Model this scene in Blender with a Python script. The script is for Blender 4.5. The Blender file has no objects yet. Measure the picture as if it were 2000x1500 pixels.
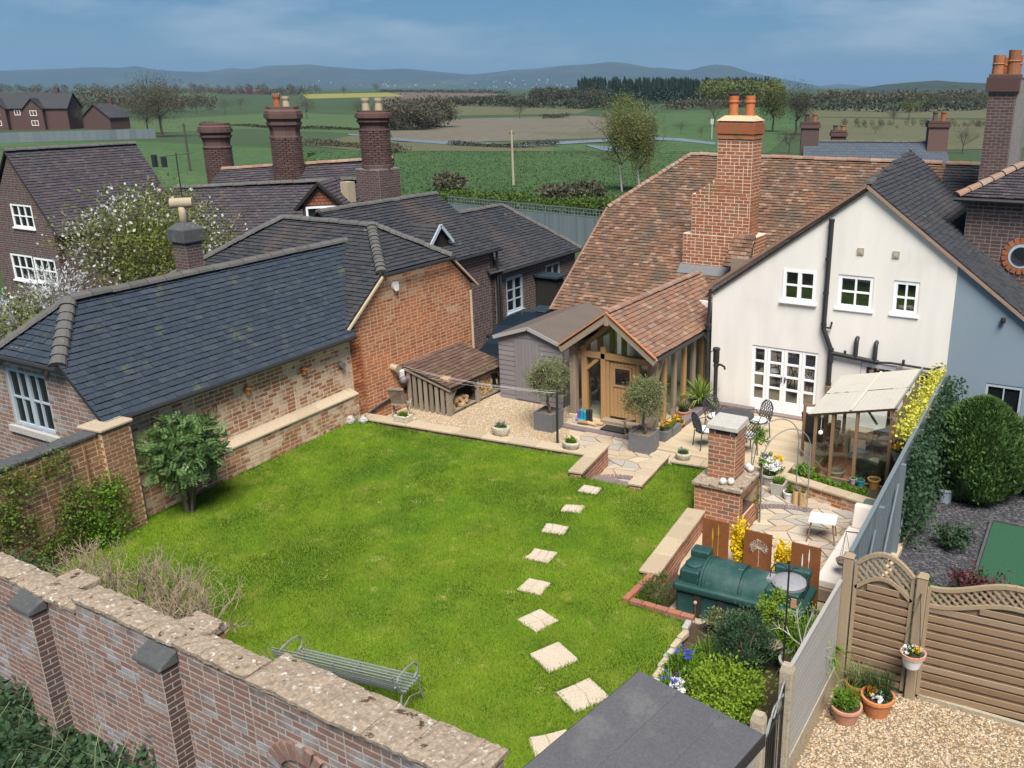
import bpy, math, random
import numpy as np
from mathutils import Matrix, Vector
R_ = math.radians
SC = bpy.context.scene
COL = SC.collection
rnd = random.Random(7)
# ------------------------------------------------------------------ camera
CAMZ = 8.0; FPX = 1770.0; PPX = 1222.0; PITCH = R_(18.2); YAW = R_(27.8)
cam = bpy.data.cameras.new('camera'); camo = bpy.data.objects.new('camera', cam); COL.objects.link(camo)
camo.location = (0, 0, CAMZ); camo.rotation_euler = (math.pi/2 - PITCH, 0, YAW)
cam.sensor_fit = 'HORIZONTAL'; cam.sensor_width = 36.0; cam.lens = 36.0*FPX/2000.0
cam.shift_x = (1000.0-PPX)/2000.0; cam.clip_start = 0.1; cam.clip_end = 40000
SC.camera = camo
# ------------------------------------------------------------------ sky, sun, exposure
SUN_EL = R_(57); SUN_AZ = R_(141)      # compass azimuth, clockwise from +Y
w = bpy.data.worlds.new('World'); SC.world = w; w.use_nodes = True
nt = w.node_tree; nt.nodes.clear()
def nn(t, ty, **k):
    n = t.nodes.new(ty)
    for a, b in k.items(): setattr(n, a, b)
    return n
sky = nn(nt, 'ShaderNodeTexSky', sky_type='NISHITA'); sky.sun_disc = False
sky.sun_elevation = SUN_EL; sky.sun_rotation = SUN_AZ
sky.altitude = 0; sky.air_density = 1.0; sky.dust_density = 0.1; sky.ozone_density = 5.0
tc = nn(nt, 'ShaderNodeTexCoord'); mp = nn(nt, 'ShaderNodeMapping'); mp.inputs['Scale'].default_value = (2.2, 2.2, 9.0)
mp.inputs['Location'].default_value = (0.35, 0.1, 0.2)
no = nn(nt, 'ShaderNodeTexNoise'); no.inputs['Scale'].default_value = 1.6; no.inputs['Detail'].default_value = 8; no.inputs['Roughness'].default_value = 0.6
cr = nn(nt, 'ShaderNodeValToRGB'); cr.color_ramp.elements[0].position = 0.47; cr.color_ramp.elements[1].position = 0.66
cr.color_ramp.elements[1].color = (0.62, 0.62, 0.62, 1)
tint = nn(nt, 'ShaderNodeMix', data_type='RGBA', blend_type='MULTIPLY'); tint.inputs[0].default_value = 1.0
tint.inputs[7].default_value = (0.20, 0.345, 0.47, 1)
cl = nn(nt, 'ShaderNodeMix', data_type='RGBA'); cl.inputs[7].default_value = (4.6, 5.2, 5.8, 1)
bg = nn(nt, 'ShaderNodeBackground'); bg.inputs[1].default_value = 0.06
ow = nn(nt, 'ShaderNodeOutputWorld')
L = nt.links.new
L(tc.outputs['Generated'], mp.inputs['Vector']); L(mp.outputs[0], no.inputs['Vector']); L(no.outputs[0], cr.inputs[0])
L(sky.outputs[0], tint.inputs[6]); L(tint.outputs[2], cl.inputs[6]); L(cr.outputs[0], cl.inputs[0]); L(cl.outputs[2], bg.inputs[0]); L(bg.outputs[0], ow.inputs[0])
sl = bpy.data.lights.new('sun', 'SUN'); sl.energy = 3.3; sl.angle = R_(30.0); sl.color = (1.0, 0.955, 0.88)
so = bpy.data.objects.new('sun', sl); COL.objects.link(so)
so.location = (20, -20, 40)
sd = Vector((math.sin(SUN_AZ)*math.cos(SUN_EL), math.cos(SUN_AZ)*math.cos(SUN_EL), math.sin(SUN_EL)))
so.rotation_euler = sd.to_track_quat('Z', 'Y').to_euler()
SC.view_settings.view_transform = 'Standard'; SC.view_settings.look = 'None'
SC.view_settings.gamma = 1.0; SC.view_settings.exposure = 1.2; SC.view_settings.use_curve_mapping = False

# ------------------------------------------------------------------ measuring helpers (photo sight lines -> metres)
F_ = np.array([-math.sin(YAW)*math.cos(PITCH), math.cos(YAW)*math.cos(PITCH), -math.sin(PITCH)])
RT = np.array([math.cos(YAW), math.sin(YAW), 0.0]); UP = np.cross(RT, F_); CP = np.array([0, 0, CAMZ])
def ray(u, v): return F_ + RT*(u-PPX)/FPX + UP*(750-v)/FPX
def G(u, v, z=0.0):
    d = ray(u, v); return CP + d*((z-CAMZ)/d[2])
def PX(u, v, x): d = ray(u, v); return CP + d*(x/d[0])
def PY(u, v, y): d = ray(u, v); return CP + d*(y/d[1])
def PP(u, v, P, N): d = ray(u, v); return CP + d*(((P-CP) @ N)/(d @ N))
def DT(u, v, t): return CP + ray(u, v)*t
def A3(*a): return np.array(a, float)
def nrm(v): v = np.asarray(v, float); return v/(np.linalg.norm(v)+1e-12)

# ------------------------------------------------------------------ objects, things
WM = {}
def link(name, data, parent=None, mat4=None):
    o = bpy.data.objects.new(name, data); COL.objects.link(o)
    if parent is not None: o.parent = parent
    if mat4 is not None:
        o.matrix_local = mat4
        WM[o] = WM.get(parent, Matrix()) @ mat4
    else: WM[o] = WM.get(parent, Matrix()).copy()
    return o
def tag(o, label=None, cat=None, group=None, kind=None):
    if label: o['label'] = label
    if cat: o['category'] = cat
    if group: o['group'] = group
    if kind: o['kind'] = kind
    return o
def thing(name, label, cat, loc, rz=0.0, group=None):
    m = Matrix.Translation(Vector([float(c) for c in loc])) @ Matrix.Rotation(rz, 4, 'Z')
    return tag(link(name, None, None, m), label, cat, group)
def copy_tree(o, mat4=None, parent=None):
    c = o.copy(); COL.objects.link(c); c.parent = parent
    if mat4 is not None: c.matrix_local = mat4
    WM[c] = (WM[parent] if parent is not None else Matrix()) @ (mat4 if mat4 is not None else o.matrix_local)
    for ch in o.children: copy_tree(ch, None, c)
    return c
def Mz(loc, rz=0.0, s=1.0):
    return Matrix.Translation(Vector([float(c) for c in loc])) @ Matrix.Rotation(rz, 4, 'Z') @ Matrix.Scale(s, 4)

class MB:
    """collects geometry; build() links it as ONE mesh object"""
    def __init__(s): s.v = []; s.f = []; s.n = 0
    def add(s, V, Fs):
        V = np.asarray(V, float).reshape(-1, 3)
        by = {}
        for f in Fs: by.setdefault(len(f), []).append(f)
        for k, a in by.items(): s.f.append(np.asarray(a, int)+s.n)
        s.v.append(V); s.n += len(V)
        return s
    def quads(s, Q):
        Q = np.asarray(Q, float); k = Q.shape[1]; N = len(Q)
        s.f.append(np.arange(N*k).reshape(N, k)+s.n); s.v.append(Q.reshape(-1, 3)); s.n += N*k
        return s
    def hexa(s, p):
        return s.add(p, [(0, 3, 2, 1), (4, 5, 6, 7), (0, 1, 5, 4), (1, 2, 6, 5), (2, 3, 7, 6), (3, 0, 4, 7)])
    def box(s, c, size, R=None, taper=1.0):
        x, y, z = [k/2.0 for k in size]; t = taper
        p = np.array([(-x, -y, -z), (x, -y, -z), (x, y, -z), (-x, y, -z), (-x*t, -y*t, z), (x*t, -y*t, z), (x*t, y*t, z), (-x*t, y*t, z)])
        if R is not None:
            if not isinstance(R, np.ndarray): R = rotz(R)
            p = p @ R.T
        return s.hexa(p+np.asarray(c, float))
    def b2(s, a, b):
        a = np.asarray(a, float); b = np.asarray(b, float); return s.box((a+b)/2, np.abs(b-a))
    def beam(s, a, b, w, h, up=(0, 0, 1)):
        a = np.asarray(a, float); b = np.asarray(b, float); d = nrm(b-a); up = np.asarray(up, float)
        sd_ = np.cross(d, up)
        if np.linalg.norm(sd_) < 1e-4: sd_ = np.cross(d, (1, 0, 0))
        sd_ = nrm(sd_); u2 = np.cross(sd_, d)
        p = [q + i*sd_*w/2 + j*u2*h/2 for q in (a, b) for i, j in ((-1, -1), (1, -1), (1, 1), (-1, 1))]
        return s.hexa(p)
    def prism(s, poly, ext):
        P = np.asarray(poly, float); n = len(P); E = np.asarray(ext, float)
        V = np.vstack([P, P+E]); Fs = [tuple(range(n))[::-1], tuple(range(n, 2*n))]
        Fs += [(i, (i+1) % n, n+(i+1) % n, n+i) for i in range(n)]
        return s.add(V, Fs)
    def tube(s, pts, r, seg=8, cap=True):
        P = [np.asarray(p, float) for p in pts]; n = len(P)
        rr = [r]*n if np.isscalar(r) else list(r)
        V = []; prev = None
        for i in range(n):
            d = nrm(P[min(i+1, n-1)]-P[max(i-1, 0)])
            if prev is None:
                a = np.cross(d, (0, 0, 1))
                if np.linalg.norm(a) < 1e-3: a = np.cross(d, (1, 0, 0))
                a = nrm(a)
            else:
                a = prev - d*np.dot(prev, d); a = nrm(a)
            b = np.cross(d, a); prev = a
            for k in range(seg):
                t = 2*math.pi*k/seg; V.append(P[i]+rr[i]*(math.cos(t)*a+math.sin(t)*b))
        Fs = [(i*seg+k, i*seg+(k+1) % seg, (i+1)*seg+(k+1) % seg, (i+1)*seg+k) for i in range(n-1) for k in range(seg)]
        if cap: Fs += [tuple(range(seg))[::-1], tuple((n-1)*seg+k for k in range(seg))]
        return s.add(V, Fs)
    def lathe(s, prof, c=(0, 0, 0), seg=18, sx=1.0, sy=1.0, cap=True):
        V = []; n = len(prof)
        for r, z in prof:
            for k in range(seg):
                t = 2*math.pi*k/seg; V.append((c[0]+r*math.cos(t)*sx, c[1]+r*math.sin(t)*sy, c[2]+z))
        Fs = [(i*seg+k, i*seg+(k+1) % seg, (i+1)*seg+(k+1) % seg, (i+1)*seg+k) for i in range(n-1) for k in range(seg)]
        if cap: Fs += [tuple(range(seg))[::-1], tuple((n-1)*seg+k for k in range(seg))]
        return s.add(V, Fs)
    def ball(s, c, r, seg=12, rings=8, noise=0.0, rg=None):
        r = (r, r, r) if np.isscalar(r) else r
        V = []; rg = rg or rnd
        for i in range(rings+1):
            ph = math.pi*i/rings
            for k in range(seg):
                t = 2*math.pi*k/seg; q = 1+noise*(rg.random()-.5) if 0 < i < rings else 1
                V.append((c[0]+r[0]*math.sin(ph)*math.cos(t)*q, c[1]+r[1]*math.sin(ph)*math.sin(t)*q, c[2]+r[2]*math.cos(ph)*q))
        Fs = [(i*seg+k, (i+1)*seg+k, (i+1)*seg+(k+1) % seg, i*seg+(k+1) % seg) for i in range(rings) for k in range(seg)]
        return s.add(V, Fs)
    def mesh(s, name, mat=None, inv=None, smooth=False):
        V = np.vstack(s.v)
        if inv is not None:
            I = np.array(inv); V = V @ I[:3, :3].T + I[:3, 3]
        me = bpy.data.meshes.new(name); me.vertices.add(len(V)); me.vertices.foreach_set('co', V.ravel())
        lt = np.concatenate([np.full(len(a), a.shape[1]) for a in s.f]); li = np.concatenate([a.ravel() for a in s.f])
        me.loops.add(len(li)); me.loops.foreach_set('vertex_index', li)
        me.polygons.add(len(lt)); st = np.concatenate([[0], np.cumsum(lt)[:-1]])
        me.polygons.foreach_set('loop_start', st); me.polygons.foreach_set('loop_total', lt)
        me.polygons.foreach_set('use_smooth', np.full(len(lt), bool(smooth)))
        me.update(calc_edges=True); me.validate()
        if mat: me.materials.append(mat)
        return me
    def build(s, name, mat, parent=None, smooth=False, bevel=0.0, kind=None, local=False, label=None, seg=1, auto=None):
        inv = None
        if parent is not None and not local: inv = WM[parent].inverted()
        me = s.mesh(name, mat, inv, smooth)
        if auto and smooth:
            try: me.set_sharp_from_angle(angle=R_(auto))
            except Exception: pass
        o = link(name, me, parent)
        if bevel:
            b = o.modifiers.new('bevel', 'BEVEL'); b.width = bevel; b.segments = seg; b.limit_method = 'ANGLE'
        if kind: o['kind'] = kind
        if label: o['label'] = label
        return o
def rotz(a): c, s = math.cos(a), math.sin(a); return np.array([(c, -s, 0), (s, c, 0), (0, 0, 1.0)])
def rotx(a): c, s = math.cos(a), math.sin(a); return np.array([(1.0, 0, 0), (0, c, -s), (0, s, c)])
def roty(a): c, s = math.cos(a), math.sin(a); return np.array([(c, 0, s), (0, 1.0, 0), (-s, 0, c)])
def single(name, mb, mat, label, cat, loc, group=None, **k):
    """a thing that is one mesh: its origin sits at loc (its base)"""
    m = Matrix.Translation(Vector([float(c) for c in loc]))
    me = mb.mesh(name, mat, m.inverted(), k.pop('smooth', False))
    o = link(name, me, None, m)
    if k.get('bevel'):
        b = o.modifiers.new('bevel', 'BEVEL'); b.width = k['bevel']; b.segments = k.get('seg', 1); b.limit_method = 'ANGLE'
    return tag(o, label, cat, group, k.get('kind'))

# ------------------------------------------------------------------ materials
MATS = {}
def ramp(t, stops, const=False):
    n = t.nodes.new('ShaderNodeValToRGB'); e = n.color_ramp.elements
    if const: n.color_ramp.interpolation = 'CONSTANT'
    while len(e) < len(stops): e.new(0.5)
    for i, (p, c) in enumerate(stops):
        e[i].position = p; e[i].color = (c[0], c[1], c[2], 1)
    return n
def mat(name, stops, rough=0.8, scale=6.0, detail=6, bump=0.0, bscale=60.0, island=False, patch=None, patch2=None, metal=0.0, spec=0.3,
        fine=0.18, fscale=35.0, stretch=None, trans=0.0, alpha=None, coat=0.0, iw=.86):
    """stops: colour ramp over noise (or over a random value per piece when island); patch=(colour, scale, low, high): stains with a shape of their own"""
    m = bpy.data.materials.new(name); m.use_nodes = True; t = m.node_tree; t.nodes.clear(); L = t.links.new
    out = nn(t, 'ShaderNodeOutputMaterial'); p = nn(t, 'ShaderNodeBsdfPrincipled')
    p.inputs['Roughness'].default_value = rough; p.inputs['Metallic'].default_value = metal
    p.inputs['Specular IOR Level'].default_value = spec; p.inputs['Coat Weight'].default_value = coat
    g = nn(t, 'ShaderNodeNewGeometry'); vec = g.outputs['Position']
    if stretch:
        mpn = nn(t, 'ShaderNodeMapping'); mpn.inputs['Scale'].default_value = stretch; L(vec, mpn.inputs[0]); vec = mpn.outputs[0]
    def noise(sc, det=5, ro=0.55, v=None):
        n = nn(t, 'ShaderNodeTexNoise'); n.inputs['Scale'].default_value = sc; n.inputs['Detail'].default_value = det
        n.inputs['Roughness'].default_value = ro; L(v or vec, n.inputs['Vector']); return n.outputs[0]
    def math_(op, a, b):
        n = nn(t, 'ShaderNodeMath', operation=op)
        for i, x in enumerate((a, b)):
            if x is None: continue
            if hasattr(x, 'links'): L(x, n.inputs[i])
            else: n.inputs[i].default_value = x
        return n.outputs[0]
    if len(stops) == 1: stops = [(0, stops[0][1]), (1, stops[0][1])]
    if island:
        oi = nn(t, 'ShaderNodeObjectInfo')
        ir = math_('FRACT', math_('ADD', math_('MULTIPLY', g.outputs['Random Per Island'], 7.31), math_('MULTIPLY', oi.outputs['Random'], 13.7)), None)
        nz = noise(scale, detail)
        if iw < .8: nz = math_('ADD', math_('MULTIPLY', math_('SUBTRACT', nz, .5), 2.6), .5)
        fac = math_('ADD', math_('MULTIPLY', ir, iw), math_('MULTIPLY', nz, 1-iw))
    else: fac = noise(scale, detail); ir = None
    cr = ramp(t, stops); L(fac, cr.inputs[0]); colr = cr.outputs[0]
    for pt in (patch, patch2):
        if not pt: continue
        pn = noise(pt[1], 7, 0.62, g.outputs['Position'])
        if ir is not None and len(pt) > 4: pn = math_('ADD', pn, math_('MULTIPLY', math_('SUBTRACT', ir, 0.5), pt[4]))
        mr = nn(t, 'ShaderNodeMapRange'); mr.inputs[1].default_value = pt[2]; mr.inputs[2].default_value = pt[3]; L(pn, mr.inputs[0])
        mx = nn(t, 'ShaderNodeMix', data_type='RGBA'); L(mr.outputs[0], mx.inputs[0]); L(colr, mx.inputs[6]); mx.inputs[7].default_value = (*pt[0], 1); colr = mx.outputs[2]
    if fine:
        mr = nn(t, 'ShaderNodeMapRange'); mr.inputs[1].default_value = 0.25; mr.inputs[2].default_value = 0.75
        mr.inputs[3].default_value = 1-fine; mr.inputs[4].default_value = 1+fine; L(noise(fscale, 4), mr.inputs[0])
        mx = nn(t, 'ShaderNodeMix', data_type='RGBA', blend_type='MULTIPLY'); mx.inputs[0].default_value = 1.0; L(colr, mx.inputs[6])
        cb = nn(t, 'ShaderNodeCombineColor')
        for i in range(3): L(mr.outputs[0], cb.inputs[i])
        L(cb.outputs[0], mx.inputs[7]); colr = mx.outputs[2]
    L(colr, p.inputs['Base Color'])
    if bump:
        b = nn(t, 'ShaderNodeBump'); b.inputs['Strength'].default_value = bump; b.inputs['Distance'].default_value = 0.02
        L(noise(bscale, 6, 0.65), b.inputs['Height']); L(b.outputs[0], p.inputs['Normal'])
    sh = p.outputs[0]
    if trans:
        tr = nn(t, 'ShaderNodeBsdfTranslucent'); L(colr, tr.inputs[0]); ms = nn(t, 'ShaderNodeMixShader'); ms.inputs[0].default_value = trans
        L(sh, ms.inputs[1]); L(tr.outputs[0], ms.inputs[2]); sh = ms.outputs[0]
    if alpha is not None:
        tr = nn(t, 'ShaderNodeBsdfTransparent'); ms = nn(t, 'ShaderNodeMixShader'); ms.inputs[0].default_value = alpha
        L(tr.outputs[0], ms.inputs[1]); L(sh, ms.inputs[2]); sh = ms.outputs[0]
    L(sh, out.inputs[0]); MATS[name] = m
    return m
def glass_dark(name, c=(0.012, 0.014, 0.016), refl=0.28):
    m = bpy.data.materials.new(name); m.use_nodes = True; t = m.node_tree; t.nodes.clear()
    out = nn(t, 'ShaderNodeOutputMaterial'); d = nn(t, 'ShaderNodeBsdfDiffuse'); d.inputs[0].default_value = (*c, 1)
    gl = nn(t, 'ShaderNodeBsdfGlossy'); gl.inputs['Roughness'].default_value = 0.03; gl.inputs[0].default_value = (.9, .93, .95, 1)
    ms = nn(t, 'ShaderNodeMixShader'); ms.inputs[0].default_value = refl
    t.links.new(d.outputs[0], ms.inputs[1]); t.links.new(gl.outputs[0], ms.inputs[2]); t.links.new(ms.outputs[0], out.inputs[0]); return m
def glass_clear(name, tintc=(0.88, 0.93, 0.90), a=0.07):
    m = bpy.data.materials.new(name); m.use_nodes = True; t = m.node_tree; t.nodes.clear()
    out = nn(t, 'ShaderNodeOutputMaterial'); d = nn(t, 'ShaderNodeBsdfTransparent'); d.inputs[0].default_value = (*tintc, 1)
    gl = nn(t, 'ShaderNodeBsdfGlossy'); gl.inputs['Roughness'].default_value = 0.03
    ms = nn(t, 'ShaderNodeMixShader'); ms.inputs[0].default_value = a
    t.links.new(d.outputs[0], ms.inputs[1]); t.links.new(gl.outputs[0], ms.inputs[2]); t.links.new(ms.outputs[0], out.inputs[0]); return m

def S(*cols): return [(i/(max(1, len(cols)-1)), c) for i, c in enumerate(cols)]
# brick
m_brick_or = mat('orange_brick', S((.24, .075, .035), (.36, .12, .048), (.43, .155, .06), (.31, .10, .042), (.46, .20, .09), (.19, .08, .055)), .88, 9, bump=.4, bscale=90, island=True,
                 patch=((.50, .175, .06), .9, .50, .70), patch2=((.46, .30, .19), .75, .57, .70, .12))
m_brick_old = mat('weathered_brick', S((.27, .105, .05), (.37, .165, .08), (.30, .125, .06), (.42, .22, .12), (.19, .09, .055), (.36, .21, .12)), .9, 9, bump=.5, bscale=80, island=True,
                  patch=((.58, .42, .29), 1.35, .48, .60, .26), patch2=((.20, .15, .06), 2.3, .66, .8))
m_brick_wall = mat('garden_wall_brick', S((.18, .105, .088), (.25, .15, .12), (.21, .12, .098), (.30, .185, .15), (.15, .11, .10), (.28, .20, .165)), .92, 9, bump=.5, bscale=80, island=True,
                   patch=((.31, .30, .31), 1.3, .54, .70, .22), patch2=((.10, .12, .05), 2.1, .66, .82))
m_brick_left = mat('lichened_brick', S((.20, .10, .055), (.27, .13, .065), (.22, .105, .06), (.31, .17, .09), (.16, .09, .055)), .92, 9, bump=.5, bscale=80, island=True,
                   patch=((.26, .20, .08), 2.2, .58, .75), patch2=((.36, .29, .2), 3.1, .66, .76, .15))
m_brick_dark = mat('dark_red_brick', S((.075, .043, .039), (.108, .06, .051), (.088, .05, .045), (.125, .075, .064), (.066, .047, .047)), .92, 9, bump=.4, bscale=80, island=True, patch=((.085, .075, .068), 1.7, .58, .8))
m_brick_new = mat('red_facing_brick', S((.27, .10, .06), (.33, .13, .075), (.30, .11, .065), (.36, .16, .10), (.20, .10, .07), (.17, .12, .09)), .88, 9, bump=.4, bscale=90, island=True)
m_brick_chim = mat('stack_brick', S((.24, .075, .035), (.33, .11, .05), (.28, .09, .04), (.38, .15, .075), (.20, .09, .045)), .9, 9, bump=.5, bscale=80, island=True,
                   patch=((.20, .13, .05), 1.6, .54, .66), patch2=((.30, .085, .035), .8, .56, .68))
m_mortar = mat('lime_mortar', S((.50, .38, .27), (.58, .46, .34)), .95, 12, bump=.4)
m_mortar_w = mat('pale_mortar', S((.60, .49, .38), (.68, .57, .46)), .95, 12, bump=.4)
m_mortar_t = mat('tan_mortar', S((.46, .33, .20), (.56, .42, .27)), .95, 12, bump=.4)
m_mortar_d = mat('grey_mortar', S((.17, .16, .155), (.23, .22, .21)), .95, 12, bump=.3)
m_mortar_g = mat('old_mortar', S((.34, .31, .275), (.42, .39, .345)), .95, 12, bump=.4)
# tiles
m_tile_red = mat('clay_tiles', S((.065, .045, .036), (.135, .078, .05), (.20, .105, .058), (.10, .066, .048), (.225, .12, .07), (.145, .082, .056), (.28, .185, .13), (.11, .066, .05), (.155, .09, .06)), .88, 8, bump=.45, bscale=70, island=True,
                 patch=((.24, .115, .062), .45, .52, .70), patch2=((.085, .075, .058), .9, .49, .68))
m_tile_porch = mat('porch_tiles', S((.16, .09, .062), (.24, .13, .085), (.20, .11, .072), (.29, .17, .115), (.14, .085, .065), (.38, .27, .195)), .88, 8, bump=.4, bscale=70, island=True, patch=((.17, .13, .08), 1.3, .55, .75))
m_tile_dark = mat('dark_clay_tiles', S((.022, .027, .034), (.036, .040, .047), (.048, .047, .051), (.030, .034, .041), (.06, .054, .055)), .85, 8, bump=.4, bscale=70, island=True, patch=((.072, .058, .055), .6, .54, .72), patch2=((.13, .14, .10), 3.2, .66, .72))
m_tile_grey = mat('blue_grey_tiles', S((.020, .031, .045), (.033, .046, .063), (.026, .037, .053), (.045, .057, .073)), .8, 8, bump=.3, bscale=70, island=True, patch=((.075, .085, .05), 1.6, .60, .70), patch2=((.26, .28, .27), 9, .70, .73))
m_tile_plum = mat('plum_tiles', S((.038, .036, .044), (.064, .052, .06), (.05, .044, .053), (.088, .069, .073), (.035, .036, .045)), .85, 8, bump=.4, bscale=70, island=True, patch=((.05, .052, .058), .8, .50, .70))
m_tile_wood = mat('mossy_brown_tiles', S((.08, .05, .042), (.13, .075, .055), (.10, .06, .05), (.16, .10, .075), (.07, .05, .045)), .9, 8, bump=.5, bscale=70, island=True, patch=((.10, .085, .03), 2.6, .55, .68))
m_slate = mat('slate', S((.05, .065, .085), (.065, .08, .10), (.055, .07, .09)), .55, 8, bump=.2, island=True)
m_ridge = mat('ridge_tile_clay', S((.20, .12, .09), (.28, .16, .11), (.24, .17, .13), (.33, .22, .16)), .9, 8, bump=.4, island=True, patch=((.33, .30, .24), 4, .6, .72))
m_ridge_d = mat('ridge_tile_dark', S((.08, .08, .075), (.11, .105, .10), (.095, .09, .085)), .9, 8, bump=.4, island=True, patch=((.14, .14, .10), 4, .6, .72))
# walls, stone, ground
m_white = mat('white_render', S((.71, .67, .615), (.75, .71, .655)), .9, 1.3, bump=.12, bscale=30, fine=.06, fscale=2.0, stretch=(1.6, 1.6, .22), patch=((.62, .575, .52), .7, .58, .85))
m_bluewall = mat('blue_grey_render', S((.20, .255, .305), (.225, .28, .33)), .9, 1.3, bump=.1, bscale=30, fine=.03)
m_wpaint = mat('white_paint', S((.82, .82, .82), (.84, .84, .83)), .45, 4, fine=.02)
m_gpaint = mat('grey_blue_paint', S((.36, .42, .47), (.40, .46, .51)), .5, 4, fine=.03)
m_black = mat('black_iron', S((.018, .018, .02), (.03, .03, .032)), .5, 14, fine=.1, spec=.5)
m_coping = mat('sandstone_coping', S((.34, .27, .18), (.45, .36, .25), (.39, .31, .22)), .92, 5, bump=.4, bscale=40, island=True, patch=((.30, .26, .18), 3, .58, .75))
m_lichen = mat('lichened_coping', S((.19, .145, .105), (.31, .245, .18), (.25, .195, .145)), .95, 9, bump=1.0, bscale=32, patch=((.46, .44, .40), 11, .59, .66), patch2=((.08, .05, .03), 6.5, .60, .65), fine=.35, fscale=22)
m_capd = mat('slate_cap', S((.055, .06, .064), (.10, .10, .098)), .95, 8, bump=.7, patch=((.17, .165, .14), 6, .58, .72))
m_stone = mat('pale_paving', S((.36, .29, .20), (.46, .40, .32), (.42, .31, .20), (.33, .31, .28), (.50, .41, .28), (.40, .33, .27), (.28, .27, .255)), .9, 5, bump=.3, bscale=40, island=True)
m_stepst = mat('stepping_stone', S((.44, .36, .265), (.54, .46, .36)), .9, 5, bump=.5, bscale=30, patch=((.46, .38, .28), 6, .6, .75))
m_cement = mat('grey_cement', S((.36, .34, .31), (.45, .43, .39)), .92, 6, bump=.4, patch=((.24, .23, .2), 3, .6, .75))
m_joint = mat('sandy_joint', S((.40, .32, .22), (.48, .39, .28)), .95, 9, bump=.3)
m_blue_br = mat('dark_paver', S((.15, .12, .12), (.20, .155, .15), (.17, .14, .145), (.23, .17, .15)), .9, 8, bump=.3, island=True)
m_gravel = mat('gravel_stones', S((.20, .135, .07), (.38, .27, .155), (.47, .38, .265), (.29, .18, .085), (.58, .51, .41), (.24, .19, .14), (.42, .29, .155), (.16, .125, .09)), .85, 9, island=True)
m_gravelb = mat('gravel_bed', S((.15, .11, .07), (.25, .19, .12)), .95, 40, bump=.6, bscale=120)
m_lawn = mat('lawn_soil_grass', S((.07, .115, .006), (.11, .165, .008), (.16, .205, .014)), .95, .55, bump=.5, bscale=60, patch=((.07, .14, .008), .5, .50, .66), patch2=((.34, .30, .10), 2.2, .60, .74))
m_grass = mat('grass_blades', S((.034, .095, .004), (.068, .165, .006), (.12, .25, .009), (.185, .325, .013), (.265, .385, .024), (.40, .43, .09)), .7, .9, detail=9, island=True, trans=.35, patch=((.045, .125, .002), .36, .48, .60, .05), patch2=((.40, .40, .08), 1.3, .54, .72, .1), fine=.22, fscale=3, iw=.34)
m_nettle = mat('rough_ground', S((.03, .05, .02), (.05, .075, .03)), .95, 5, bump=.5)
m_mulch = mat('bark_mulch', S((.028, .030, .036), (.06, .06, .065), (.04, .042, .048)), .95, 30, bump=.9, bscale=50)
m_chip = mat('bark_chips', S((.03, .032, .04), (.06, .06, .07), (.11, .105, .11), (.045, .04, .045)), .9, 9, island=True)
m_soil = mat('soil', S((.05, .035, .024), (.085, .06, .04)), .95, 14, bump=.8)
m_yard = mat('yard_ground', S((.09, .095, .095), (.13, .13, .125)), .95, 5, bump=.4)
# timber
m_oak = mat('oak', S((.30, .17, .075), (.40, .235, .105), (.34, .20, .09)), .7, 3, stretch=(9, 9, 1.0), bump=.25, bscale=14)
m_oakw = mat('weathered_oak', S((.19, .145, .105), (.28, .215, .155), (.23, .175, .125)), .85, 3, stretch=(9, 9, 1.2), bump=.35, bscale=14)
m_greywood = mat('silvered_timber', S((.20, .165, .12), (.29, .245, .185), (.24, .20, .15)), .9, 3, stretch=(6, 6, 2.0), bump=.4, bscale=16, island=True)
m_fence = mat('tan_fence_timber', S((.25, .165, .098), (.38, .265, .165), (.31, .21, .13), (.43, .32, .22)), .85, 4, stretch=(1.5, 8, 12), bump=.3, bscale=10, island=True)
m_fencep = mat('fence_post_timber', S((.27, .20, .125), (.36, .275, .18)), .85, 4, stretch=(9, 9, 1.5), bump=.3, bscale=10)
m_bluefence = mat('blue_grey_boards', S((.10, .13, .145), (.15, .18, .195), (.125, .155, .17)), .85, 4, stretch=(6, 6, 1.0), bump=.3, bscale=14, island=True)
m_shed = mat('mauve_grey_boards', S((.19, .17, .175), (.22, .20, .20)), .8, 3, stretch=(1, 1, 9), bump=.15, bscale=10, island=True)
m_felt = mat('brown_felt', S((.105, .085, .072), (.135, .11, .095)), .95, 2, bump=.2, bscale=90)
m_felt2 = mat('grey_felt', S((.075, .076, .083), (.10, .10, .107)), .9, 1.6, bump=.25, bscale=160, patch=((.125, .125, .125), 2.2, .55, .72), patch2=((.07, .075, .06), 4, .62, .75))
m_comp = mat('grey_composite', S((.31, .295, .275), (.35, .335, .315)), .7, 3, stretch=(8, 1, 8), island=True)
m_conc = mat('concrete', S((.33, .28, .20), (.42, .36, .27)), .95, 9, bump=.7, bscale=50, patch=((.22, .17, .1), 6, .58, .7))
m_deck = mat('weathered_deck', S((.38, .30, .20), (.47, .385, .265), (.43, .34, .225), (.50, .42, .31)), .85, 3, stretch=(1, 12, 12), bump=.2, bscale=14, island=True)
m_ghwood = mat('brown_frame_timber', S((.16, .095, .052), (.23, .14, .08), (.19, .115, .065)), .8, 4, stretch=(9, 9, 1.5), bump=.3, bscale=12)
m_bark = mat('bark', S((.11, .085, .06), (.17, .135, .10)), .95, 9, stretch=(6, 6, 1.5), bump=.6, bscale=20)
m_log = mat('split_log', S((.42, .27, .13), (.55, .37, .20), (.30, .19, .10), (.60, .44, .26)), .9, 6, bump=.4, island=True)
m_twig = mat('grey_twigs', S((.22, .165, .115), (.32, .25, .175)), .9, 7)
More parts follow.
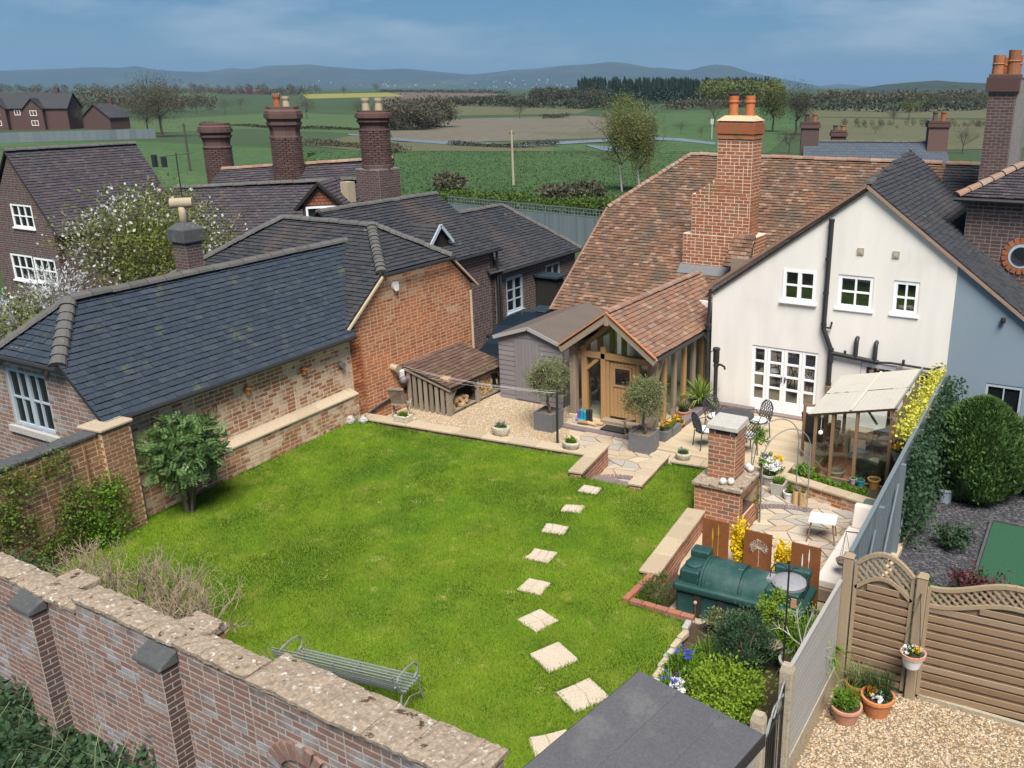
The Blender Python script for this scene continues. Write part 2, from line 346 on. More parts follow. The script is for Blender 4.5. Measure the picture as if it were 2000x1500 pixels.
m_twigd = mat('winter_twigs', S((.055, .05, .04), (.085, .075, .06)), .9, 7)
# metal, plastic, others
m_galv = mat('galvanised_steel', S((.25, .27, .265), (.32, .34, .335)), .5, 8, metal=.4, spec=.5, patch=((.30, .34, .30), 9, .6, .7))
m_tank = mat('green_plastic', S((.014, .052, .047), (.02, .064, .057)), .5, 5, bump=.08, fine=.1, spec=.4, patch=((.06, .115, .105), 1.8, .50, .80), patch2=((.10, .12, .10), 9, .62, .72))
m_tankcap = mat('grey_lid', S((.22, .22, .24), (.27, .27, .29)), .6, 5)
m_corten = mat('rusted_steel', S((.16, .052, .018), (.22, .078, .026), (.18, .06, .02)), .9, 5, bump=.2, bscale=90, patch=((.13, .05, .022), 4, .55, .75))
m_lead = mat('zinc_planter', S((.135, .14, .145), (.19, .195, .20)), .6, 6, metal=.2, patch=((.25, .255, .26), 5, .58, .75))
m_trough = mat('rough_stone_trough', S((.42, .37, .28), (.56, .50, .40)), .95, 9, bump=1.0, bscale=26, patch=((.22, .20, .12), 6, .56, .68))
m_terra = mat('terracotta', S((.46, .17, .065), (.54, .21, .085)), .8, 6, patch=((.50, .30, .2), 6, .62, .8))
m_terrap = mat('pale_terracotta', S((.42, .20, .125), (.50, .26, .17)), .85, 6, patch=((.5, .36, .28), 5, .58, .75))
m_ochre = mat('ochre_glaze', S((.40, .20, .055), (.47, .25, .075)), .4, 6)
m_teal = mat('teal_glaze', S((.01, .25, .33), (.015, .30, .38)), .35, 6)
m_plwhite = mat('white_plastic', S((.72, .72, .71), (.78, .78, .77)), .4, 6, fine=.03)
m_cushion = mat('cream_cushion', S((.70, .62, .54), (.76, .69, .61)), .9, 4, fine=.05)
m_cover = mat('sage_cover', S((.10, .125, .11), (.12, .145, .13)), .7, 3)
m_wicker = mat('dark_wicker', S((.03, .026, .024), (.055, .047, .042)), .7, 90, bump=.6, bscale=120)
m_poly = mat('cream_polycarbonate', S((.60, .565, .49), (.66, .625, .55)), .5, 1.2, fine=.04, patch=((.52, .48, .40), 1.6, .58, .8), trans=.25)
m_polyy = mat('ochre_polycarbonate', S((.30, .27, .13), (.36, .33, .17)), .4, 2, trans=.2, patch=((.18, .15, .07), 3, .55, .75))
m_quarry = mat('quarry_tiles', S((.36, .14, .085), (.42, .175, .11), (.39, .155, .095)), .7, 8, island=True)
m_car = mat('dark_blue_car_paint', S((.006, .012, .018), (.008, .015, .021)), .4, 3, fine=0, coat=.2, spec=.4)
m_bin = mat('bin_plastic', S((.022, .034, .046), (.028, .042, .055)), .5, 3)
m_rubber = mat('black_rubber', S((.022, .021, .021), (.035, .033, .032)), .9, 50, bump=.3)
m_rope = mat('washing_line', S((.72, .70, .66), (.78, .76, .72)), .6, 5)
m_orange = mat('orange_lantern', S((.45, .15, .04), (.52, .2, .06)), .7, 5)
m_cream = mat('cream_clay', S((.33, .27, .18), (.40, .33, .23)), .85, 5)
m_pot_or = mat('orange_chimney_pot', S((.42, .13, .045), (.50, .17, .065)), .8, 7, patch=((.10, .07, .05), 5, .62, .72))
m_wall_far = mat('far_brick', S((.08, .046, .042), (.10, .056, .05)), .9, 4)
m_glass = glass_dark('window_glass'); m_glass2 = glass_dark('dark_window_glass', refl=.10)
m_gclear = glass_clear('clear_glass')
m_globe = mat('frosted_globe', S((.70, .67, .63), (.78, .75, .71)), .25, 4, spec=.5, trans=.3)
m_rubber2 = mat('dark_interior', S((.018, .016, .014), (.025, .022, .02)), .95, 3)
m_interior = mat('room_beige', S((.20, .165, .125), (.24, .20, .155)), .9, 3)
# foliage: a random tone for each leaf
def leafm(name, *c, tr=.3, rough=.6): return mat(name, S(*c), rough, 2.0, island=True, trans=tr, fine=0)
m_leaf = leafm('fresh_leaves', (.05, .11, .012), (.10, .20, .015), (.15, .27, .02), (.07, .15, .02))
m_lime = leafm('lime_leaves', (.12, .22, .015), (.19, .30, .02), (.25, .36, .03), (.15, .25, .03))
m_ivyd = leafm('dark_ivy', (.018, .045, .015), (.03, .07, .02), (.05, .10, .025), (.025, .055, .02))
m_mahonia = leafm('mahonia_leaves', (.03, .07, .022), (.055, .115, .03), (.09, .165, .045), (.14, .20, .07), (.035, .08, .03), tr=.15, rough=.45)
m_climb = leafm('climber_leaves', (.06, .12, .018), (.10, .18, .022), (.15, .22, .03), (.12, .12, .03), (.05, .09, .02))
m_olive = leafm('olive_leaves', (.10, .12, .04), (.16, .185, .07), (.22, .235, .11), (.13, .15, .055), (.07, .09, .03), tr=.15)
m_conifer = leafm('conifer_sprays', (.018, .045, .022), (.03, .07, .03), (.05, .095, .04), (.025, .06, .03), tr=.1)
m_thuja = leafm('thuja_sprays', (.04, .085, .025), (.065, .13, .03), (.10, .17, .04), (.045, .10, .03), tr=.12)
m_yellow = leafm('yellow_flowers', (.60, .40, .005), (.75, .52, .01), (.80, .60, .02), (.50, .35, .02), tr=.25)
m_yivy = leafm('golden_ivy', (.42, .40, .03), (.60, .55, .06), (.70, .66, .12), (.30, .34, .04), (.55, .48, .05), tr=.25)
m_whitefl = leafm('white_flowers', (.72, .72, .70), (.82, .82, .80), (.66, .68, .66), tr=.2)
m_blossom = leafm('magnolia_blossom', (.44, .45, .44), (.52, .52, .50), (.38, .40, .40), tr=.2)
m_purple = leafm('purple_flowers', (.16, .10, .40), (.25, .18, .55), (.10, .07, .30), tr=.2)
m_blue = leafm('blue_flowers', (.04, .06, .38), (.07, .10, .50), (.10, .09, .42), tr=.2)
m_orfl = leafm('orange_flowers', (.70, .22, .01), (.80, .35, .02), (.75, .50, .03), tr=.2)
m_redlf = leafm('red_leaves', (.10, .022, .03), (.16, .035, .045), (.07, .02, .028), (.05, .055, .03), tr=.2)
m_cord = leafm('cordyline_leaves', (.14, .22, .03), (.22, .31, .05), (.30, .38, .09), (.10, .17, .03), tr=.2)
m_mag = leafm('magnolia_leaves', (.10, .12, .025), (.14, .165, .03), (.18, .20, .045), (.11, .13, .03))
m_birch = leafm('birch_leaves', (.13, .15, .04), (.17, .19, .055), (.20, .21, .07), (.12, .13, .045))
m_nleaf = leafm('nettle_leaves', (.025, .06, .028), (.04, .085, .038), (.055, .11, .048), (.07, .11, .062))
m_hedge = leafm('hedge_leaves', (.04, .075, .012), (.065, .11, .016), (.09, .14, .02), (.045, .08, .02))
m_tree = leafm('spring_tree_leaves', (.075, .09, .024), (.11, .13, .03), (.14, .16, .04), (.085, .10, .03))
m_treed = leafm('dark_tree_leaves', (.04, .045, .028), (.058, .062, .036), (.075, .078, .045), (.05, .05, .034))
m_treeb = leafm('budding_tree_twigs', (.07, .065, .042), (.095, .088, .055), (.12, .11, .065), (.08, .072, .05))
m_fir = leafm('fir_needles', (.010, .022, .014), (.016, .032, .02), (.022, .04, .024), tr=.05)
# fields
m_ground = mat('meadow', S((.028, .05, .02), (.038, .064, .026), (.047, .073, .03)), .95, .05, bump=0, patch=((.03, .06, .012), .02, .5, .65))
m_fgreen = mat('green_field', S((.03, .066, .02), (.044, .088, .027), (.037, .075, .023)), .95, .12, patch=((.055, .10, .033), .05, .48, .62), fscale=1.2, fine=.35)
m_fgreen2 = mat('bright_field', S((.052, .088, .03), (.063, .10, .034)), .95, .04, fscale=1.0)
m_fbrown = mat('stubble_field', S((.10, .088, .066), (.125, .108, .08), (.09, .085, .06)), .95, .03, fscale=.6, patch=((.06, .08, .034), .02, .5, .66))
m_fplough = mat('ploughed_field', S((.10, .072, .055), (.12, .085, .065)), .95, .03, fscale=.6)
m_fyellow = mat('rape_field', S((.20, .19, .03), (.22, .20, .045)), .95, .03)
m_fmarsh = mat('marsh_grass', S((.075, .08, .038), (.092, .092, .046), (.055, .072, .03)), .95, .06, fscale=1.2)
m_hill = mat('hill_woods', S((.016, .028, .026), (.026, .042, .032), (.04, .056, .038)), .95, .0035, patch=((.055, .07, .04), .0016, .52, .62), fscale=.02, fine=.3)
m_water = mat('flood_water', S((.13, .16, .18), (.16, .19, .21)), .35, 1, fine=0, spec=.6)
m_path = mat('grey_path', S((.22, .22, .21), (.27, .27, .26)), .9, 3)
# ------------------------------------------------------------------ bricks and tiles laid one by one
def unit_mesh(name, P, mat_):
    return MB().add(P, [(4, 5, 6, 7), (0, 1, 5, 4), (1, 2, 6, 5), (2, 3, 7, 6), (3, 0, 4, 7)]).mesh(name, mat_)
BRICK_P = np.array([(-.5, -.5, 0), (.5, -.5, 0), (.5, .5, 0), (-.5, .5, 0), (-.488, -.45, 1), (.488, -.45, 1), (.488, .45, 1), (-.488, .45, 1)])
TILE_P = np.array([(-.49, -.5, .45), (.49, -.5, .45), (.49, .75, -.15), (-.49, .75, -.15), (-.49, -.5, 1), (.49, -.5, 1), (.49, .75, .1), (-.49, .75, .1)])
UNIT = {}
def scan(poly, v):
    xs = []
    n = len(poly)
    for i in range(n):
        (a, b), (c, d) = poly[i], poly[(i+1) % n]
        if (b <= v < d) or (d <= v < b): xs.append(a+(c-a)*(v-b)/(d-b))
    xs.sort(); return [(xs[i], xs[i+1]) for i in range(0, len(xs)-1, 2)]
def pieces(parent, name, O, U, V, N, poly, h, wd, mt, kind='brick', holes=(), nmax=300, out=.003, jit=.003, seed=1, minw=.05, header=.0, wvar=.0, proud=None):
    """lay bricks (or tiles) course by course over poly (in U,V metres); the largest-looking nmax are parts, the rest one joined part"""
    rg = random.Random(seed); O = np.asarray(O, float); U = nrm(U); V = nrm(V); N = nrm(N)
    vs = [p[1] for p in poly]; v = min(vs); row = 0; L_ = []
    while v < max(vs)-h*.35:
        mid = v+h*.5
        for a, b in scan(poly, mid):
            iv = [(a, b)]
            for (u0, v0, u1, v1) in holes:
                if v0 < mid < v1:
                    iv = [q for (c, d) in iv for q in ((c, min(d, u0)), (max(c, u1), d)) if q[1]-q[0] > .02]
            for c, d in iv:
                k = math.floor(c/wd)-1; x = k*wd + (wd*.5 if row % 2 else 0)
                if wvar: x += wvar*rg.random()*wd
                while x < d:
                    ww = wd
                    if header and rg.random() < header: ww = wd*.5
                    if wvar: ww *= 1+wvar*(rg.random()-.5)
                    x0, x1 = max(x, c), min(x+ww, d)
                    if x1-x0 > minw: L_.append(((x0+x1)/2, mid, x1-x0, h))
                    x += ww
        v += h; row += 1
    key = (kind, mt.name)
    if key not in UNIT: UNIT[key] = unit_mesh(name, BRICK_P if kind == 'brick' else TILE_P, mt)
    P0 = BRICK_P if kind == 'brick' else TILE_P
    gap = (.018 if h > .08 else .014) if kind == 'brick' else .004
    T = []
    for (uc, vc, ww, hh) in L_:
        C = O+U*uc+V*vc; d_ = C-CP; w_ = d_ @ F_; px = PPX+FPX*(d_ @ RT)/max(w_, .1); py = 750-FPX*(d_ @ UP)/max(w_, .1)
        inside = w_ > 0 and -30 < px < 2030 and -30 < py < 1530
        T.append(((0 if inside else 1e4)+w_/(ww+.05)*.25 + w_*.1, uc, vc, ww, hh))
    order = sorted(range(len(T)), key=lambda i: T[i][0]); pick = set(order[:nmax])
    mb = MB(); inv = WM[parent].inverted()
    Rr = []
    for i, (_, uc, vc, ww, hh) in enumerate(T):
        if kind == 'brick':
            d = out+rg.random()*jit; rr = (rg.random()-.5)*.012
            U2 = U+V*rr; B = np.column_stack([U2*(ww-gap), V*(hh-gap), N*(d+.02)]); C = O+U*uc+V*vc-N*.02
        else:
            rr = (rg.random()-.5)*.05; tl = (rg.random()-.5)*jit
            U2 = U+V*rr+N*tl; B = np.column_stack([U2*(ww-gap), V*hh, N*(out*(.8+.5*rg.random()))]); C = O+U*uc+V*(vc+(rg.random()-.5)*hh*.08)+N*.002
        if i in pick:
            M = Matrix([[B[r, 0], B[r, 1], B[r, 2], C[r]] for r in range(3)]+[[0, 0, 0, 1]])
            ob = bpy.data.objects.new(name, UNIT[key]); COL.objects.link(ob); ob.parent = parent; ob.matrix_local = inv @ M
        else: Rr.append(P0 @ B.T + C)
    if Rr:
        A = np.array(Rr); N_ = len(A); mb.v.append(A.reshape(-1, 3))
        base = (np.arange(N_)*8)[:, None, None]; fs = np.array([(4, 5, 6, 7), (0, 1, 5, 4), (1, 2, 6, 5), (2, 3, 7, 6), (3, 0, 4, 7)])
        mb.f.append((base+fs[None]).reshape(-1, 4)); mb.n = N_*8
        mb.build(name+'s', mt, parent, kind='stuff')
def wall_prism(parent, name, O, U, V, N, poly, th, mt, holes=()):
    """solid wall behind face plane with openings; built from bands"""
    O = np.asarray(O, float); U = nrm(U); V = nrm(V); N = nrm(N); mb = MB()
    lv = sorted(set([round(p[1], 5) for p in poly]+[round(q, 5) for hh in holes for q in (hh[1], hh[3])]))
    for a, b in zip(lv[:-1], lv[1:]):
        if b-a < 1e-4: continue
        e = min(1e-4, (b-a)*.01); lo = scan(poly, a+e); hi = scan(poly, b-e); mid = (a+b)/2
        for (l0, l1), (h0, h1) in zip(lo, hi):
            cuts = sorted([(q[0], q[2]) for q in holes if q[1] < mid < q[3]])
            segs = []; cl, ch = l0, h0
            for c0, c1 in cuts: segs.append((cl, c0, ch, c0)); cl = ch = c1
            segs.append((cl, l1, ch, h1))
            for s0, s1, t0, t1 in segs:
                q = [O+U*s0+V*a, O+U*s1+V*a, O+U*t1+V*b, O+U*t0+V*b]
                mb.prism(q, -N*th)
    return mb.build(name, mt, parent)
def brick_wall(parent, O, U, N, poly, mt, mortar, th=.22, holes=(), nmax=300, seed=1, name='wall', V=(0, 0, 1), wd=.26, h=.092, **k):
    wall_prism(parent, name, O, U, V, N, poly, th, mortar, holes)
    pieces(parent, 'brick', O, U, V, N, poly, h, wd, mt, 'brick', holes, nmax, seed=seed, header=.22, **k)
def roof_slope(parent, a, b, c, d, mt, mt_under=None, gauge=.125, wd=.19, nmax=300, seed=1, th=.05, poly=None, jit=.06, out=.034):
    """a-b eave (left to right seen from outside), c above b, d above a; tiles laid on it"""
    a, b, c, d = [np.asarray(q, float) for q in (a, b, c, d)]
    U = nrm(b-a); N = nrm(np.cross(b-a, d-a)); 
    if N[2] < 0: N = -N
    V = nrm(np.cross(N, U)); 
    if V[2] < 0: V = -V
    f = lambda q: ((q-a) @ U, (q-a) @ V)
    P = poly or [f(q) for q in (a, b, c, d)]
    mb = MB(); mb.prism([a+U*u+V*v for u, v in P], -N*th); mb.build('roof_deck', mt_under or m_rubber2, parent)
    pieces(parent, 'roof_tile', a, U, V, N, P, gauge, wd, mt, 'tile', (), nmax, out=out, jit=jit, seed=seed, minw=.03)
    return U, V, N
def ridge_tiles(parent, a, b, mt, r=.11, ln=.32, name='ridge_tile', flat=.75, drop=.02):
    a = np.asarray(a, float); b = np.asarray(b, float); D = b-a; n = max(1, int(np.linalg.norm(D)/ln)); d = D/n; dn = nrm(D)
    s_ = nrm(np.cross(dn, (0, 0, 1))); u_ = np.cross(s_, dn)
    for i in range(n):
        mb = MB(); P0 = a+d*i; P1 = P0+d*.97; k = 7; j = (rnd.random()-.5)*.02; V = []
        for P, rr in ((P0, r*(1.22 if 'hip' in name else 1.05)), (P1, r*.98)):
            for q in range(k):
                t = math.pi*q/(k-1); V.append(P+s_*math.cos(t)*rr+u_*(math.sin(t)*rr*flat-drop+j))
        Fs = [(q, q+1, k+q+1, k+q) for q in range(k-1)]+[tuple(range(k)), tuple(range(2*k-1, k-1, -1))]
        mb.add(V, Fs).build(name, mt, parent)
def gutter(parent, a, b, mt=None, r=.055, name='gutter'):
    mb = MB(); mb.tube([a, b], r, 8); return mb.build(name, mt or m_black, parent)
def window(parent, O, U, N, w, h, cols=2, rows=2, fr=.06, bar=.03, mt=None, gl=None, sill=True, depth=.07, proud=.02, arch=0.0, mull=None, name='window'):
    """O lower-left corner on wall face; frame is one part, each pane a sub-part"""
    mt = mt or m_wpaint; gl = gl or m_glass; O = np.asarray(O, float); U = nrm(U); N = nrm(N); V = A3(0, 0, 1)
    def bar_(mb, u0, v0, u1, v1, n0, n1):
        p = [O+U*u+V*v+N*n for n in (n0, n1) for u, v in ((u0, v0), (u1, v0), (u1, v1), (u0, v1))]; mb.hexa(p)
    mb = MB(); n0, n1 = proud-depth, proud
    bar_(mb, 0, 0, fr, h, n0, n1); bar_(mb, w-fr, 0, w, h, n0, n1); bar_(mb, fr, 0, w-fr, fr, n0, n1-.002); bar_(mb, fr, h-fr, w-fr, h, n0, n1-.002)
    iw, ih = w-2*fr, h-2*fr
    for i in range(1, cols):
        u = fr+iw*i/cols; b = (mull if (mull and i*2 == cols) else bar); bar_(mb, u-b/2, fr, u+b/2, h-fr, n0+.012, n1-.006)
    for j in range(1, rows):
        v = fr+ih*j/rows; bar_(mb, fr, v-bar/2, w-fr, v+bar/2, n0+.016, n1-.010)
    if arch:
        K = 8; pts = [O+U*(w*i/K)+V*(h+arch*math.sin(math.pi*i/K))+N*n0 for i in range(K+1)]
        mb.prism(pts, N*depth*.96)
    wo = mb.build(name, mt, parent)
    for i in range(cols):
        for j in range(rows):
            pm = MB(); bar_(pm, fr+iw*i/cols+.004, fr+ih*j/rows+.004, fr+iw*(i+1)/cols-.004, fr+ih*(j+1)/rows-.004, n0+.018, n0+.026)
            pm.build('pane', gl, wo)
    if sill:
        sm = MB(); bar_(sm, -.05, -.06, w+.05, 0, -.03, proud+.06); sm.build('sill', mt, wo)
    return wo
# ------------------------------------------------------------------ foliage
def leaf_quads(P, D, Nn, L, W):
    """P base points, D directions, Nn normals -> rhombic leaves"""
    D = D/np.linalg.norm(D, axis=1)[:, None]; Sd = np.cross(D, Nn); Sd /= (np.linalg.norm(Sd, axis=1)[:, None]+1e-9)
    L = np.asarray(L).reshape(-1, 1); W = np.asarray(W).reshape(-1, 1)
    return np.stack([P, P+D*L*.5+Sd*W*.5, P+D*L, P+D*L*.5-Sd*W*.5], axis=1)
def leaves(mb, c, rad, n, size, seed=1, shell=.55, clumps=40, spread=.28, asp=.5, up=.3, cut=None, drop=0.0):
    g = np.random.default_rng(seed); c = np.asarray(c, float); rad = np.asarray(rad, float)*np.ones(3)
    K = g.normal(size=(clumps, 3)); K /= np.linalg.norm(K, axis=1)[:, None]; K *= (shell+(1-shell)*g.random((clumps, 1)))*.88
    idx = g.integers(0, clumps, n); Q = K[idx]+g.normal(size=(n, 3))*spread*.5*(.6+.8*g.random((clumps, 1)))[idx]
    P = c+Q*rad; out = Q/(np.linalg.norm(Q, axis=1)[:, None]+1e-6)
    D = out*.6+g.normal(size=(n, 3))*.7+A3(0, 0, up-drop); Nn = out+g.normal(size=(n, 3))*.6+A3(0, 0, .4)
    s = size*(.6+.8*g.random(n)); q = leaf_quads(P, D, Nn, s, s*asp)
    if cut is not None: q = q[cut(P)]
    mb.quads(q); return mb
def limb(mb, p, d, ln, r, depth, rg, tips, bend=.35, split=(2, 3), seg=6, shrink=.72, upw=.12):
    p = np.asarray(p, float); d = nrm(d); pts = [p]; rs = [r]; q = p; n = 3
    for i in range(n):
        d = nrm(d+np.array([rg.gauss(0, bend*.35) for _ in range(3)])+A3(0, 0, upw*.3)); q = q+d*ln/n; pts.append(q); rs.append(r*(1-.42*(i+1)/n))
    mb.tube(pts, rs, seg if depth > 1 else 4, cap=False)
    if depth <= 0: tips.append((q, d)); return
    for k in range(rg.randint(*split)):
        dd = nrm(d+np.array([rg.gauss(0, .62) for _ in range(3)])+A3(0, 0, upw)); limb(mb, q, dd, ln*shrink*(.8+.4*rg.random()), r*.56, depth-1, rg, tips, bend, split, seg, shrink, upw)
    if depth >= 1 and rg.random() < .7:
        m = pts[2]; dd = nrm(d+np.array([rg.gauss(0, .9) for _ in range(3)])); limb(mb, m, dd, ln*shrink*.8, r*.45, depth-1, rg, tips, bend, split, seg, shrink, upw)
def tip_leaves(mb, tips, per, size, spread, seed, asp=.55):
    g = np.random.default_rng(seed); T = np.array([t[0] for t in tips]); n = len(T)*per
    P = np.repeat(T, per, 0)+g.normal(size=(n, 3))*spread; D = g.normal(size=(n, 3))+A3(0, 0, .2); Nn = g.normal(size=(n, 3))+A3(0, 0, .6)
    s = size*(.6+.8*g.random(n)); mb.quads(leaf_quads(P, D, Nn, s, s*asp)); return mb
def blades(mb, c, rad, n, h, wd, seed, lean=.5, droop=.25):
    """strap leaves rising from around c: two quads each, bending over"""
    g = np.random.default_rng(seed); c = np.asarray(c, float)
    a = g.random(n)*2*math.pi; r = np.sqrt(g.random(n))*rad; P = c+np.stack([np.cos(a)*r, np.sin(a)*r, np.zeros(n)], 1)
    b = a+g.normal(size=n)*.6; ln = lean*(.3+.9*g.random(n)); hh = h*(.6+.5*g.random(n))
    o = np.stack([np.cos(b), np.sin(b), np.zeros(n)], 1); t = np.stack([-np.sin(b), np.cos(b), np.zeros(n)], 1)
    z = A3(0, 0, 1); w = (wd*(.7+.6*g.random(n)))[:, None]
    M = P+o*(ln*hh*.45)[:, None]+z*(hh*.72)[:, None]; E = P+o*(ln*hh*1.05)[:, None]+z*(hh*(1-droop*g.random(n)*1.6*ln/max(lean, .01)))[:, None]
    mb.quads(np.stack([P-t*w*.35, P+t*w*.35, M+t*w*.5, M-t*w*.5], 1)); mb.quads(np.stack([M-t*w*.5, M+t*w*.5, E+t*w*.08, E-t*w*.08], 1)); return mb
def inpoly(X, Y, poly):
    r = np.zeros(len(X), bool); n = len(poly)
    for i in range(n):
        (a, b), (c, d) = poly[i], poly[(i+1) % n]
        if abs(d-b) < 1e-9: continue
        k = ((b > Y) != (d > Y)) & (X < (c-a)*(Y-b)/(d-b)+a); r ^= k
    return r
def scatter(poly, n, seed):
    g = np.random.default_rng(seed); p = np.array(poly); lo, hi = p.min(0), p.max(0)
    X = lo[0]+(hi[0]-lo[0])*g.random(n*2); Y = lo[1]+(hi[1]-lo[1])*g.random(n*2); k = inpoly(X, Y, poly); return X[k][:n], Y[k][:n], g
def pebbles(name, poly, z, n, size, mt, seed, flat=.6, parent=None):
    X, Y, g = scatter(poly, n, seed); n = len(X); s = size*(.5+.9*g.random(n))[:, None, None]; a = g.random(n)*6.28
    base = np.array([(1, 0, 0), (0, .75, 0), (-1, 0, 0), (0, -.75, 0), (.1, .1, flat), (0, 0, -flat)])*.5
    J = base[None]*(1+.5*(g.random((n, 6, 3))-.5)); ca, sa = np.cos(a)[:, None], np.sin(a)[:, None]
    x = J[..., 0]*ca-J[..., 1]*sa; y = J[..., 0]*sa+J[..., 1]*ca; Vv = np.stack([x, y, J[..., 2]], -1)*s+np.stack([X, Y, np.full(n, z)+size*.18], 1)[:, None]
    mb = MB(); mb.v.append(Vv.reshape(-1, 3)); fs = np.array([(0, 1, 4), (1, 2, 4), (2, 3, 4), (3, 0, 4)]); mb.f.append(((np.arange(n)*6)[:, None, None]+fs[None]).reshape(-1, 3)); mb.n = n*6
    o = mb.build(name, mt, parent, kind='stuff'); return o
def sheet(name, poly, z, mt, th=0.0, kind='structure', parent=None):
    mb = MB(); P = [(p[0], p[1], z) for p in poly]
    if th: mb.prism([(p[0], p[1], z-th) for p in poly], (0, 0, th))
    else: mb.add(P, [tuple(range(len(P)))])
    o = mb.build(name, mt, parent); o['kind'] = kind; return o
def slabs(parent, name, poly, z, sx, sy, mt, seed, gap=.012, th=.03, jit=.28, rz=0.0, outer=None):
    """crazy paving: irregular stones, each its own part"""
    rg = random.Random(seed); p = np.array(poly); c0 = p.mean(0); Rm = rotz(rz)[:2, :2]; q = (p-c0) @ Rm; lo, hi = q.min(0)-.2, q.max(0)+.2
    nx, ny = int((hi[0]-lo[0])/sx)+1, int((hi[1]-lo[1])/sy)+1
    gp = {(i, j): np.array([lo[0]+(i+(.5 if j % 2 else 0))*sx+rg.uniform(-jit, jit)*sx, lo[1]+j*sy+rg.uniform(-jit, jit)*sy]) for i in range(nx+2) for j in range(ny+2)}
    for i in range(nx+1):
        for j in range(ny+1):
            c = [gp[(i, j)], gp[(i+1, j)], gp[(i+1, j+1)], gp[(i, j+1)]]
            w_ = [a @ Rm.T+c0 for a in c]; m = sum(w_)/4
            if not inpoly(np.array([m[0]]), np.array([m[1]]), poly)[0]: continue
            w_ = [m+(a-m)*(1-gap*2/max(.05, np.linalg.norm(a-m))) for a in w_]; zz = z+rg.uniform(0, .006)
            MB().prism([(a[0], a[1], z-th) for a in w_], (0, 0, zz-z+th)).build(name, mt, parent)

# ------------------------------------------------------------------ land, fields and hills
GZ = -1.2
tag(MB().quads([[(-16000, -3000, GZ), (14000, -3000, GZ), (14000, 22000, GZ), (-16000, 22000, GZ)]]).build('ground', m_ground), kind='structure')
def field(name, pts, mt, k):
    sheet(name, [G(u, v, GZ)[:2] for u, v in pts], GZ+.03*k, mt)
field('field', [(600, 300), (760, 285), (1080, 278), (1400, 290), (1500, 350), (1250, 400), (600, 420)], m_fgreen, 1)
field('field', [(0, 280), (250, 275), (540, 290), (620, 300), (500, 350), (0, 400)], m_fgreen, 1)
field('field', [(240, 237), (560, 220), (720, 226), (720, 262), (480, 252), (260, 262)], m_fgreen2, 1)
field('field', [(760, 252), (900, 232), (1140, 226), (1260, 236), (1230, 268), (900, 278), (770, 275)], m_fbrown, 1)
field('field', [(880, 205), (1160, 212), (1130, 222), (890, 226)], m_fmarsh, 1)
field('field', [(700, 262), (780, 278), (1080, 280), (1080, 296), (720, 296), (600, 285)], m_fmarsh, 2)
field('field', [(770, 180), (960, 181), (1010, 195), (920, 206), (740, 200)], m_fplough, 1)
field('field', [(590, 184), (760, 181), (790, 188), (600, 193)], m_fyellow, 2)
field('field', [(130, 176), (420, 174), (420, 190), (100, 190)], m_fgreen2, 1)
field('field', [(1560, 212), (2000, 206), (2000, 232), (1560, 228)], m_fmarsh, 1)
field('field', [(1600, 230), (2000, 236), (2000, 290), (1560, 300)], m_fmarsh, 2)
field('field', [(1280, 222), (1570, 204), (1580, 232), (1500, 300), (1290, 300)], m_fgreen, 2)
for pts in ([(755, 270), (900, 279), (1010, 282), (1200, 272), (1200, 277), (1010, 288), (880, 284), (752, 274)], [(1240, 268), (1330, 271), (1400, 280), (1395, 284), (1320, 276), (1240, 273)], [(1140, 284), (1200, 288), (1240, 300), (1180, 296)], [(680, 262), (720, 264), (720, 267), (680, 265)]):
    sheet('flood_water', [G(u, v, GZ)[:2] for u, v in pts], GZ+.12, m_water)
def hill_strip(name, prof, dist, depth, base, mt, seed, amp):
    g = np.random.default_rng(seed); us = np.linspace(prof[0][0], prof[-1][0], 150); vs = np.interp(us, [p[0] for p in prof], [p[1] for p in prof])
    rows = 14; V = []; 
    for j in range(rows):
        t = j/(rows-1)
        for i, (u, v) in enumerate(zip(us, vs)):
            P = DT(u, v, dist); hgt = max(2.0, P[2]-base); d = ray(u, 168); dd = d[:2]/np.linalg.norm(d[:2])
            s = math.sin(min(1, t*1.5)*math.pi/2)**1.3 if t < .667 else 1-((t-.667)/.333)*.9
            off = (t-.667)*depth; nz = amp*hgt*(.55*math.sin(i*.41+j*1.3)+.45*math.sin(i*.93-j*.8+seed))*(s*(1-s)*2.2)
            V.append((P[0]+dd[0]*off, P[1]+dd[1]*off, base+hgt*s+nz-(1.5 if j in (0, rows-1) else 0)))
    n = len(us); Fs = [(j*n+i, j*n+i+1, (j+1)*n+i+1, (j+1)*n+i) for j in range(rows-1) for i in range(n-1)]
    o = MB().add(V, Fs).build(name, mt, None, smooth=True); o['kind'] = 'structure'; return o
hill_strip('hills', [(-500, 150), (-250, 140), (-100, 142), (0, 138), (120, 134), (190, 131), (230, 133), (265, 129), (295, 135), (340, 139), (400, 141), (450, 133), (485, 136), (520, 129), (560, 128), (605, 126), (640, 130), (690, 134), (725, 137), (790, 134), (850, 140), (920, 146), (960, 142), (1000, 137), (1050, 134), (1105, 128), (1150, 126), (1190, 121), (1220, 123), (1270, 132), (1300, 133), (1345, 138), (1375, 129), (1400, 126), (1430, 129), (1465, 142), (1510, 150), (1560, 160), (1610, 170)], 7000, 2600, -20, m_hill, 3, .10)
hill_strip('hills', [(1560, 171), (1600, 168), (1640, 164), (1680, 167), (1720, 171)], 9000, 1500, -30, m_hill, 5, .05)
hill_strip('hills', [(1660, 176), (1720, 166), (1770, 161), (1830, 157), (1870, 160), (1940, 163), (2100, 160), (2300, 170)], 1500, 500, -8, m_hill, 7, .05)
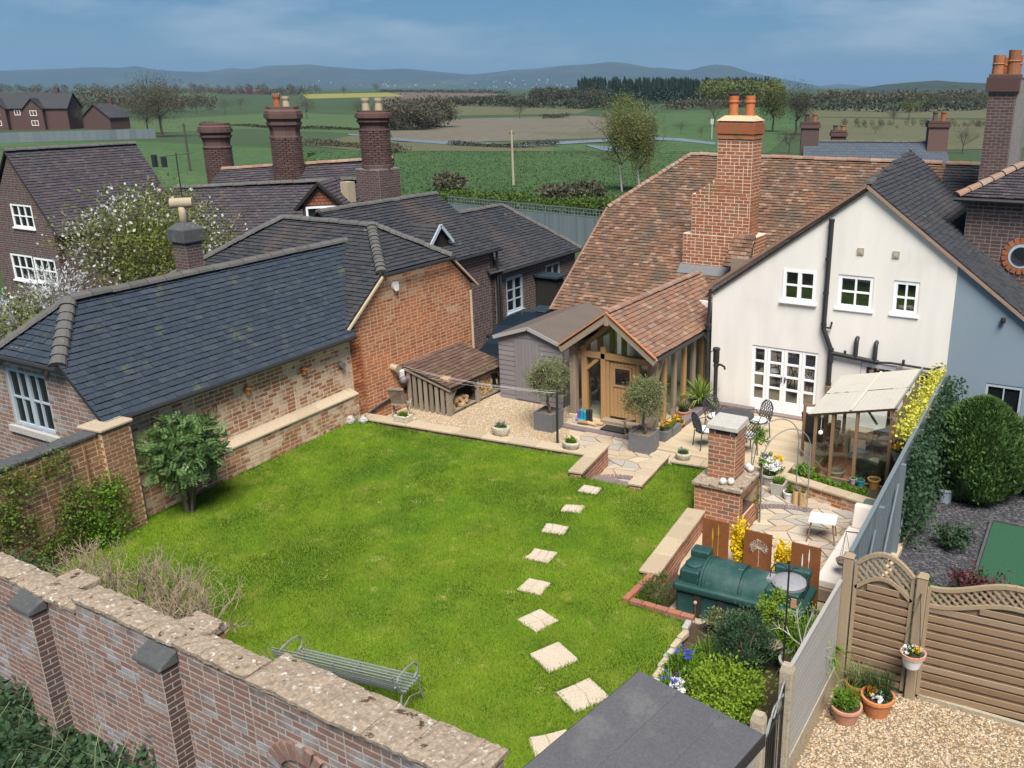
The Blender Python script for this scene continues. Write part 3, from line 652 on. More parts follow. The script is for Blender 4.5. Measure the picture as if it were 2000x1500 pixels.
# scattered pale houses at the foot of the far hills
def far_house(i, u, v, t, w_, rg):
    P = DT(u, v, t); mb = MB(); s = w_
    mb.box((0, 0, s*.3), (s*1.4, s*.8, s*.6)); mb.prism([(-s*.75, -s*.45, s*.6), (-s*.75, s*.45, s*.6), (-s*.75, 0, s*.95)], (s*1.5, 0, 0))
    return mb, P
rg = random.Random(11)
m_farw = mat('pale_house_walls', S((.30, .31, .32), (.42, .42, .41)), .9, .1, fine=0)
HP = [(0, 138), (265, 129), (605, 126), (640, 130), (725, 137), (790, 134), (850, 140), (920, 146), (1000, 137), (1105, 128), (1190, 121)]
for i in range(60):
    u = rg.choice([rg.uniform(590, 800), rg.uniform(800, 1150), rg.uniform(900, 1100)]); v = rg.uniform(155, 171) if u > 880 else rg.uniform(158, 170)
    vr = np.interp(u, [p[0] for p in HP], [p[1] for p in HP]); hg_ = DT(u, vr, 7000)[2]+20; d_ = 5300.0
    while d_ < 6900:                                  # walk along the sight line to the hillside
        t = (d_-7000)/2600+.667; s_ = math.sin(min(1, max(0, t)*1.5)*math.pi/2)**1.3
        if DT(u, v, d_)[2] < -20+hg_*s_: break
        d_ += 20
    P = DT(u, v, d_); s = rg.uniform(4, 8); P[2] -= 2; mb = MB()
    mb.box((0, 0, s*.3), (s*1.4, s*.8, s*.8)); mb.prism([(-s*.75, -s*.45, s*.6), (-s*.75, s*.45, s*.6), (-s*.75, 0, s*.95)], (s*1.5, 0, 0))
    o = link('distant_house', mb.mesh('distant_house', m_farw), None, Matrix.Translation(Vector(P)) @ Matrix.Rotation(rg.random()*3, 4, 'Z')); tag(o, 'tiny pale house scattered at the foot of the far hills', 'house', 'houses at the foot of the hills')
PZ = -0.40     # patio level; the lawn is z = 0
XW, YW, ZW = A3(1, 0, 0), A3(0, 1, 0), A3(0, 0, 1)
def zM(y): return 1.51+(y-23.4)*.7307
# ================================================================== the white cottage
house = thing('cottage', 'white rendered gable cottage with red-brown tiled main roof and tall stepped brick chimney', 'house', (-9.02, 22.1, PZ))
FY = 22.1
def hp(x): return x+9.02
Wp = [(0, 0), (6.12, 0), (6.12, 4.5), (3.88, 6.13), (0, 3.36)]
def hrect(x0, z0, x1, z1): return (x0+9.02, z0-PZ, x1+9.02, z1-PZ)
wins = [(-7.10, 2.76, -6.22, 3.60, 2, 2, .10), (-5.68, 2.73, -4.80, 3.57, 2, 2, None), (-4.32, 2.73, -3.71, 3.55, 2, 2, None)]
fd = (-7.84, -.30, -6.04, 1.47)
holes = [hrect(a, b, c, d) for a, b, c, d, *_ in wins]+[hrect(*fd), hrect(-4.95, -.30, -4.05, 1.42), hrect(-3.55, .55, -3.0, 1.35)]
wall_prism(house, 'gable_wall', (-9.02, FY, PZ), XW, ZW, -YW, Wp, .25, m_white, holes)
for i, (a, b, c, d, co, ro, mu) in enumerate(wins):
    window(house, (a+.005, FY, b+.005), XW, -YW, c-a-.01, d-b-.01, co, ro, .085, .045, proud=-.02 if i else .015, mull=mu)
window(house, (-3.545, FY, .555), XW, -YW, .54, .79, 1, 2, .06, .03, proud=-.02)
# four glazed door leaves, four panes high
lx = [-7.84, -7.42, -6.95, -6.47, -6.04]
for i in range(4):
    x0, x1 = lx[i]+.004, lx[i+1]-.004
    d = window(house, (x0, FY-.01, -.08), XW, -YW, x1-x0, 1.54, 1, 4, .075, .05, proud=-.03, sill=False, name='door')
    MB().b2((x0, FY+.02, -.30), (x1, FY+.082, -.082)).build('bottom_rail', m_wpaint, d)
    if i in (1, 2):
        xk = x1-.04 if i == 1 else x0+.04
        MB().box((xk, FY+.006, .62), (.022, .03, .15)).box((xk+(-.03 if i == 1 else .03), FY-.015, .66), (.07, .02, .018)).build('handle', m_black, d)
MB().b2((-7.9, FY-.22, PZ), (-5.98, FY-.004, -.312)).build('door_step', m_blue_br, house)
d = MB().b2((-4.94, FY+.03, -.29), (-4.06, FY+.08, 1.41)).build('door', m_wpaint, house)
MB().b2((-4.80, FY+.015, .5), (-4.20, FY+.026, 1.28)).build('pane', m_glass, d)
MB().b2((-9.0, FY+1.2, PZ), (-2.95, FY+1.25, 3.5)).build('inner_wall', m_interior, house)
# blue-grey right-hand part
blue = thing('rendered_house', 'blue-grey rendered wall of the neighbouring house under a dark sloping roof', 'house', (-2.9, FY, PZ))
wall_prism(blue, 'wall', (-2.895, FY+.012, PZ-.3), XW, ZW, -YW, [(0, 0), (4.0, 0), (4.0, 1.9), (0, 4.78)], .25, m_bluewall, [(.92, .75, 1.75, 2.0)])
window(blue, (-1.97, FY+.012, .06), XW, -YW, .82, 1.22, 2, 1, .06, .03, mt=m_gpaint, proud=-.01, gl=m_glass2)
MB().lathe([(.05, -.06), (.06, .0), (.05, .06)], (-1.77, FY-.06, 2.86), 10).box((-1.77, FY-.02, 2.86), (.03, .06, .03)).build('wall_lamp', m_rubber, blue)
# wing roof: right-hand slope dark (over the neighbour), left-hand slope red
zr = 5.80
roof_slope(blue, (.9, 22.02, 1.36), (.9, 29.2, 1.36), (-5.85, 29.2, zr), (-5.14, 22.02, zr), m_tile_dark, seed=4, nmax=220)
roof_slope(house, (-9.91, 29.2, 2.66), (-9.2, 22.02, 2.66), (-5.14, 22.02, zr-.13), (-5.85, 29.2, zr-.13), m_tile_red, seed=5, nmax=0)
ridge_tiles(blue, (-5.14, 22.0, zr+.02), (-5.85, 29.1, zr+.02), m_ridge_d, .11, .33)
# verge: brown tile edges and an undercloak above the white wall
mb = MB(); mb.beam((-9.2, 22.04, 2.86), (-5.14, 22.04, 5.76), .10, .07); mb.build('verge', m_ridge, house)
mb = MB(); mb.beam((-5.14, 22.04, 5.74), (.9, 22.04, 1.30), .10, .07); mb.build('verge', m_ridge, house)
# main range
xl, ye = -14.9, 23.25
a = A3(xl, ye, zM(ye)); mainp = [(0, 0), (10.4, 0), (10.4, 7.42), (2.0, 7.42), (0, 4.62)]
Um, Vm = XW, nrm((0, 1, .7307))
roof_slope(house, a, a+XW*10.4, a+XW*10.4+Vm*7.42, a+Vm*7.42, m_tile_red, seed=2, nmax=300, poly=mainp)
a2 = A3(-4.497, ye, zM(ye))
roof_slope(blue, a2, a2+XW*5.5, a2+XW*5.5+Vm*7.42, a2+Vm*7.42, m_tile_dark, seed=3, nmax=60)
yr, zrg = ye+7.42*Vm[1], zM(ye)+7.42*Vm[2]
ridge_tiles(house, (xl+2.0, yr, zrg+.02), (-4.6, yr, zrg+.02), m_ridge, .12, .36)
ridge_tiles(blue, (-4.5, yr, zrg+.02), (.9, yr, zrg+.02), m_ridge, .12, .36)
hb = a+Vm*4.62; ridge_tiles(house, hb+A3(0, 0, .02), (xl+2.0, yr, zrg+.03), m_ridge, .10, .17, name='hip_tile')
mb = MB(); mb.beam(a+A3(-.02, 0, -.02), hb+A3(-.02, 0, -.02), .07, .08); mb.build('verge', m_ridge, house)
MB().b2((xl+.2, 23.6, PZ), (-8.9, 24.0, 1.68)).prism([(xl+.2, 24.0, PZ), (xl+.2, 34.5, PZ), (xl+.2, 34.5, 1.6), (xl+.2, 31.2, 4.2), (xl+.2, 27.2, 4.2), (xl+.2, 24.0, 1.75)], (.25, 0, 0)).build('main_wall', m_white, house)
MB().quads([[(xl+2, yr+.02, zrg-.05), (.9, yr+.02, zrg-.05), (.9, yr+6, zrg-4.4), (xl+2, yr+6, zrg-4.4)], [(xl+.02, 27.1, 4.1), (xl+2, yr+.02, zrg-.05), (xl+2, yr+3, zrg-2.2), (xl+.02, 31.5, 4.1)]]).build('rear_roof', m_felt, house)
# gutter and downpipe at the left corner
MB().tube([(-9.06, 22.02, 2.86), (-9.08, 22.03, 2.3), (-9.10, 22.03, 1.9)], .045, 8).tube([(-9.10, 22.03, 1.75), (-9.10, 22.03, PZ)], .04, 8).lathe([(.05, 0), (.1, .16), (.1, .2)], (-9.10, 22.02, 1.72), 8).build('downpipe', m_black, house)
# soil stack and waste pipes
py = FY-.09
mb = MB(); mb.tube([(-5.92, py, 4.86), (-5.94, py, 2.17), (-5.72, py, 1.66), (-5.70, py, PZ)], .062, 10)
for z in (3.9, 3.05, 2.25, 1.62, 1.3, .7): mb.tube([(-5.94 if z > 2 else -5.71, py, z), (-5.94 if z > 2 else -5.71, py, z+.06)], .075, 10)
mb.tube([(-5.92, py, 4.86), (-5.92, py, 4.92)], .072, 10)
mb.tube([(-5.72, py, 1.56), (-4.5, py, 1.47)], .058, 10); mb.tube([(-4.5, py, 1.47), (-4.2, py, 1.50), (-3.2, py, 1.47), (-3.02, py, 1.58)], .03, 8)
for x, z in ((-5.08, 1.95), (-4.60, 1.9)): mb.tube([(x, py, 1.5), (x, py, z-.03), (x, py+.03, z+.05), (x, FY+.02, z+.06)], .055, 10)
mb.tube([(-5.94, py, 2.2), (-5.76, py, 2.2), (-5.74, py, 2.36)], .028, 8); mb.tube([(-5.35, py, 1.5), (-5.35, py, 1.66)], .035, 8)
mb.tube([(-3.9, py, 1.5), (-3.9, py, 1.62)], .035, 8)
mb.build('soil_pipe', m_black, house, smooth=True, auto=40)
for x, z in ((-5.18, 4.18), (-4.33, 4.17)):
    v = MB().b2((x-.08, FY-.03, z-.08), (x+.08, FY-.002, z+.08)).build('vent', m_cream, house)
    MB().tube([(x, FY-.032, z), (x, FY-.04, z)], .05, 12).build('vent_grille', m_cement, v)
# chimney: broad base, shoulder, shaft, cap
CY = 25.1
core = MB()
core.b2((-11.27, CY, 2.2), (-9.0, CY+1.1, 3.78)); core.b2((-11.0, CY+.004, 3.5), (-9.174, CY+.74, 4.97)); core.prism([(-11.0, CY+.006, 4.90), (-10.23, CY+.006, 4.90), (-10.23, CY+.006, 5.45)], (0, .9, 0)); core.b2((-10.23, CY+.003, 4.9), (-9.17, CY+.75, 7.1))
chim = core.build('chimney', m_mortar_w, house)
pieces(chim, 'brick', (-11.27, CY, 2.2), XW, ZW, -YW, [(0, 0), (2.27, 0), (2.27, 1.58), (0, 1.58)], .098, .27, m_brick_chim, seed=21, nmax=120, header=.3)
pieces(chim, 'brick', (-11.0, CY+.004, 3.78), XW, ZW, -YW, [(0, 0), (1.826, 0), (1.826, 1.15), (.77, 1.67), (0, 1.15)], .098, .27, m_brick_chim, seed=22, nmax=120, header=.3)
pieces(chim, 'brick', (-10.23, CY+.003, 4.95), XW, ZW, -YW, [(0, 0), (1.06, 0), (1.06, 2.15), (0, 2.15)], .098, .27, m_brick_chim, seed=23, nmax=140, header=.3)
pieces(chim, 'brick', (-9.17, CY+.003, 3.78), YW, ZW, XW, [(0, 0), (.75, 0), (.75, 3.3), (0, 3.3)], .098, .27, m_brick_chim, seed=24, nmax=80, header=.3)
pieces(chim, 'brick', (-9.0, CY, 2.6), YW, ZW, XW, [(0, 0), (1.1, 0), (1.1, 1.17), (0, 1.17)], .098, .27, m_brick_chim, seed=25, nmax=60, header=.3)
for z, o, h in ((6.56, .03, .12), (6.70, .055, .30),):
    MB().b2((-10.23-o, CY-o, z), (-9.17+o, CY+.75+o, z+h)).build('brick_band', m_brick_chim, chim, bevel=.006)
MB().b2((-10.20, CY+.03, 7.0), (-9.2, CY+.72, 7.07)).hexa([(-10.28, CY-.05, 7.06), (-9.12, CY-.05, 7.06), (-9.12, CY+.8, 7.06), (-10.28, CY+.8, 7.06), (-10.1, CY+.15, 7.2), (-9.3, CY+.15, 7.2), (-9.3, CY+.6, 7.2), (-10.1, CY+.6, 7.2)]).build('flaunching', m_mortar_t, chim)
for x, h, dark in ((-9.92, .62, True), (-9.42, .62, False)):
    p_ = MB().lathe([(.14, 0), (.135, .42), (.16, .44), (.16, .48), (.14, .49), (.15, .58), (.15, h), (.11, h), (.10, .2)], (x, CY+.35, 7.12), 16, cap=False).build('chimney_pot', m_pot_or, chim, smooth=True, auto=35)
    if dark: MB().lathe([(.12, 0), (.12, .14), (.17, .15), (.17, .18), (.02, .22)], (x, CY+.35, 7.12+h-.12), 14).build('cowl', m_black, p_)
# lead flashing and the little tiled weathering at the foot of the stack
MB().hexa([(-11.35, CY-.25, zM(CY-.25)-.03), (-8.95, CY-.25, zM(CY-.25)-.03), (-8.95, CY+.1, zM(CY+.1)), (-11.35, CY+.1, zM(CY+.1)), (-11.35, CY-.25, zM(CY-.25)+.05), (-8.95, CY-.25, zM(CY-.25)+.05), (-8.95, CY+.02, zM(CY)+.12), (-11.35, CY+.02, zM(CY)+.12)]).build('flashing', m_lead, chim)
roof_slope(chim, (-9.75, CY-.55, 3.0), (-8.95, CY-.55, 3.0), (-8.95, CY-.02, 3.85), (-9.6, CY-.02, 3.85), m_tile_red, nmax=40, seed=9)
# ================================================================== oak porch
pY = 19.5; rY = 19.08; rxm, rz_, exL, exR, ez = -10.61, 2.68, -11.98, -9.26, 1.68
porch = thing('porch', 'oak framed entrance porch with tiled gable roof and plank door', 'porch', (-10.6, pY, PZ))
roof_slope(porch, (exL, 24.9, ez), (exL, rY, ez), (rxm, rY, rz_), (rxm, 24.9, rz_), m_tile_porch, seed=31, nmax=0)
roof_slope(porch, (exR, rY, ez), (exR, 24.9, ez), (rxm, 24.9, rz_), (rxm, rY, rz_), m_tile_porch, seed=32, nmax=300)
ridge_tiles(porch, (rxm, rY, rz_+.03), (rxm, 24.75, rz_+.03), m_ridge, .10, .30)
for s, ex in ((-1, exL), (1, exR)):
    MB().beam((rxm, rY+.04, rz_-.13), (ex+s*.02, rY+.04, ez-.13), .07, .2).build('barge_board', m_oakw, porch, bevel=.01)
    MB().beam((rxm, rY-.005, rz_+.0), (ex+s*.03, rY-.005, ez+.0), .05, .035).build('verge', m_terra, porch)
MB().box((rxm, rY+.03, rz_-.16), (.12, .1, .36), taper=.8).build('finial', m_oakw, porch, bevel=.01)
posts = [(-11.82, pY, .18), (-11.55, pY+.12, .15), (-10.98, pY+.12, .14), (-9.45, pY, .17), (-9.62, pY+.12, .13)]
for x, y, s in posts: MB().b2((x-s/2, y-s/2, PZ), (x+s/2, y+s/2, 1.62)).build('post', m_oakw if s > .16 else m_oak, porch, bevel=.01)
for i in range(5):
    y = pY+.55+i*.62; MB().b2((-9.53, y-.06, PZ), (-9.40, y+.06, 1.6)).build('post', m_oakw if i % 2 else m_oak, porch, bevel=.01)
    g0 = MB().b2((-9.47, y-.56, -.1), (-9.455, y-.06, 1.5)).build('glazing', m_gclear, porch)
for i in range(4):
    y = pY+.7+i*.7; MB().b2((-11.87, y-.06, PZ), (-11.74, y+.06, 1.6)).build('post', m_oak, porch)
MB().b2((-11.82, pY+.05, 1.30), (-9.45, pY+.19, 1.46)).build('tie_beam', m_oak, porch, bevel=.01)
for x in (-9.56, -11.9): MB().b2((x, pY, 1.50), (x+.19, 23.4, 1.66)).build('wall_plate', m_oakw, porch)
MB().beam((-11.52, pY+.12, .95), (-11.12, pY+.12, 1.30), .07, .09).build('brace', m_oak, porch)
MB().beam((-9.46, pY+.15, 1.0), (-9.46, pY+.5, 1.5), .07, .09, up=(1, 0, 0)).build('brace', m_oakw, porch)
for s in (-1, 1): MB().beam((rxm, pY+.13, rz_-.28), (rxm+s*1.05, pY+.13, 1.48), .09, .1).build('truss', m_oak, porch)
MB().prism([(-11.5, pY+.16, 1.46), (-9.7, pY+.16, 1.46), (rxm, pY+.16, 2.35)], (0, .012, 0)).build('glazing', m_gclear, porch)
MB().b2((-11.47, pY+.14, PZ+.1), (-11.05, pY+.152, 1.3)).build('glazing', m_gclear, porch)
MB().b2((-9.72, pY+.14, PZ+.1), (-9.9, pY+.152, 1.3)).build('glazing', m_gclear, porch)
door = MB().b2((-10.86, pY+.14, -.26), (-9.98, pY+.16, 1.28)).build('door', m_oak, porch)
for i in range(7):
    x0 = -10.80+i*.108
    for z0, z1 in (((-.24, 1.24),) if i in (0, 6) else ((-.24, .60), (1.15, 1.24))):
        MB().b2((x0, pY+.11, z0), (x0+.1, pY+.139, z1)).build('plank', m_oak, door, bevel=.006)
MB().b2((-10.9, pY+.09, -.3), (-10.81, pY+.17, 1.3)).b2((-10.03, pY+.09, -.3), (-9.94, pY+.17, 1.3)).build('door_frame', m_oak, door)
for a_, b_, c_, d_ in ((-10.69, .60, -10.16, .65), (-10.69, 1.10, -10.16, 1.15), (-10.69, .65, -10.64, 1.10), (-10.21, .65, -10.16, 1.10)): MB().b2((a_, pY+.085, b_), (c_, pY+.11, d_)).build('window_frame', m_oak, door)
MB().b2((-10.64, pY+.1, .65), (-10.21, pY+.108, 1.10)).build('pane', m_glass, door)
MB().b2((-10.95, pY-.16, PZ), (-9.9, pY+.08, -.28)).build('threshold', m_oakw, porch, bevel=.01)
MB().b2((-11.8, pY+.2, PZ), (-9.5, 23.5, PZ+.05)).build('floor', m_stone, porch)
MB().b2((-11.68, 23.3, PZ), (-9.55, 23.4, 2.2)).build('back_wall', m_white, porch)
for x in (-11.82, -9.45): MB().box((x, pY, PZ+.06), (.3, .3, .12), taper=.8).build('pad_stone', m_coping, porch, bevel=.02)
MB().tube([(exR+.05, rY+.05, ez-.06), (exR+.05, 22.0, ez-.06)], .05, 8).tube([(exR+.05, 21.95, ez-.06), (-9.13, 22.03, ez-.2)], .04, 8).build('gutter', m_black, porch)
# ================================================================== garden shed (mauve-grey)
shed = thing('garden_shed', 'mauve-grey boarded garden shed with brown felt roof beside the porch', 'shed', (-13.45, 19.9, PZ))
sy0, sy1, sx0, sx1 = 19.9, 23.0, -14.5, -12.42
wall_prism(shed, 'end_wall', (sx0, sy0+.02, PZ), XW, ZW, -YW, [(0, 0), (2.08, 0), (2.08, 1.86), (1.04, 2.14), (0, 1.86)], .04, m_shed)
nb = 15
for i in range(nb):
    z0 = PZ+i*.142; z1 = z0+.146; k = max(0, (z1-PZ-1.86)/.28); q = 1.04*min(1, k)
    if q > .95: continue
    MB().hexa([(sx0+q, sy0-.012, z0), (sx1-q, sy0-.012, z0), (sx1-q, sy0+.018, z0), (sx0+q, sy0+.018, z0), (sx0+q, sy0, z1), (sx1-q, sy0, z1), (sx1-q, sy0+.018, z1), (sx0+q, sy0+.018, z1)]).build('board', m_shed, shed)
MB().b2((sx0, sy0+.03, PZ), (sx0+.03, sy1, 1.46)).b2((sx1-.03, sy0+.03, PZ), (sx1, sy1, 1.46)).b2((sx0, sy1-.03, PZ), (sx1, sy1, 1.46)).build('side_walls', m_shed, shed)
sd_ = MB().b2((-13.95, sy0-.024, PZ+.05), (-13.15, sy0-.011, 1.38)).build('door', m_shed, shed)
for i in range(7): MB().b2((-13.94+i*.112, sy0-.034, PZ+.06), (-13.94+i*.112+.106, sy0-.025, 1.37)).build('plank', m_shed, sd_)
MB().hexa([(sx0-.1, sy0-.1, 1.40), (-13.46, sy0-.1, 1.78), (-13.46, sy1+.05, 1.78), (sx0-.1, sy1+.05, 1.40), (sx0-.1, sy0-.1, 1.44), (-13.46, sy0-.1, 1.82), (-13.46, sy1+.05, 1.82), (sx0-.1, sy1+.05, 1.44)]).hexa([(-13.458, sy0-.1, 1.78), (sx1+.1, sy0-.1, 1.42), (sx1+.1, sy1+.05, 1.42), (-13.458, sy1+.05, 1.78), (-13.458, sy0-.1, 1.82), (sx1+.1, sy0-.1, 1.46), (sx1+.1, sy1+.05, 1.46), (-13.458, sy1+.05, 1.82)]).build('roof', m_felt, shed)
for s, xe in ((-1, sx0-.1), (1, sx1+.1)): MB().beam((-13.46, sy0-.115, 1.76), (xe, sy0-.115, 1.385), .025, .1).build('barge_board', m_comp, shed)
# ================================================================== outbuilding with blue-grey roof on the lawn's left side
ob = thing('outbuilding', 'long low brick outbuilding with blue-grey tiled roof along the lawn', 'outbuilding', (-16.1, 9.45, 0))
OA, OB = A3(-15.95, 9.45, 0), A3(-16.3, 16.1, 0); OU = nrm(OB-OA); ON = A3(OU[1], -OU[0], 0); OL = np.linalg.norm(OB-OA)
brick_wall(ob, OA+ZW*.0, OU, ON, [(0, 0), (OL, 0), (OL, 2.2), (0, 2.2)], m_brick_old, m_mortar_w, .25, nmax=300, seed=41, name='long_wall')
plo = ON*.26; P0 = OA+OU*.35
brick_wall(ob, P0+plo, OU, ON, [(0, 0), (OL-.5, 0), (OL-.5, .62), (0, .62)], m_brick_old, m_mortar, .26, nmax=220, seed=42, name='plinth')
n = 9
for i in range(n):
    s0, s1 = (OL-.5)*i/n, (OL-.5)*(i+1)/n-.008; q0, q1 = P0+OU*s0, P0+OU*s1
    MB().hexa([q0+plo*1.15+ZW*.62, q1+plo*1.15+ZW*.62, q1+ZW*.62+ON*.015, q0+ZW*.62+ON*.015, q0+plo*1.15+ZW*.67, q1+plo*1.15+ZW*.67, q1+ZW*.78+ON*.015, q0+ZW*.78+ON*.015]).build('coping_stone', m_coping, ob, bevel=.012)
# near gable end with half hip
NU = -XW; gw = 3.95
ge = [(0, -.6), (gw, -.6), (gw, 2.2), (gw-1.05, 3.18), (1.05, 3.18), (0, 2.2)]
w0 = (1.62, 1.50, 2.98, 2.72)
brick_wall(ob, (-15.94, 9.43, 0), NU, -YW, ge, m_brick_wall, m_mortar_g, .25, holes=[w0], nmax=260, seed=43, name='gable_wall', wd=.225)
window(ob, (-18.92, 9.44, 1.50), XW, -YW, 1.36, 1.22, 4, 2, .07, .035, mt=m_gpaint, proud=-.02, arch=.16, mull=.11, gl=m_glass2)
MB().b2((-19.06, 9.36, 1.36), (-17.42, 9.425, 1.492)).build('stone_sill', m_cement, ob)
for i in range(13):
    t = (i-6)*.11; c_ = A3(-18.24+math.sin(t)*1.35, 9.413, 2.98-1.35*.96+math.cos(t)*1.30+.12); MB().box(c_, (.105, .03, .22), roty(t)).build('arch_brick', m_brick_wall, ob)
rz1 = 4.02; rx = -17.9
eR0, eR1 = A3(-15.75, 9.3, 2.12), A3(-16.12, 18.0, 2.12); rg0, rg1 = A3(-17.78, 10.3, rz1), A3(-18.15, 18.4, rz1)
hipE0 = A3(-16.78, 9.28, 3.05); hipE1 = A3(-18.86, 9.28, 3.05)
Uo = nrm(eR1-eR0); No = nrm(np.cross(eR1-eR0, rg0-eR0)); No = No if No[2] > 0 else -No; Vo = nrm(np.cross(No, Uo)); Vo = Vo if Vo[2] > 0 else -Vo
f2 = lambda q: ((q-eR0) @ Uo, (q-eR0) @ Vo)
roof_slope(ob, eR0, eR1, rg1, rg0, m_tile_grey, seed=44, nmax=300, gauge=.13, wd=.2, poly=[f2(q) for q in (eR0, eR0+(eR1-eR0)*.775, rg1, rg0, hipE0)], out=.03, jit=.04)
eL0, eL1 = A3(-19.95, 9.3, 2.12), A3(-20.3, 18.0, 2.12)
MB().add([eL0, eL1, rg1, rg0, hipE1], [(0, 1, 2, 3, 4)]).build('rear_slope', m_tile_grey, ob)
roof_slope(ob, hipE1, hipE0, rg0+A3(.02, 0, 0), rg0-A3(.02, 0, 0), m_tile_grey, seed=45, nmax=60, gauge=.13, wd=.2)
ridge_tiles(ob, rg0+ZW*.02, rg1+ZW*.02, m_ridge_d, .14, .42)
ridge_tiles(ob, hipE0+ZW*.03, rg0+ZW*.03, m_ridge_d, .13, .2, name='hip_tile'); ridge_tiles(ob, hipE1+ZW*.03, rg0+ZW*.03, m_ridge_d, .13, .2, name='hip_tile')
gutter(ob, eR0+A3(.06, 0, -.02), A3(-16.02, 16.05, 2.1)); gutter(ob, hipE0+A3(.05, -.06, -.03), hipE1+A3(-.05, -.06, -.03))
for p, q in ((eR0, hipE0), (eL0, hipE1)): MB().beam(p+A3(0, .06, -.02), q+A3(0, .06, -.04), .05, .06).build('verge', m_cement, ob)
# ================================================================== brick gable wing
wing = thing('brick_wing', 'orange brick half-hipped gable wing behind the log store', 'outbuilding', (-16.3, 18.6, PZ))
WX = -16.3; wy0, wy1 = 16.1, 21.1
wp = [(0, 0), (5.0, 0), (5.0, 2.92), (3.98, 3.82), (1.35, 3.82), (0, 2.74)]
brick_wall(wing, (WX, wy0, PZ), YW, XW, wp, m_brick_or, m_mortar, .25, nmax=300, seed=51, name='gable_wall')
brick_wall(wing, (-16.9, wy0+.01, PZ), XW, -YW, [(0, 0), (.6, 0), (.6, 2.7), (0, 2.7)], m_brick_or, m_mortar, .2, nmax=60, seed=52, name='return_wall')
brick_wall(wing, (WX+.002, wy0-.0, PZ), YW, XW, [(0, 0), (.36, 0), (.36, 2.5), (0, 2.5)], m_brick_or, m_mortar, .05, nmax=0, seed=53, name='pier', out=.05)
ap = A3(-17.6, 18.6, 4.42); apl = A3(-20.85, 18.6, 4.42)
h0, h1 = A3(-16.2, 17.35, 3.44), A3(-16.2, 20.15, 3.44); e0, e1 = A3(-16.2, 15.95, 2.30), A3(-16.2, 21.25, 2.46)
el0 = A3(-24.3, 15.95, 2.30)
def rslope(par, pts, mt, seed, nmax, **k):
    """pts: eave left, eave right, then the rest anticlockwise, all on one plane"""
    P = [np.asarray(p, float) for p in pts]; a_, b_ = P[0], P[1]; U_ = nrm(b_-a_); N_ = nrm(np.cross(b_-a_, P[-1]-a_)); N_ = N_ if N_[2] > 0 else -N_
    V_ = nrm(np.cross(N_, U_)); V_ = V_ if V_[2] > 0 else -V_
    P = [q-N_*((q-a_) @ N_) for q in P]
    roof_slope(par, a_, b_, P[2], P[-1], mt, seed=seed, nmax=nmax, poly=[((q-a_) @ U_, (q-a_) @ V_) for q in P], **k)
rslope(wing, [el0, e0, h0, ap, apl], m_tile_dark, 54, 300)
rslope(wing, [h0, h1, ap+A3(0, .02, 0), ap], m_tile_dark, 55, 80)
MB().add([e1, A3(-24.3, 21.25, 2.46), apl, ap, h1], [(0, 1, 2, 3, 4)]).add([A3(-24.3, 21.25, 2.4), el0, apl], [(0, 1, 2)]).build('rear_slope', m_tile_dark, wing)
ridge_tiles(wing, ap+ZW*.02, apl+ZW*.02, m_ridge_d, .13, .36)
ridge_tiles(wing, h0+ZW*.04, ap+ZW*.04, m_ridge_d, .13, .16, name='hip_tile'); ridge_tiles(wing, h1+ZW*.04, ap+ZW*.04, m_ridge_d, .13, .16, name='hip_tile'); ridge_tiles(wing, el0+ZW*.04, apl+ZW*.04, m_ridge_d, .13, .2, name='hip_tile')
gutter(wing, h0+A3(.1, -.05, -.04), h1+A3(.1, .05, -.04))
for p, q in ((e0, h0), (e1, h1)): MB().beam(p+A3(.06, 0, -.03), q+A3(.06, 0, -.05), .06, .05).build('verge', m_coping, wing)
MB().tube([(WX+.06, 21.02, 2.3), (WX+.06, 21.02, .3)], .04, 8).build('downpipe', m_coping, wing)
al = MB().tube([(WX+.012, 17.86, 3.02), (WX+.09, 17.86, 3.02)], .11, 14).build('alarm_box', m_plwhite, wing); al.scale = (1, 1, 1)
MB().b2((WX+.09, 17.80, 2.9), (WX+.12, 17.92, 3.14)).build('alarm_face', m_plwhite, al)
MB().tube([(WX, 17.53, .88), (WX+.22, 17.53, .86)], [.09, .10], 12).build('flue', m_cream, wing)
MB().beam((WX+.03, 16.4, -.12), (WX+.03, 18.2, .18), .05, .05).build('cable_conduit', m_black, wing)
# rear wall of the yard side and chimney with cowl
cst = thing('chimney_stack', 'small brick chimney with stone cap and cowled clay pot behind the blue-grey roof', 'chimney', (-20.9, 15.4, 1.5))
wall_prism(cst, 'stack', (-21.25, 15.1, 1.5), XW, ZW, -YW, [(0, 0), (.62, 0), (.62, 2.7), (0, 2.7)], .6, m_mortar_d)
pieces(cst, 'brick', (-21.25, 15.1, 2.6), XW, ZW, -YW, [(0, 0), (.62, 0), (.62, 1.6), (0, 1.6)], .075, .225, m_brick_dark, nmax=60, seed=57); pieces(cst, 'brick', (-20.63, 15.1, 2.6), YW, ZW, XW, [(0, 0), (.6, 0), (.6, 1.6), (0, 1.6)], .075, .225, m_brick_dark, nmax=60, seed=58)
MB().b2((-21.33, 15.02, 4.2), (-20.55, 15.78, 4.52)).hexa([(-21.33, 15.02, 4.52), (-20.55, 15.02, 4.52), (-20.55, 15.78, 4.52), (-21.33, 15.78, 4.52), (-21.1, 15.25, 4.68), (-20.8, 15.25, 4.68), (-20.8, 15.55, 4.68), (-21.1, 15.55, 4.68)]).build('cap', m_capd, cst, bevel=.01)
pt = MB().lathe([(.15, 0), (.11, .3), (.11, .45)], (-20.94, 15.4, 4.62), 14).build('chimney_pot', m_cream, cst, smooth=True)
MB().tube([(-21.2, 15.22, 5.16), (-20.66, 15.6, 5.18)], .13, 14).build('cowl', m_cream, pt, smooth=True, auto=40)
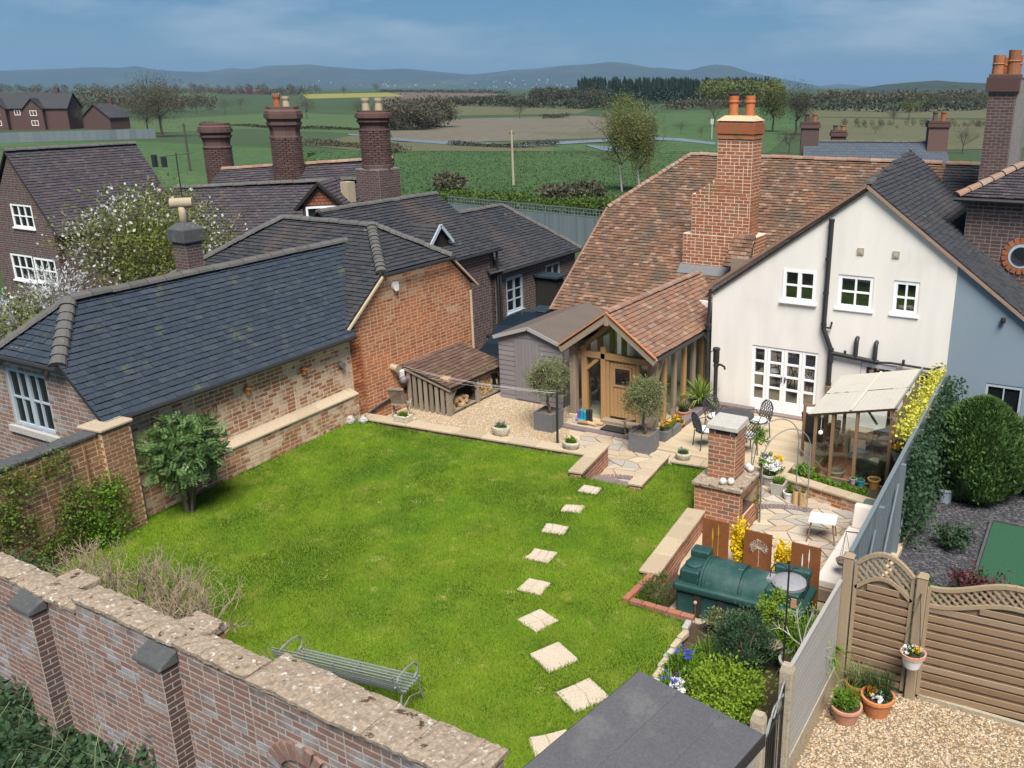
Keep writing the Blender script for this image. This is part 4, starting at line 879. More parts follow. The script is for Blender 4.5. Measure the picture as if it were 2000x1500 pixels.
MB().tube([(-21.207, 15.215, 5.16), (-21.19, 15.227, 5.16)], .10, 14).build('cowl_mouth', m_rubber, pt)
MB().tube([(-21.1, 15.6, 4.5), (-21.12, 15.6, 5.9), (-21.1, 15.6, 6.4)], .02, 6).tube([(-21.5, 15.3, 6.3), (-20.7, 15.9, 6.4)], .012, 5).b2((-21.75, 15.2, 6.05), (-21.6, 15.3, 6.35)).b2((-21.45, 15.3, 6.05), (-21.3, 15.4, 6.3)).build('aerial', m_black, cst)
WM[cst] = WM[cst] @ Matrix.Diagonal((.82, .82, 1, 1)); cst.matrix_local = WM[cst]
# ================================================================== cottages across the yard
cx = -17.75
c2 = thing('yard_cottage', 'tall brick cottage with small dormer behind the gable wing', 'house', (cx, 22.8, PZ))
brick_wall(c2, (cx, 21.4, PZ), YW, XW, [(0, 0), (2.9, 0), (2.9, 3.4), (0, 3.4)], m_brick_dark, m_mortar_d, .2, nmax=200, seed=61, holes=[(.2, .75, 1.0, 2.0)])
window(c2, (cx, 21.62, .37), YW, XW, .76, 1.2, 2, 3, .06, .03, mt=m_gpaint, proud=-.01, gl=m_glass2)
rslope(c2, [(cx+.15, 19.2, 2.92), (cx+.15, 24.5, 2.92), (-20.15, 24.5, 4.55), (-20.15, 19.2, 4.55)], m_tile_dark, 62, 200)
MB().quads([[(-20.15, 19.2, 4.55), (-20.15, 24.5, 4.55), (-22.5, 24.5, 2.9), (-22.5, 19.2, 2.9)]]).prism([(cx, 24.3, PZ), (-22.4, 24.3, PZ), (-22.4, 24.3, 2.9), (-20.15, 24.3, 4.5), (cx, 24.3, 2.9)], (0, -.2, 0)).build('rear_slope', m_tile_dark, c2)
ridge_tiles(c2, (-20.15, 19.2, 4.57), (-20.15, 24.5, 4.57), m_ridge_d, .12, .36); gutter(c2, (cx+.2, 21.0, 2.88), (cx+.2, 24.5, 2.88)); MB().tube([(cx+.1, 24.35, 2.85), (cx+.1, 24.35, PZ)], .04, 8).build('downpipe', m_black, c2)
dm = MB(); dy = 22.0; cx -= .25
dm.prism([(cx-.1, dy-.45, 2.9), (cx-.1, dy+.45, 2.9), (cx-.1, dy+.45, 3.4), (cx-.1, dy, 3.9), (cx-.1, dy-.45, 3.4)], (-1.6, 0, 0)).build('dormer', m_rubber2, c2)
rslope(c2, [(cx-1.9, dy-.55, 3.4), (cx, dy-.55, 3.4), (cx, dy, 3.98), (cx-1.9, dy, 3.98)], m_tile_dark, 63, 40); MB().quads([[(cx, dy+.55, 3.4), (cx-1.9, dy+.55, 3.4), (cx-1.9, dy, 3.98), (cx, dy, 3.98)]]).build('dormer_slope', m_tile_dark, c2)
MB().beam((cx+.01, dy-.56, 3.37), (cx+.01, dy, 3.95), .04, .1).beam((cx+.01, dy+.56, 3.37), (cx+.01, dy, 3.95), .04, .1).build('dormer_barge', m_gpaint, c2)
cx += .25
c3 = thing('low_cottage', 'low brick cottage with hipped roof and pale blue casement windows', 'house', (cx, 27, PZ))
brick_wall(c3, (cx, 24.32, PZ), YW, XW, [(0, 0), (5.2, 0), (5.2, 2.6), (0, 2.6)], m_brick_dark, m_mortar_d, .2, nmax=260, seed=64, holes=[(.62, .95, 1.62, 2.2), (3.12, 1.15, 4.1, 2.25)])
window(c3, (cx, 24.95, .56), YW, XW, .98, 1.2, 2, 3, .07, .035, mt=m_gpaint, proud=-.01, gl=m_glass2, arch=.1, mull=.09); window(c3, (cx, 27.45, .76), YW, XW, .96, 1.06, 2, 2, .07, .035, mt=m_gpaint, proud=-.01, gl=m_glass2, arch=.1, mull=.09)
rslope(c3, [(cx+.17, 23.9, 2.12), (cx+.17, 29.7, 2.12), (-19.95, 27.95, 3.8), (-19.95, 23.9, 3.8)], m_tile_dark, 65, 260)
MB().add([(cx+.17, 29.7, 2.12), (-22.1, 29.7, 2.12), (-19.95, 27.95, 3.8), (-19.95, 23.9, 3.8), (-22.1, 23.9, 2.12)], [(0, 1, 2), (1, 4, 3, 2)]).build('rear_slope', m_tile_dark, c3)
ridge_tiles(c3, (-19.95, 24.3, 3.82), (-19.95, 27.95, 3.82), m_ridge_d, .12, .36); ridge_tiles(c3, (cx+.17, 29.7, 2.15), (-19.95, 27.95, 3.83), m_ridge_d, .11, .24, name='hip_tile'); gutter(c3, (cx+.22, 24.5, 2.08), (cx+.22, 29.7, 2.08))
MB().tube([(cx+.1, 24.5, 2.05), (cx+.1, 24.5, PZ)], .04, 8).build('downpipe', m_black, c3)
MB().b2((cx+.05, 26.7, .2), (cx+.9, 27.2, 1.55)).build('oil_cupboard', m_rubber2, c3); MB().b2((cx+.02, 26.6, 1.55), (cx+1.0, 27.35, 1.62)).build('cupboard_lid', m_bin, c3)
# ================================================================== gabled brick house, far left
lh = thing('gabled_house', 'brick gabled house with steep plum tiled roof beyond the magnolia', 'house', (-36.7, 20.2, -.8))
apx = A3(-37.9, 20.7, 5.62); D_ = nrm((.0, 1, 0)); Ug = A3(D_[1], -D_[0], 0); gO = apx-Ug*2.2+ZW*(-.8-5.65)
wq = []
for u0, v0, u1, v1 in ((28, 401, 60, 443), (30, 500, 62, 545), (74, 508, 106, 550)):
    a_ = (PP(u0, v1, apx, D_)-gO); b_ = (PP(u1, v0, apx, D_)-gO); wq.append((a_ @ Ug, a_[2], b_ @ Ug, b_[2]))
brick_wall(lh, gO, Ug, -D_, [(0, 0), (4.4, 0), (4.4, 3.4), (2.2, 6.3), (0, 3.4)], m_brick_dark, m_mortar_d, .2, nmax=200, seed=71, holes=wq)
for q in wq: window(lh, gO+Ug*(q[0]+.01)+ZW*(q[1]+.01), Ug, -D_, q[2]-q[0]-.02, q[3]-q[1]-.02, 3, 2, .07, .045, proud=.0, gl=m_glass2, arch=.12)
for s in (1, -1):
    p0 = apx-D_*.1; p1 = apx+D_*5.4; q0 = apx+Ug*s*2.45-ZW*3.1-D_*.1; q1 = q0+D_*5.5
    rslope(lh, [q0, q1, p1, p0] if s > 0 else [q1, q0, p0, p1], m_tile_plum, 72+s, 300 if s > 0 else 0)
ridge_tiles(lh, apx+ZW*.03-D_*.1, apx+D_*5.4+ZW*.03, m_ridge_d, .13, .4)
brick_wall(lh, gO+Ug*4.4, D_, Ug, [(0, 0), (5.2, 0), (5.2, 3.4), (0, 3.4)], m_brick_dark, m_mortar_d, .2, nmax=60, seed=74, name='side_wall')
MB().prism([gO+D_*5.2, gO+D_*5.2+Ug*4.4, gO+D_*5.2+Ug*4.4+ZW*3.3, gO+D_*5.2+Ug*2.2+ZW*6.2, gO+D_*5.2+ZW*3.3], D_*.1).build('rear_wall', m_wall_far, lh)
# ================================================================== old house with three ornate stacks
oh = thing('old_house', 'rambling old house with plum tiled roofs, dormer and three ornate brick stacks', 'house', (-25.5, 22, -.6))
ra, rb = A3(-28.2, 20.6, 4.72), A3(-23.0, 23.3, 5.0); od = nrm(rb-ra); on = A3(od[1], -od[0], 0)
rslope(oh, [ra+on*3.0-ZW*2.4-od*1, rb+on*3.0-ZW*2.6+od*1.5, rb+od*1.5, ra], m_tile_plum, 81, 300)
MB().quads([[ra, rb+od*1.5, rb+od*1.5-on*3-ZW*2.5, ra-on*3-ZW*2.5]]).build('rear_slope', m_tile_plum, oh)
ridge_tiles(oh, ra, rb+od*1.5, m_ridge_d, .12, .4)
ra2, rb2 = A3(-30.5, 23.4, 5.0), A3(-23.4, 26.2, 5.5)
rslope(oh, [ra2+on*2.4-ZW*1.8, rb2+on*2.4-ZW*1.8, rb2, ra2+od*.9], m_tile_plum, 82, 160); ridge_tiles(oh, ra2+od*.9, rb2, m_ridge, .12, .4)
MB().prism([ra+on*2.8-ZW*2.4, rb+od*1.5+on*2.8-ZW*2.6, rb+od*1.5-on*3-ZW*2.6, ra-on*3-ZW*2.4], (0, 0, -3.2)).build('wall', m_wall_far, oh)
# dormer with hung tiles
dc = DT(628, 400, 28.6); dn_ = on; du = od; dw = .62
bx = [dc-du*dw-ZW*.5, dc+du*dw-ZW*.5, dc+du*dw, dc+ZW*.62, dc-du*dw]
MB().prism(bx, -dn_*2.0).build('dormer', m_wall_far, oh)
pieces(oh, 'hung_tile', dc-du*dw, du, ZW, dn_, [(0, 0), (2*dw, 0), (dw, .6)], .10, .12, m_brick_chim, 'brick', nmax=60, seed=83)
window(oh, dc-du*.5-ZW*.42, du, dn_, 1.0, .38, 2, 1, .06, .05, proud=.05, gl=m_glass2, sill=False)
for s in (-1, 1):
    e_ = dc+du*s*(dw+.2)-ZW*.12; t_ = dc+ZW*.68
    rslope(oh, [e_-dn_*1.9, e_+dn_*.15, t_+dn_*.15, t_-dn_*1.9] if s < 0 else [e_+dn_*.15, e_-dn_*1.9, t_-dn_*1.9, t_+dn_*.15], m_tile_plum, 84+s, 30)
    MB().beam(e_+dn_*.17, t_+dn_*.17, .04, .09).build('barge_board', m_rubber2, oh)
def ornate(c, r, z0, z1, oct_, pots, base=None, lab=''):
    prof = []; z = z0
    st = MB(); H = z1-z0
    p = [(r*1.12, 0), (r*1.12, .12), (r*1.0, .18), (r*.98, H*.30), (r*1.02, H*.34), (r*.97, H*.38), (r*.95, H*.62), (r*1.05, H*.65), (r*1.0, H*.69), (r*1.0, H*.74), (r*1.12, H*.80), (r*1.12, H*.85), (r*1.22, H*.88), (r*1.22, H*.95), (r*1.1, H*.97), (r*1.1, H)]
    st.lathe(p, (c[0], c[1], z0), oct_)
    ch = st.build('ornate_chimney', m_brick_dark, oh)
    n = max(8, int(2*math.pi*r/.2)); rows = int(H*.62/.075); rows0 = int(H*.30/.075)
    for k in range(rows):
        rr = r*.985
        for q in range(n):
            t = 2*math.pi*(q+.5*(k % 2))/n
            if math.cos(t-math.atan2(-c[1], -c[0])) < .05: continue
            o_ = link('brick', UNIT[('brick', m_brick_dark.name)], ch, WM[ch].inverted() @ Matrix.Translation((c[0]+rr*.97*math.cos(t), c[1]+rr*.97*math.sin(t), z0+.2+k*.075)) @ Matrix.Rotation(t+math.pi/2, 4, 'Z') @ Matrix.Rotation(math.pi/2, 4, 'X') @ Matrix.Diagonal((2*math.pi*rr/n-.012, .063, .05, 1)))
    for zz, ro, hh in ((.80, 1.2, .055), (.87, 1.3, .1), (.34, 1.1, .03), (.655, 1.12, .03)):
        bm_ = MB(); bm_.lathe([(r*ro*.9, 0), (r*ro, .01), (r*ro, hh*H*.55), (r*ro*.9, hh*H*.55+.01)], (c[0], c[1], z0+zz*H), oct_)
        bm_.build('brick_band', m_brick_dark, ch)
    for (dx, h, m_) in pots: MB().lathe([(.13, 0), (.11, h*.6), (.14, h*.8), (.14, h), (.1, h)], (c[0]+dx*RT[0], c[1]+dx*RT[1], z1-.03), 12).build('chimney_pot', m_, ch)
    if base: MB().b2((c[0]-base, c[1]-base, 2.5), (c[0]+base, c[1]+base, z0+.05)).build('stack_base', m_brick_dark, ch)
ornate(DT(426, 300, 36), .50, 3.9, 6.62, 16, [])
ornate(DT(557, 260, 33), .52, 4.1, 7.30, 8, [(-.18, .45, m_brick_chim), (.15, .38, m_cream)])
c_ = DT(735, 300, 30); ornate(c_, .46, 5.4, 7.25, 14, [(-.22, .42, m_cream), (.20, .42, m_cream)])
cb = A3(c_[0], c_[1], 0); bs = thing('stack_base', 'square brick base of the ornate chimney beside the dormer roof', 'chimney', (cb[0], cb[1], 1.5))
MB().b2((cb[0]-.5, cb[1]-.5, 1.5), (cb[0]+.5, cb[1]+.5, 5.42)).build('core', m_mortar_d, bs)
pieces(bs, 'brick', (cb[0]-.5, cb[1]-.5, 2.6), XW, ZW, -YW, [(0, 0), (1, 0), (1, 2.75), (0, 2.75)], .075, .225, m_brick_dark, nmax=120, seed=87); pieces(bs, 'brick', (cb[0]+.5, cb[1]-.5, 2.6), YW, ZW, XW, [(0, 0), (1, 0), (1, 2.75), (0, 2.75)], .075, .225, m_brick_dark, nmax=120, seed=88)
MB().box(DT(680, 375, 29.2), (.32, .32, .65)).build('vent_stack', m_cream, oh)
# ================================================================== slate roofed cottage beyond the ridge
sc = thing('slate_cottage', 'cottage with blue slate roof and brick end stacks beyond the main ridge', 'house', (-12, 52, -1))
A_, B_ = A3(-15.5, 50.6, 5.1), A3(-8.4, 53.2, 5.1); sdv = nrm(B_-A_); sn = A3(sdv[1], -sdv[0], 0)
rslope(sc, [A_+sn*3-ZW*2.2-sdv*.2, B_+sn*3-ZW*2.2+sdv*.2, B_, A_], m_slate, 91, 300, gauge=.22, wd=.3, out=.012, jit=.01)
MB().quads([[A_, B_, B_-sn*3-ZW*2.2, A_-sn*3-ZW*2.2]]).build('rear_slope', m_slate, sc); ridge_tiles(sc, A_, B_, m_ridge_d, .12, .45)
MB().prism([A_+sn*2.8-ZW*2.2, B_+sn*2.8-ZW*2.2, B_-sn*2.8-ZW*2.2, A_-sn*2.8-ZW*2.2], (0, 0, -4)).build('wall', m_wall_far, sc)
for q, wd_, hh, pot in ((A_+sdv*.3, .95, 1.0, .45), (A_+sdv*2.0-sn*1.5, .8, .5, .3), (B_-sdv*.5+sn*.3, 1.05, 1.1, .5)):
    ck = MB().box(q+ZW*(hh/2-.4), (wd_, .7, hh+.8), math.atan2(sdv[1], sdv[0])).box(q+ZW*(hh-.2), (wd_+.14, .84, .2), math.atan2(sdv[1], sdv[0])).box(q+ZW*(hh-.02), (wd_+.06, .76, .1), math.atan2(sdv[1], sdv[0])).build('chimney', m_brick_dark, sc)
    for dx in (-.2, .22): MB().lathe([(.14, 0), (.12, pot*.8), (.15, pot*.85), (.15, pot)], q+sdv*dx+ZW*hh, 10).build('chimney_pot', m_brick_dark if dx < 0 else m_brick_chim, ck)
# ================================================================== tall brick house on the right
rh = thing('tall_brick_house', 'tall dark red brick house with round window and big square chimney', 'house', (-2, 25, PZ))
brick_wall(rh, (-3.15, 24.4, 1.2), XW, -YW, [(0, 0), (5, 0), (5, 4.2), (0, 4.2)], m_brick_dark, m_mortar_d, .25, nmax=300, seed=95)
wall_prism(rh, 'side_wall', (-3.15, 24.66, 1.2), YW, ZW, -XW, [(0, 0), (6, 0), (6, 4.2), (0, 4.2)], .25, m_brick_dark)
rw = MB().tube([(-1.75, 24.36, 3.98), (-1.75, 24.41, 3.98)], .30, 24).build('round_window', m_gpaint, rh)
MB().tube([(-1.75, 24.345, 3.98), (-1.75, 24.358, 3.98)], .23, 24).build('pane', m_glass, rw)
for i in range(18):
    t = 2*math.pi*i/18; MB().box((-1.75+.38*math.sin(t), 24.385, 3.98+.38*math.cos(t)), (.115, .05, .14), roty(t)).build('arch_brick', m_brick_chim, rw)
ec = A3(-3.4, 24.15, 5.38); hp_ = A3(.2, 27.9, 7.3)
rslope(rh, [ec, A3(6, 24.15, 5.38), A3(6, 27.9, 7.3), hp_], m_tile_plum, 96, 160)
MB().add([ec, A3(-3.4, 31, 5.38), A3(.2, 28.1, 7.3), hp_], [(0, 1, 2, 3)]).build('side_slope', m_tile_plum, rh)
ridge_tiles(rh, ec+ZW*.04, hp_+ZW*.04, m_ridge, .12, .34, name='hip_tile'); gutter(rh, ec+A3(-.05, -.06, -.06), A3(6, 24.09, 5.32))
MB().b2((-3.3, 24.3, 5.28), (5, 24.39, 5.38)).build('soffit', m_black, rh)
ch = MB().b2((-3.28, 27.0, 3.5), (-2.60, 27.9, 8.2)).b2((-2.60, 27.15, 3.5), (-2.35, 27.8, 8.15)).build('chimney', m_mortar_d, rh)
pieces(ch, 'brick', (-3.28, 27.0, 4.6), XW, ZW, -YW, [(0, 0), (.68, 0), (.68, 3.2), (0, 3.2)], .078, .23, m_brick_dark, nmax=140, seed=97); pieces(ch, 'brick', (-2.6, 27.0, 4.6), YW, ZW, XW, [(0, 0), (.9, 0), (.9, 3.2), (0, 3.2)], .078, .23, m_brick_dark, nmax=60, seed=98)
MB().b2((-3.36, 26.92, 7.85), (-2.53, 27.98, 8.22)).b2((-3.32, 26.96, 8.22), (-2.58, 27.94, 8.30)).build('cap', m_brick_dark, ch, bevel=.01)
for dx, dy, h in ((-.18, .2, .5), (.2, .15, .62), (.2, .7, .5), (-.15, .7, .45)): MB().lathe([(.16, 0), (.15, h*.5), (.17, h*.55), (.15, h*.6), (.16, h)], (-2.96+dx, 27.0+dy+.05, 8.28), 12).build('chimney_pot', m_brick_chim, ch)
# ================================================================== ground surfaces of the gardens
lawn_poly = [(-15.30, 6.0), (-4.3, 6.0), (-4.25, 7.6), (-4.6, 9.4), (-4.75, 10.6), (-4.9, 11.35), (-5.95, 11.4), (-6.25, 14.8), (-6.35, 17.05), (-7.85, 16.9), (-7.95, 15.42), (-9.15, 15.36), (-9.5, 16.3), (-15.0, 15.75), (-16.1, 15.75), (-15.65, 10.0)]
sheet('lawn', lawn_poly, 0.0, m_lawn, 1.1)
X, Y, g = scatter(lawn_poly, 330000, 5); n = len(X)
stones = [(1152, 958, .42, .34, .1), (1119, 995, .42, .32, .3), (1084, 1035, .46, .34, .2), (1057, 1087, .46, .40, .1), (1044, 1147, .44, .42, .1), (1051, 1213, .46, .46, -.3), (1082, 1285, .56, .52, -.45), (1138, 1359, .52, .56, -.5), (1080, 1465, .60, .50, -.75)]
keep = np.ones(n, bool)
for u, v, sx, sy, rz in stones:
    c = G(u, v, 0); keep &= ~((np.abs(X-c[0]) < sx*.45) & (np.abs(Y-c[1]) < sy*.45))
X, Y = X[keep], Y[keep]; n = len(X)
dist = np.hypot(X, Y); a = g.random(n)*6.283; h = (.022+.028*g.random(n)); w_ = .007+.005*g.random(n); ln = .6*g.random(n)
P = np.stack([X, Y, np.full(n, .0)], 1); t = np.stack([np.cos(a), np.sin(a), np.zeros(n)], 1); o_ = np.stack([-np.sin(a), np.cos(a), np.zeros(n)], 1)
Q = np.stack([P-t*w_[:, None]/2, P+t*w_[:, None]/2, P+o_*(h*ln)[:, None]+ZW*h[:, None]], 1)
gb = MB(); gb.quads(Q); E_ = []
for i in range(len(lawn_poly)):                        # longer uncut grass along the edges and round the stones
    a_, b_ = np.array(lawn_poly[i]), np.array(lawn_poly[(i+1) % len(lawn_poly)]); E_.append((a_, b_, .035))
for u, v, sx, sy, rz in stones:
    c = G(u, v, 0)[:2]; q = [np.array(k) @ rotz(rz)[:2, :2].T+c for k in ((-sx/2, -sy/2), (sx/2, -sy/2), (sx/2, sy/2), (-sx/2, sy/2))]; E_ += [(q[k], q[(k+1) % 4], .018) for k in range(4)]
for a_, b_, sp in E_:
    m = int(np.linalg.norm(b_-a_)*230); tt = g.random(m); xy = a_+(b_-a_)*tt[:, None]+g.normal(size=(m, 2))*sp; az = g.random(m)*6.28; hh = (.03+.06*g.random(m)*(.4+.6*np.sin(tt*23)**2))[:, None]; P = np.c_[xy, np.zeros(m)]; t = np.c_[np.cos(az), np.sin(az), np.zeros(m)]; o_ = np.c_[-np.sin(az), np.cos(az), np.zeros(m)]
    gb.quads(np.stack([P-t*.005, P+t*.005, P+o_*hh*.7+ZW*hh], 1))
tag(gb.build('lawn_grass', m_grass), 'mown bright green grass of the lawn', 'grass', kind='stuff')
SN = ['next to the garden steps', 'second from the garden steps', 'third from the garden steps', 'fourth from the garden steps', 'fifth from the garden steps', 'sixth from the garden steps, cracked across one corner', 'large and nearly whole, third from the felt roofed shed', 'second from the felt roofed shed', 'partly under the edge of the felt roofed shed']
for i, (u, v, sx, sy, rz) in enumerate(stones):
    c = G(u, v, 0); rg = random.Random(300+i)
    st = thing('stepping_stone', 'pale stepping stone in the lawn, '+SN[i], 'stepping stone', (c[0], c[1], 0), rz, 'stepping stones across the lawn')
    base = MB(); base.box((0, 0, .004), (sx, sy, .02)); base.build('bed', m_joint, st, local=True)
    # irregular pieces of broken slab
    nx, ny = ((3, 2) if i < 4 else (2, 2)) if i not in (6,) else (1, 1)
    gx = {}
    for p in range(nx+1):
        for q in range(ny+1):
            jx = 0 if p in (0, nx) else rg.uniform(-.22, .22)*sx/nx; jy = 0 if q in (0, ny) else rg.uniform(-.22, .22)*sy/ny
            gx[(p, q)] = np.array([-sx/2+sx*p/nx+jx+rg.uniform(-.02, .02), -sy/2+sy*q/ny+jy+rg.uniform(-.02, .02)])
    for p in range(nx):
        for q in range(ny):
            cc = [gx[(p, q)], gx[(p+1, q)], gx[(p+1, q+1)], gx[(p, q+1)]]; m_ = sum(cc)/4; cc = [m_+(k-m_)*.955 for k in cc]
            MB().prism([(k[0], k[1], 0) for k in cc], (0, 0, .026+rg.random()*.006)).build('slab', m_stepst, st, local=True, bevel=.006)
pat = [(-16.3, 15.7), (-9.4, 16.2), (-9.4, 15.4), (-7.8, 15.4), (-7.8, 16.8), (-6.3, 17.0), (-6.3, 14.6), (-5.95, 13.3), (-2.55, 13.3), (-2.55, 24), (-15, 24.5), (-16.3, 24.5)]
sheet('patio', pat, PZ, m_joint, .8)
sheet('flower_bed', [(-4.9, 11.42), (-4.7, 10.5), (-4.55, 9.3), (-4.25, 7.4), (-2.65, 6.2), (-2.65, 11.85), (-4.6, 11.85)], -.12, m_soil, .9)
sheet('tank_pit', [(-6.1, 11.45), (-2.65, 11.45), (-2.65, 13.35), (-6.1, 13.35)], -.42, m_soil, .6)
sheet('gravel_drive', [(-2.62, 5.0), (3.0, 5.0), (3.0, 11.95), (-2.62, 11.62)], -.30, m_gravelb, .8)
sheet('neighbour_garden', [(-2.6, 11.65), (3.0, 12.0), (3.0, 22.2), (-2.6, 22.2)], -.5, m_mulch, .6)
sheet('yard', [(-17.7, 21.1), (-16.35, 21.1), (-16.3, 24.5), (-15, 24.5), (-15, 34), (-40, 34), (-40, 15), (-16.4, 15)], -.42, m_yard, .6)
sheet('rough_ground', [(-30, 1.0), (-4, 1.0), (-4, 5.85), (-15.2, 5.85), (-15.55, 9.5), (-20, 9.4), (-22, 15), (-40, 15), (-40, 1)], -.55, m_nettle, .6)
pebbles('gravel', [(-16.25, 16.15), (-9.7, 16.75), (-9.9, 17.5), (-11.15, 18.1), (-11.9, 19.3), (-12.4, 19.85), (-14.5, 19.85), (-16.25, 20.8)], PZ, 30000, .040, m_gravel, 61)
pebbles('gravel', [(-2.5, 6.5), (1.5, 6.5), (1.5, 11.75), (-2.5, 11.5)], -.30, 42000, .040, m_gravel, 62)
for k, ob_ in enumerate([o for o in bpy.data.objects if o.name.startswith('gravel') and o.get('kind') == 'stuff']): tag(ob_, ('honey gravel in front of the log store', 'honey gravel of the parking drive by the fence')[k], 'gravel')
# bark chips in the neighbour's garden
pebbles('bark_chips', [(-2.5, 12), (2.0, 12.2), (2.0, 20.5), (-2.5, 20.5)], -.5, 16000, .075, m_chip, 63, flat=.25)
tag(bpy.data.objects['bark_chips'], 'dark bark chips covering the neighbouring garden', 'mulch')
gm = MB().b2((-1.15, 13.9, -.5), (2.2, 18.25, -.44)); tag(gm.build('artificial_turf', mat('green_turf', S((.022, .078, .042), (.028, .09, .048)), .95, 40, bump=.4)), 'flat dark green artificial turf mat on bark chips', 'turf mat')
e_ = thing('turf_edging', 'thin grey timber edging around the green turf mat', 'edging', (-1.18, 13.9, -.5)); MB().b2((-1.21, 13.9, -.5), (-1.16, 18.3, -.40)).build('board', m_capd, e_); MB().b2((-1.16, 18.26, -.5), (2.2, 18.31, -.40)).build('board', m_capd, e_)
# ---- crazy paving, brick band by the door, patio in front of the fireplace
pav = tag(link('paving', None), kind='structure')
slabs(pav, 'paving_slab', [(-9.9, 16.9), (-9.0, 15.95), (-8.05, 15.95), (-7.9, 17.3), (-8.9, 18.3), (-9.2, 18.9), (-11.0, 18.5), (-11.1, 18.1)], PZ+.028, .38, .31, m_stone, 71, rz=.2, jit=.36)
slabs(pav, 'paving_slab', [(-5.25, 13.95), (-3.5, 13.95), (-3.4, 17.1), (-5.4, 17.45), (-6.15, 18.2), (-6.2, 17.0), (-5.35, 16.2)], PZ+.028, .34, .28, m_stone, 72, rz=.4, jit=.38)
slabs(pav, 'paving_slab', [(-11.7, 18.85), (-9.35, 18.85), (-9.35, 19.3), (-11.7, 19.35)], PZ+.028, .5, .4, m_stone, 73, jit=.1)
for i in range(34):
    x = -11.75+i*.076; MB().box((x, 18.72, PZ+.02), (.066, .21, .07)).build('paving_brick', m_blue_br, pav)
for (cx_, cy_, r0, t0, t1, nb_) in ((-8.55, 15.55, 1.02, .75, 2.45, 22), (-4.6, 15.3, 1.55, 1.55, 2.75, 24), (-4.2, 15.0, 1.1, 3.5, 5.2, 20)):
    for i in range(nb_):
        t = t0+(t1-t0)*i/(nb_-1); MB().box((cx_+r0*math.cos(t), cy_+r0*math.sin(t), PZ+.018), (.19, r0*(t1-t0)/nb_*.86, .07), t).build('paving_brick', m_blue_br, pav)
# steps down from the lawn, between two low walls with stone copings
stp = thing('garden_steps', 'grey brick steps leading down from the lawn to the patio', 'steps', (-8.6, 15.6, PZ))
for k, (y0, y1, zt) in enumerate(((15.44, 15.86, -.12),)):
    MB().b2((-9.12, y0, -.6), (-8.02, y1, zt-.03)).build('riser', m_mortar_g, stp)
    for i in range(14):
        for j in range(2): MB().b2((-9.115+i*.0785, y0+j*.21+.004, zt-.06), (-9.115+i*.0785+.071, y0+j*.21+.203, zt)).build('brick', m_blue_br, stp)
MB().b2((-9.12, 15.88, -.6), (-8.02, 16.2, -.28)).build('lower_step', m_blue_br, stp)
def low_wall(name, label, A_, B_, th, z0, zt, mt, mo, cop=.36, csz=.55, ct=.06, seed=1, nmax=120, both=True, cm=None):
    """low brick wall from A_ to B_ (ground points) with separate coping stones"""
    A_, B_ = A3(*A_, 0), A3(*B_, 0); U_ = nrm(B_-A_); N_ = A3(U_[1], -U_[0], 0); L_ = np.linalg.norm(B_-A_)
    t_ = thing(name, label, 'garden wall', (A_[0], A_[1], z0), 0)
    O_ = A_+N_*th/2+ZW*z0; P = [(0, 0), (L_, 0), (L_, zt-z0), (0, zt-z0)]
    wall_prism(t_, 'core', O_, U_, ZW, N_, P, th, mo); pieces(t_, 'brick', O_, U_, ZW, N_, P, .085, .24, mt, nmax=nmax, seed=seed, header=.2)
    if both: pieces(t_, 'brick', B_-N_*th/2+ZW*z0, -U_, ZW, -N_, P, .075, .225, mt, nmax=nmax//2, seed=seed+1, header=.2)
    for q, dr, no_ in ((A_, N_, -U_), (B_, -N_, U_)):
        pieces(t_, 'brick', q-dr*th/2+ZW*z0, dr, ZW, no_, [(0, 0), (th, 0), (th, zt-z0), (0, zt-z0)], .075, .225, mt, nmax=20, seed=seed+2)
    n_ = max(1, round(L_/csz)); rg = random.Random(seed)
    for i in range(n_):
        s0, s1 = L_*i/n_-(0.03 if i == 0 else 0), L_*(i+1)/n_-.008+(.03 if i == n_-1 else 0); w0 = cop/2*(.97+.06*rg.random())
        c_ = A_+U_*(s0+s1)/2+ZW*(zt+ct/2+rg.random()*.006); MB().box(c_, (s1-s0, 2*w0, ct), math.atan2(U_[1], U_[0])+rg.uniform(-.008, .008)).build('coping_stone', cm or m_coping, t_, bevel=.012)
    return t_
low_wall('retaining_wall', 'low brick retaining wall with sandstone coping between lawn and gravel', (-15.95, 15.95), (-9.55, 16.55), .24, PZ, .03, m_brick_old, m_mortar, seed=101, csz=.7)
low_wall('retaining_wall', 'low coped wall between the lawn and the timber deck', (-7.80, 17.1), (-6.45, 17.25), .24, PZ, .03, m_brick_old, m_mortar, seed=103)
low_wall('step_wall', 'coped brick wall beside the garden steps, next to the round trough', (-9.30, 15.33), (-9.55, 17.0), .24, PZ, .09, m_brick_new, m_mortar, seed=105, cop=.33, csz=.42)
low_wall('step_wall', 'coped brick wall beside the garden steps, next to the zinc planter', (-7.88, 15.36), (-8.05, 17.1), .24, PZ, .09, m_brick_new, m_mortar, seed=107, cop=.33, csz=.42)
low_wall('border_wall', 'coped brick wall between the lawn and the oil tank', (-6.05, 12.35), (-6.30, 14.9), .24, -.5, .05, m_brick_new, m_mortar, seed=109, cop=.38, csz=.62)
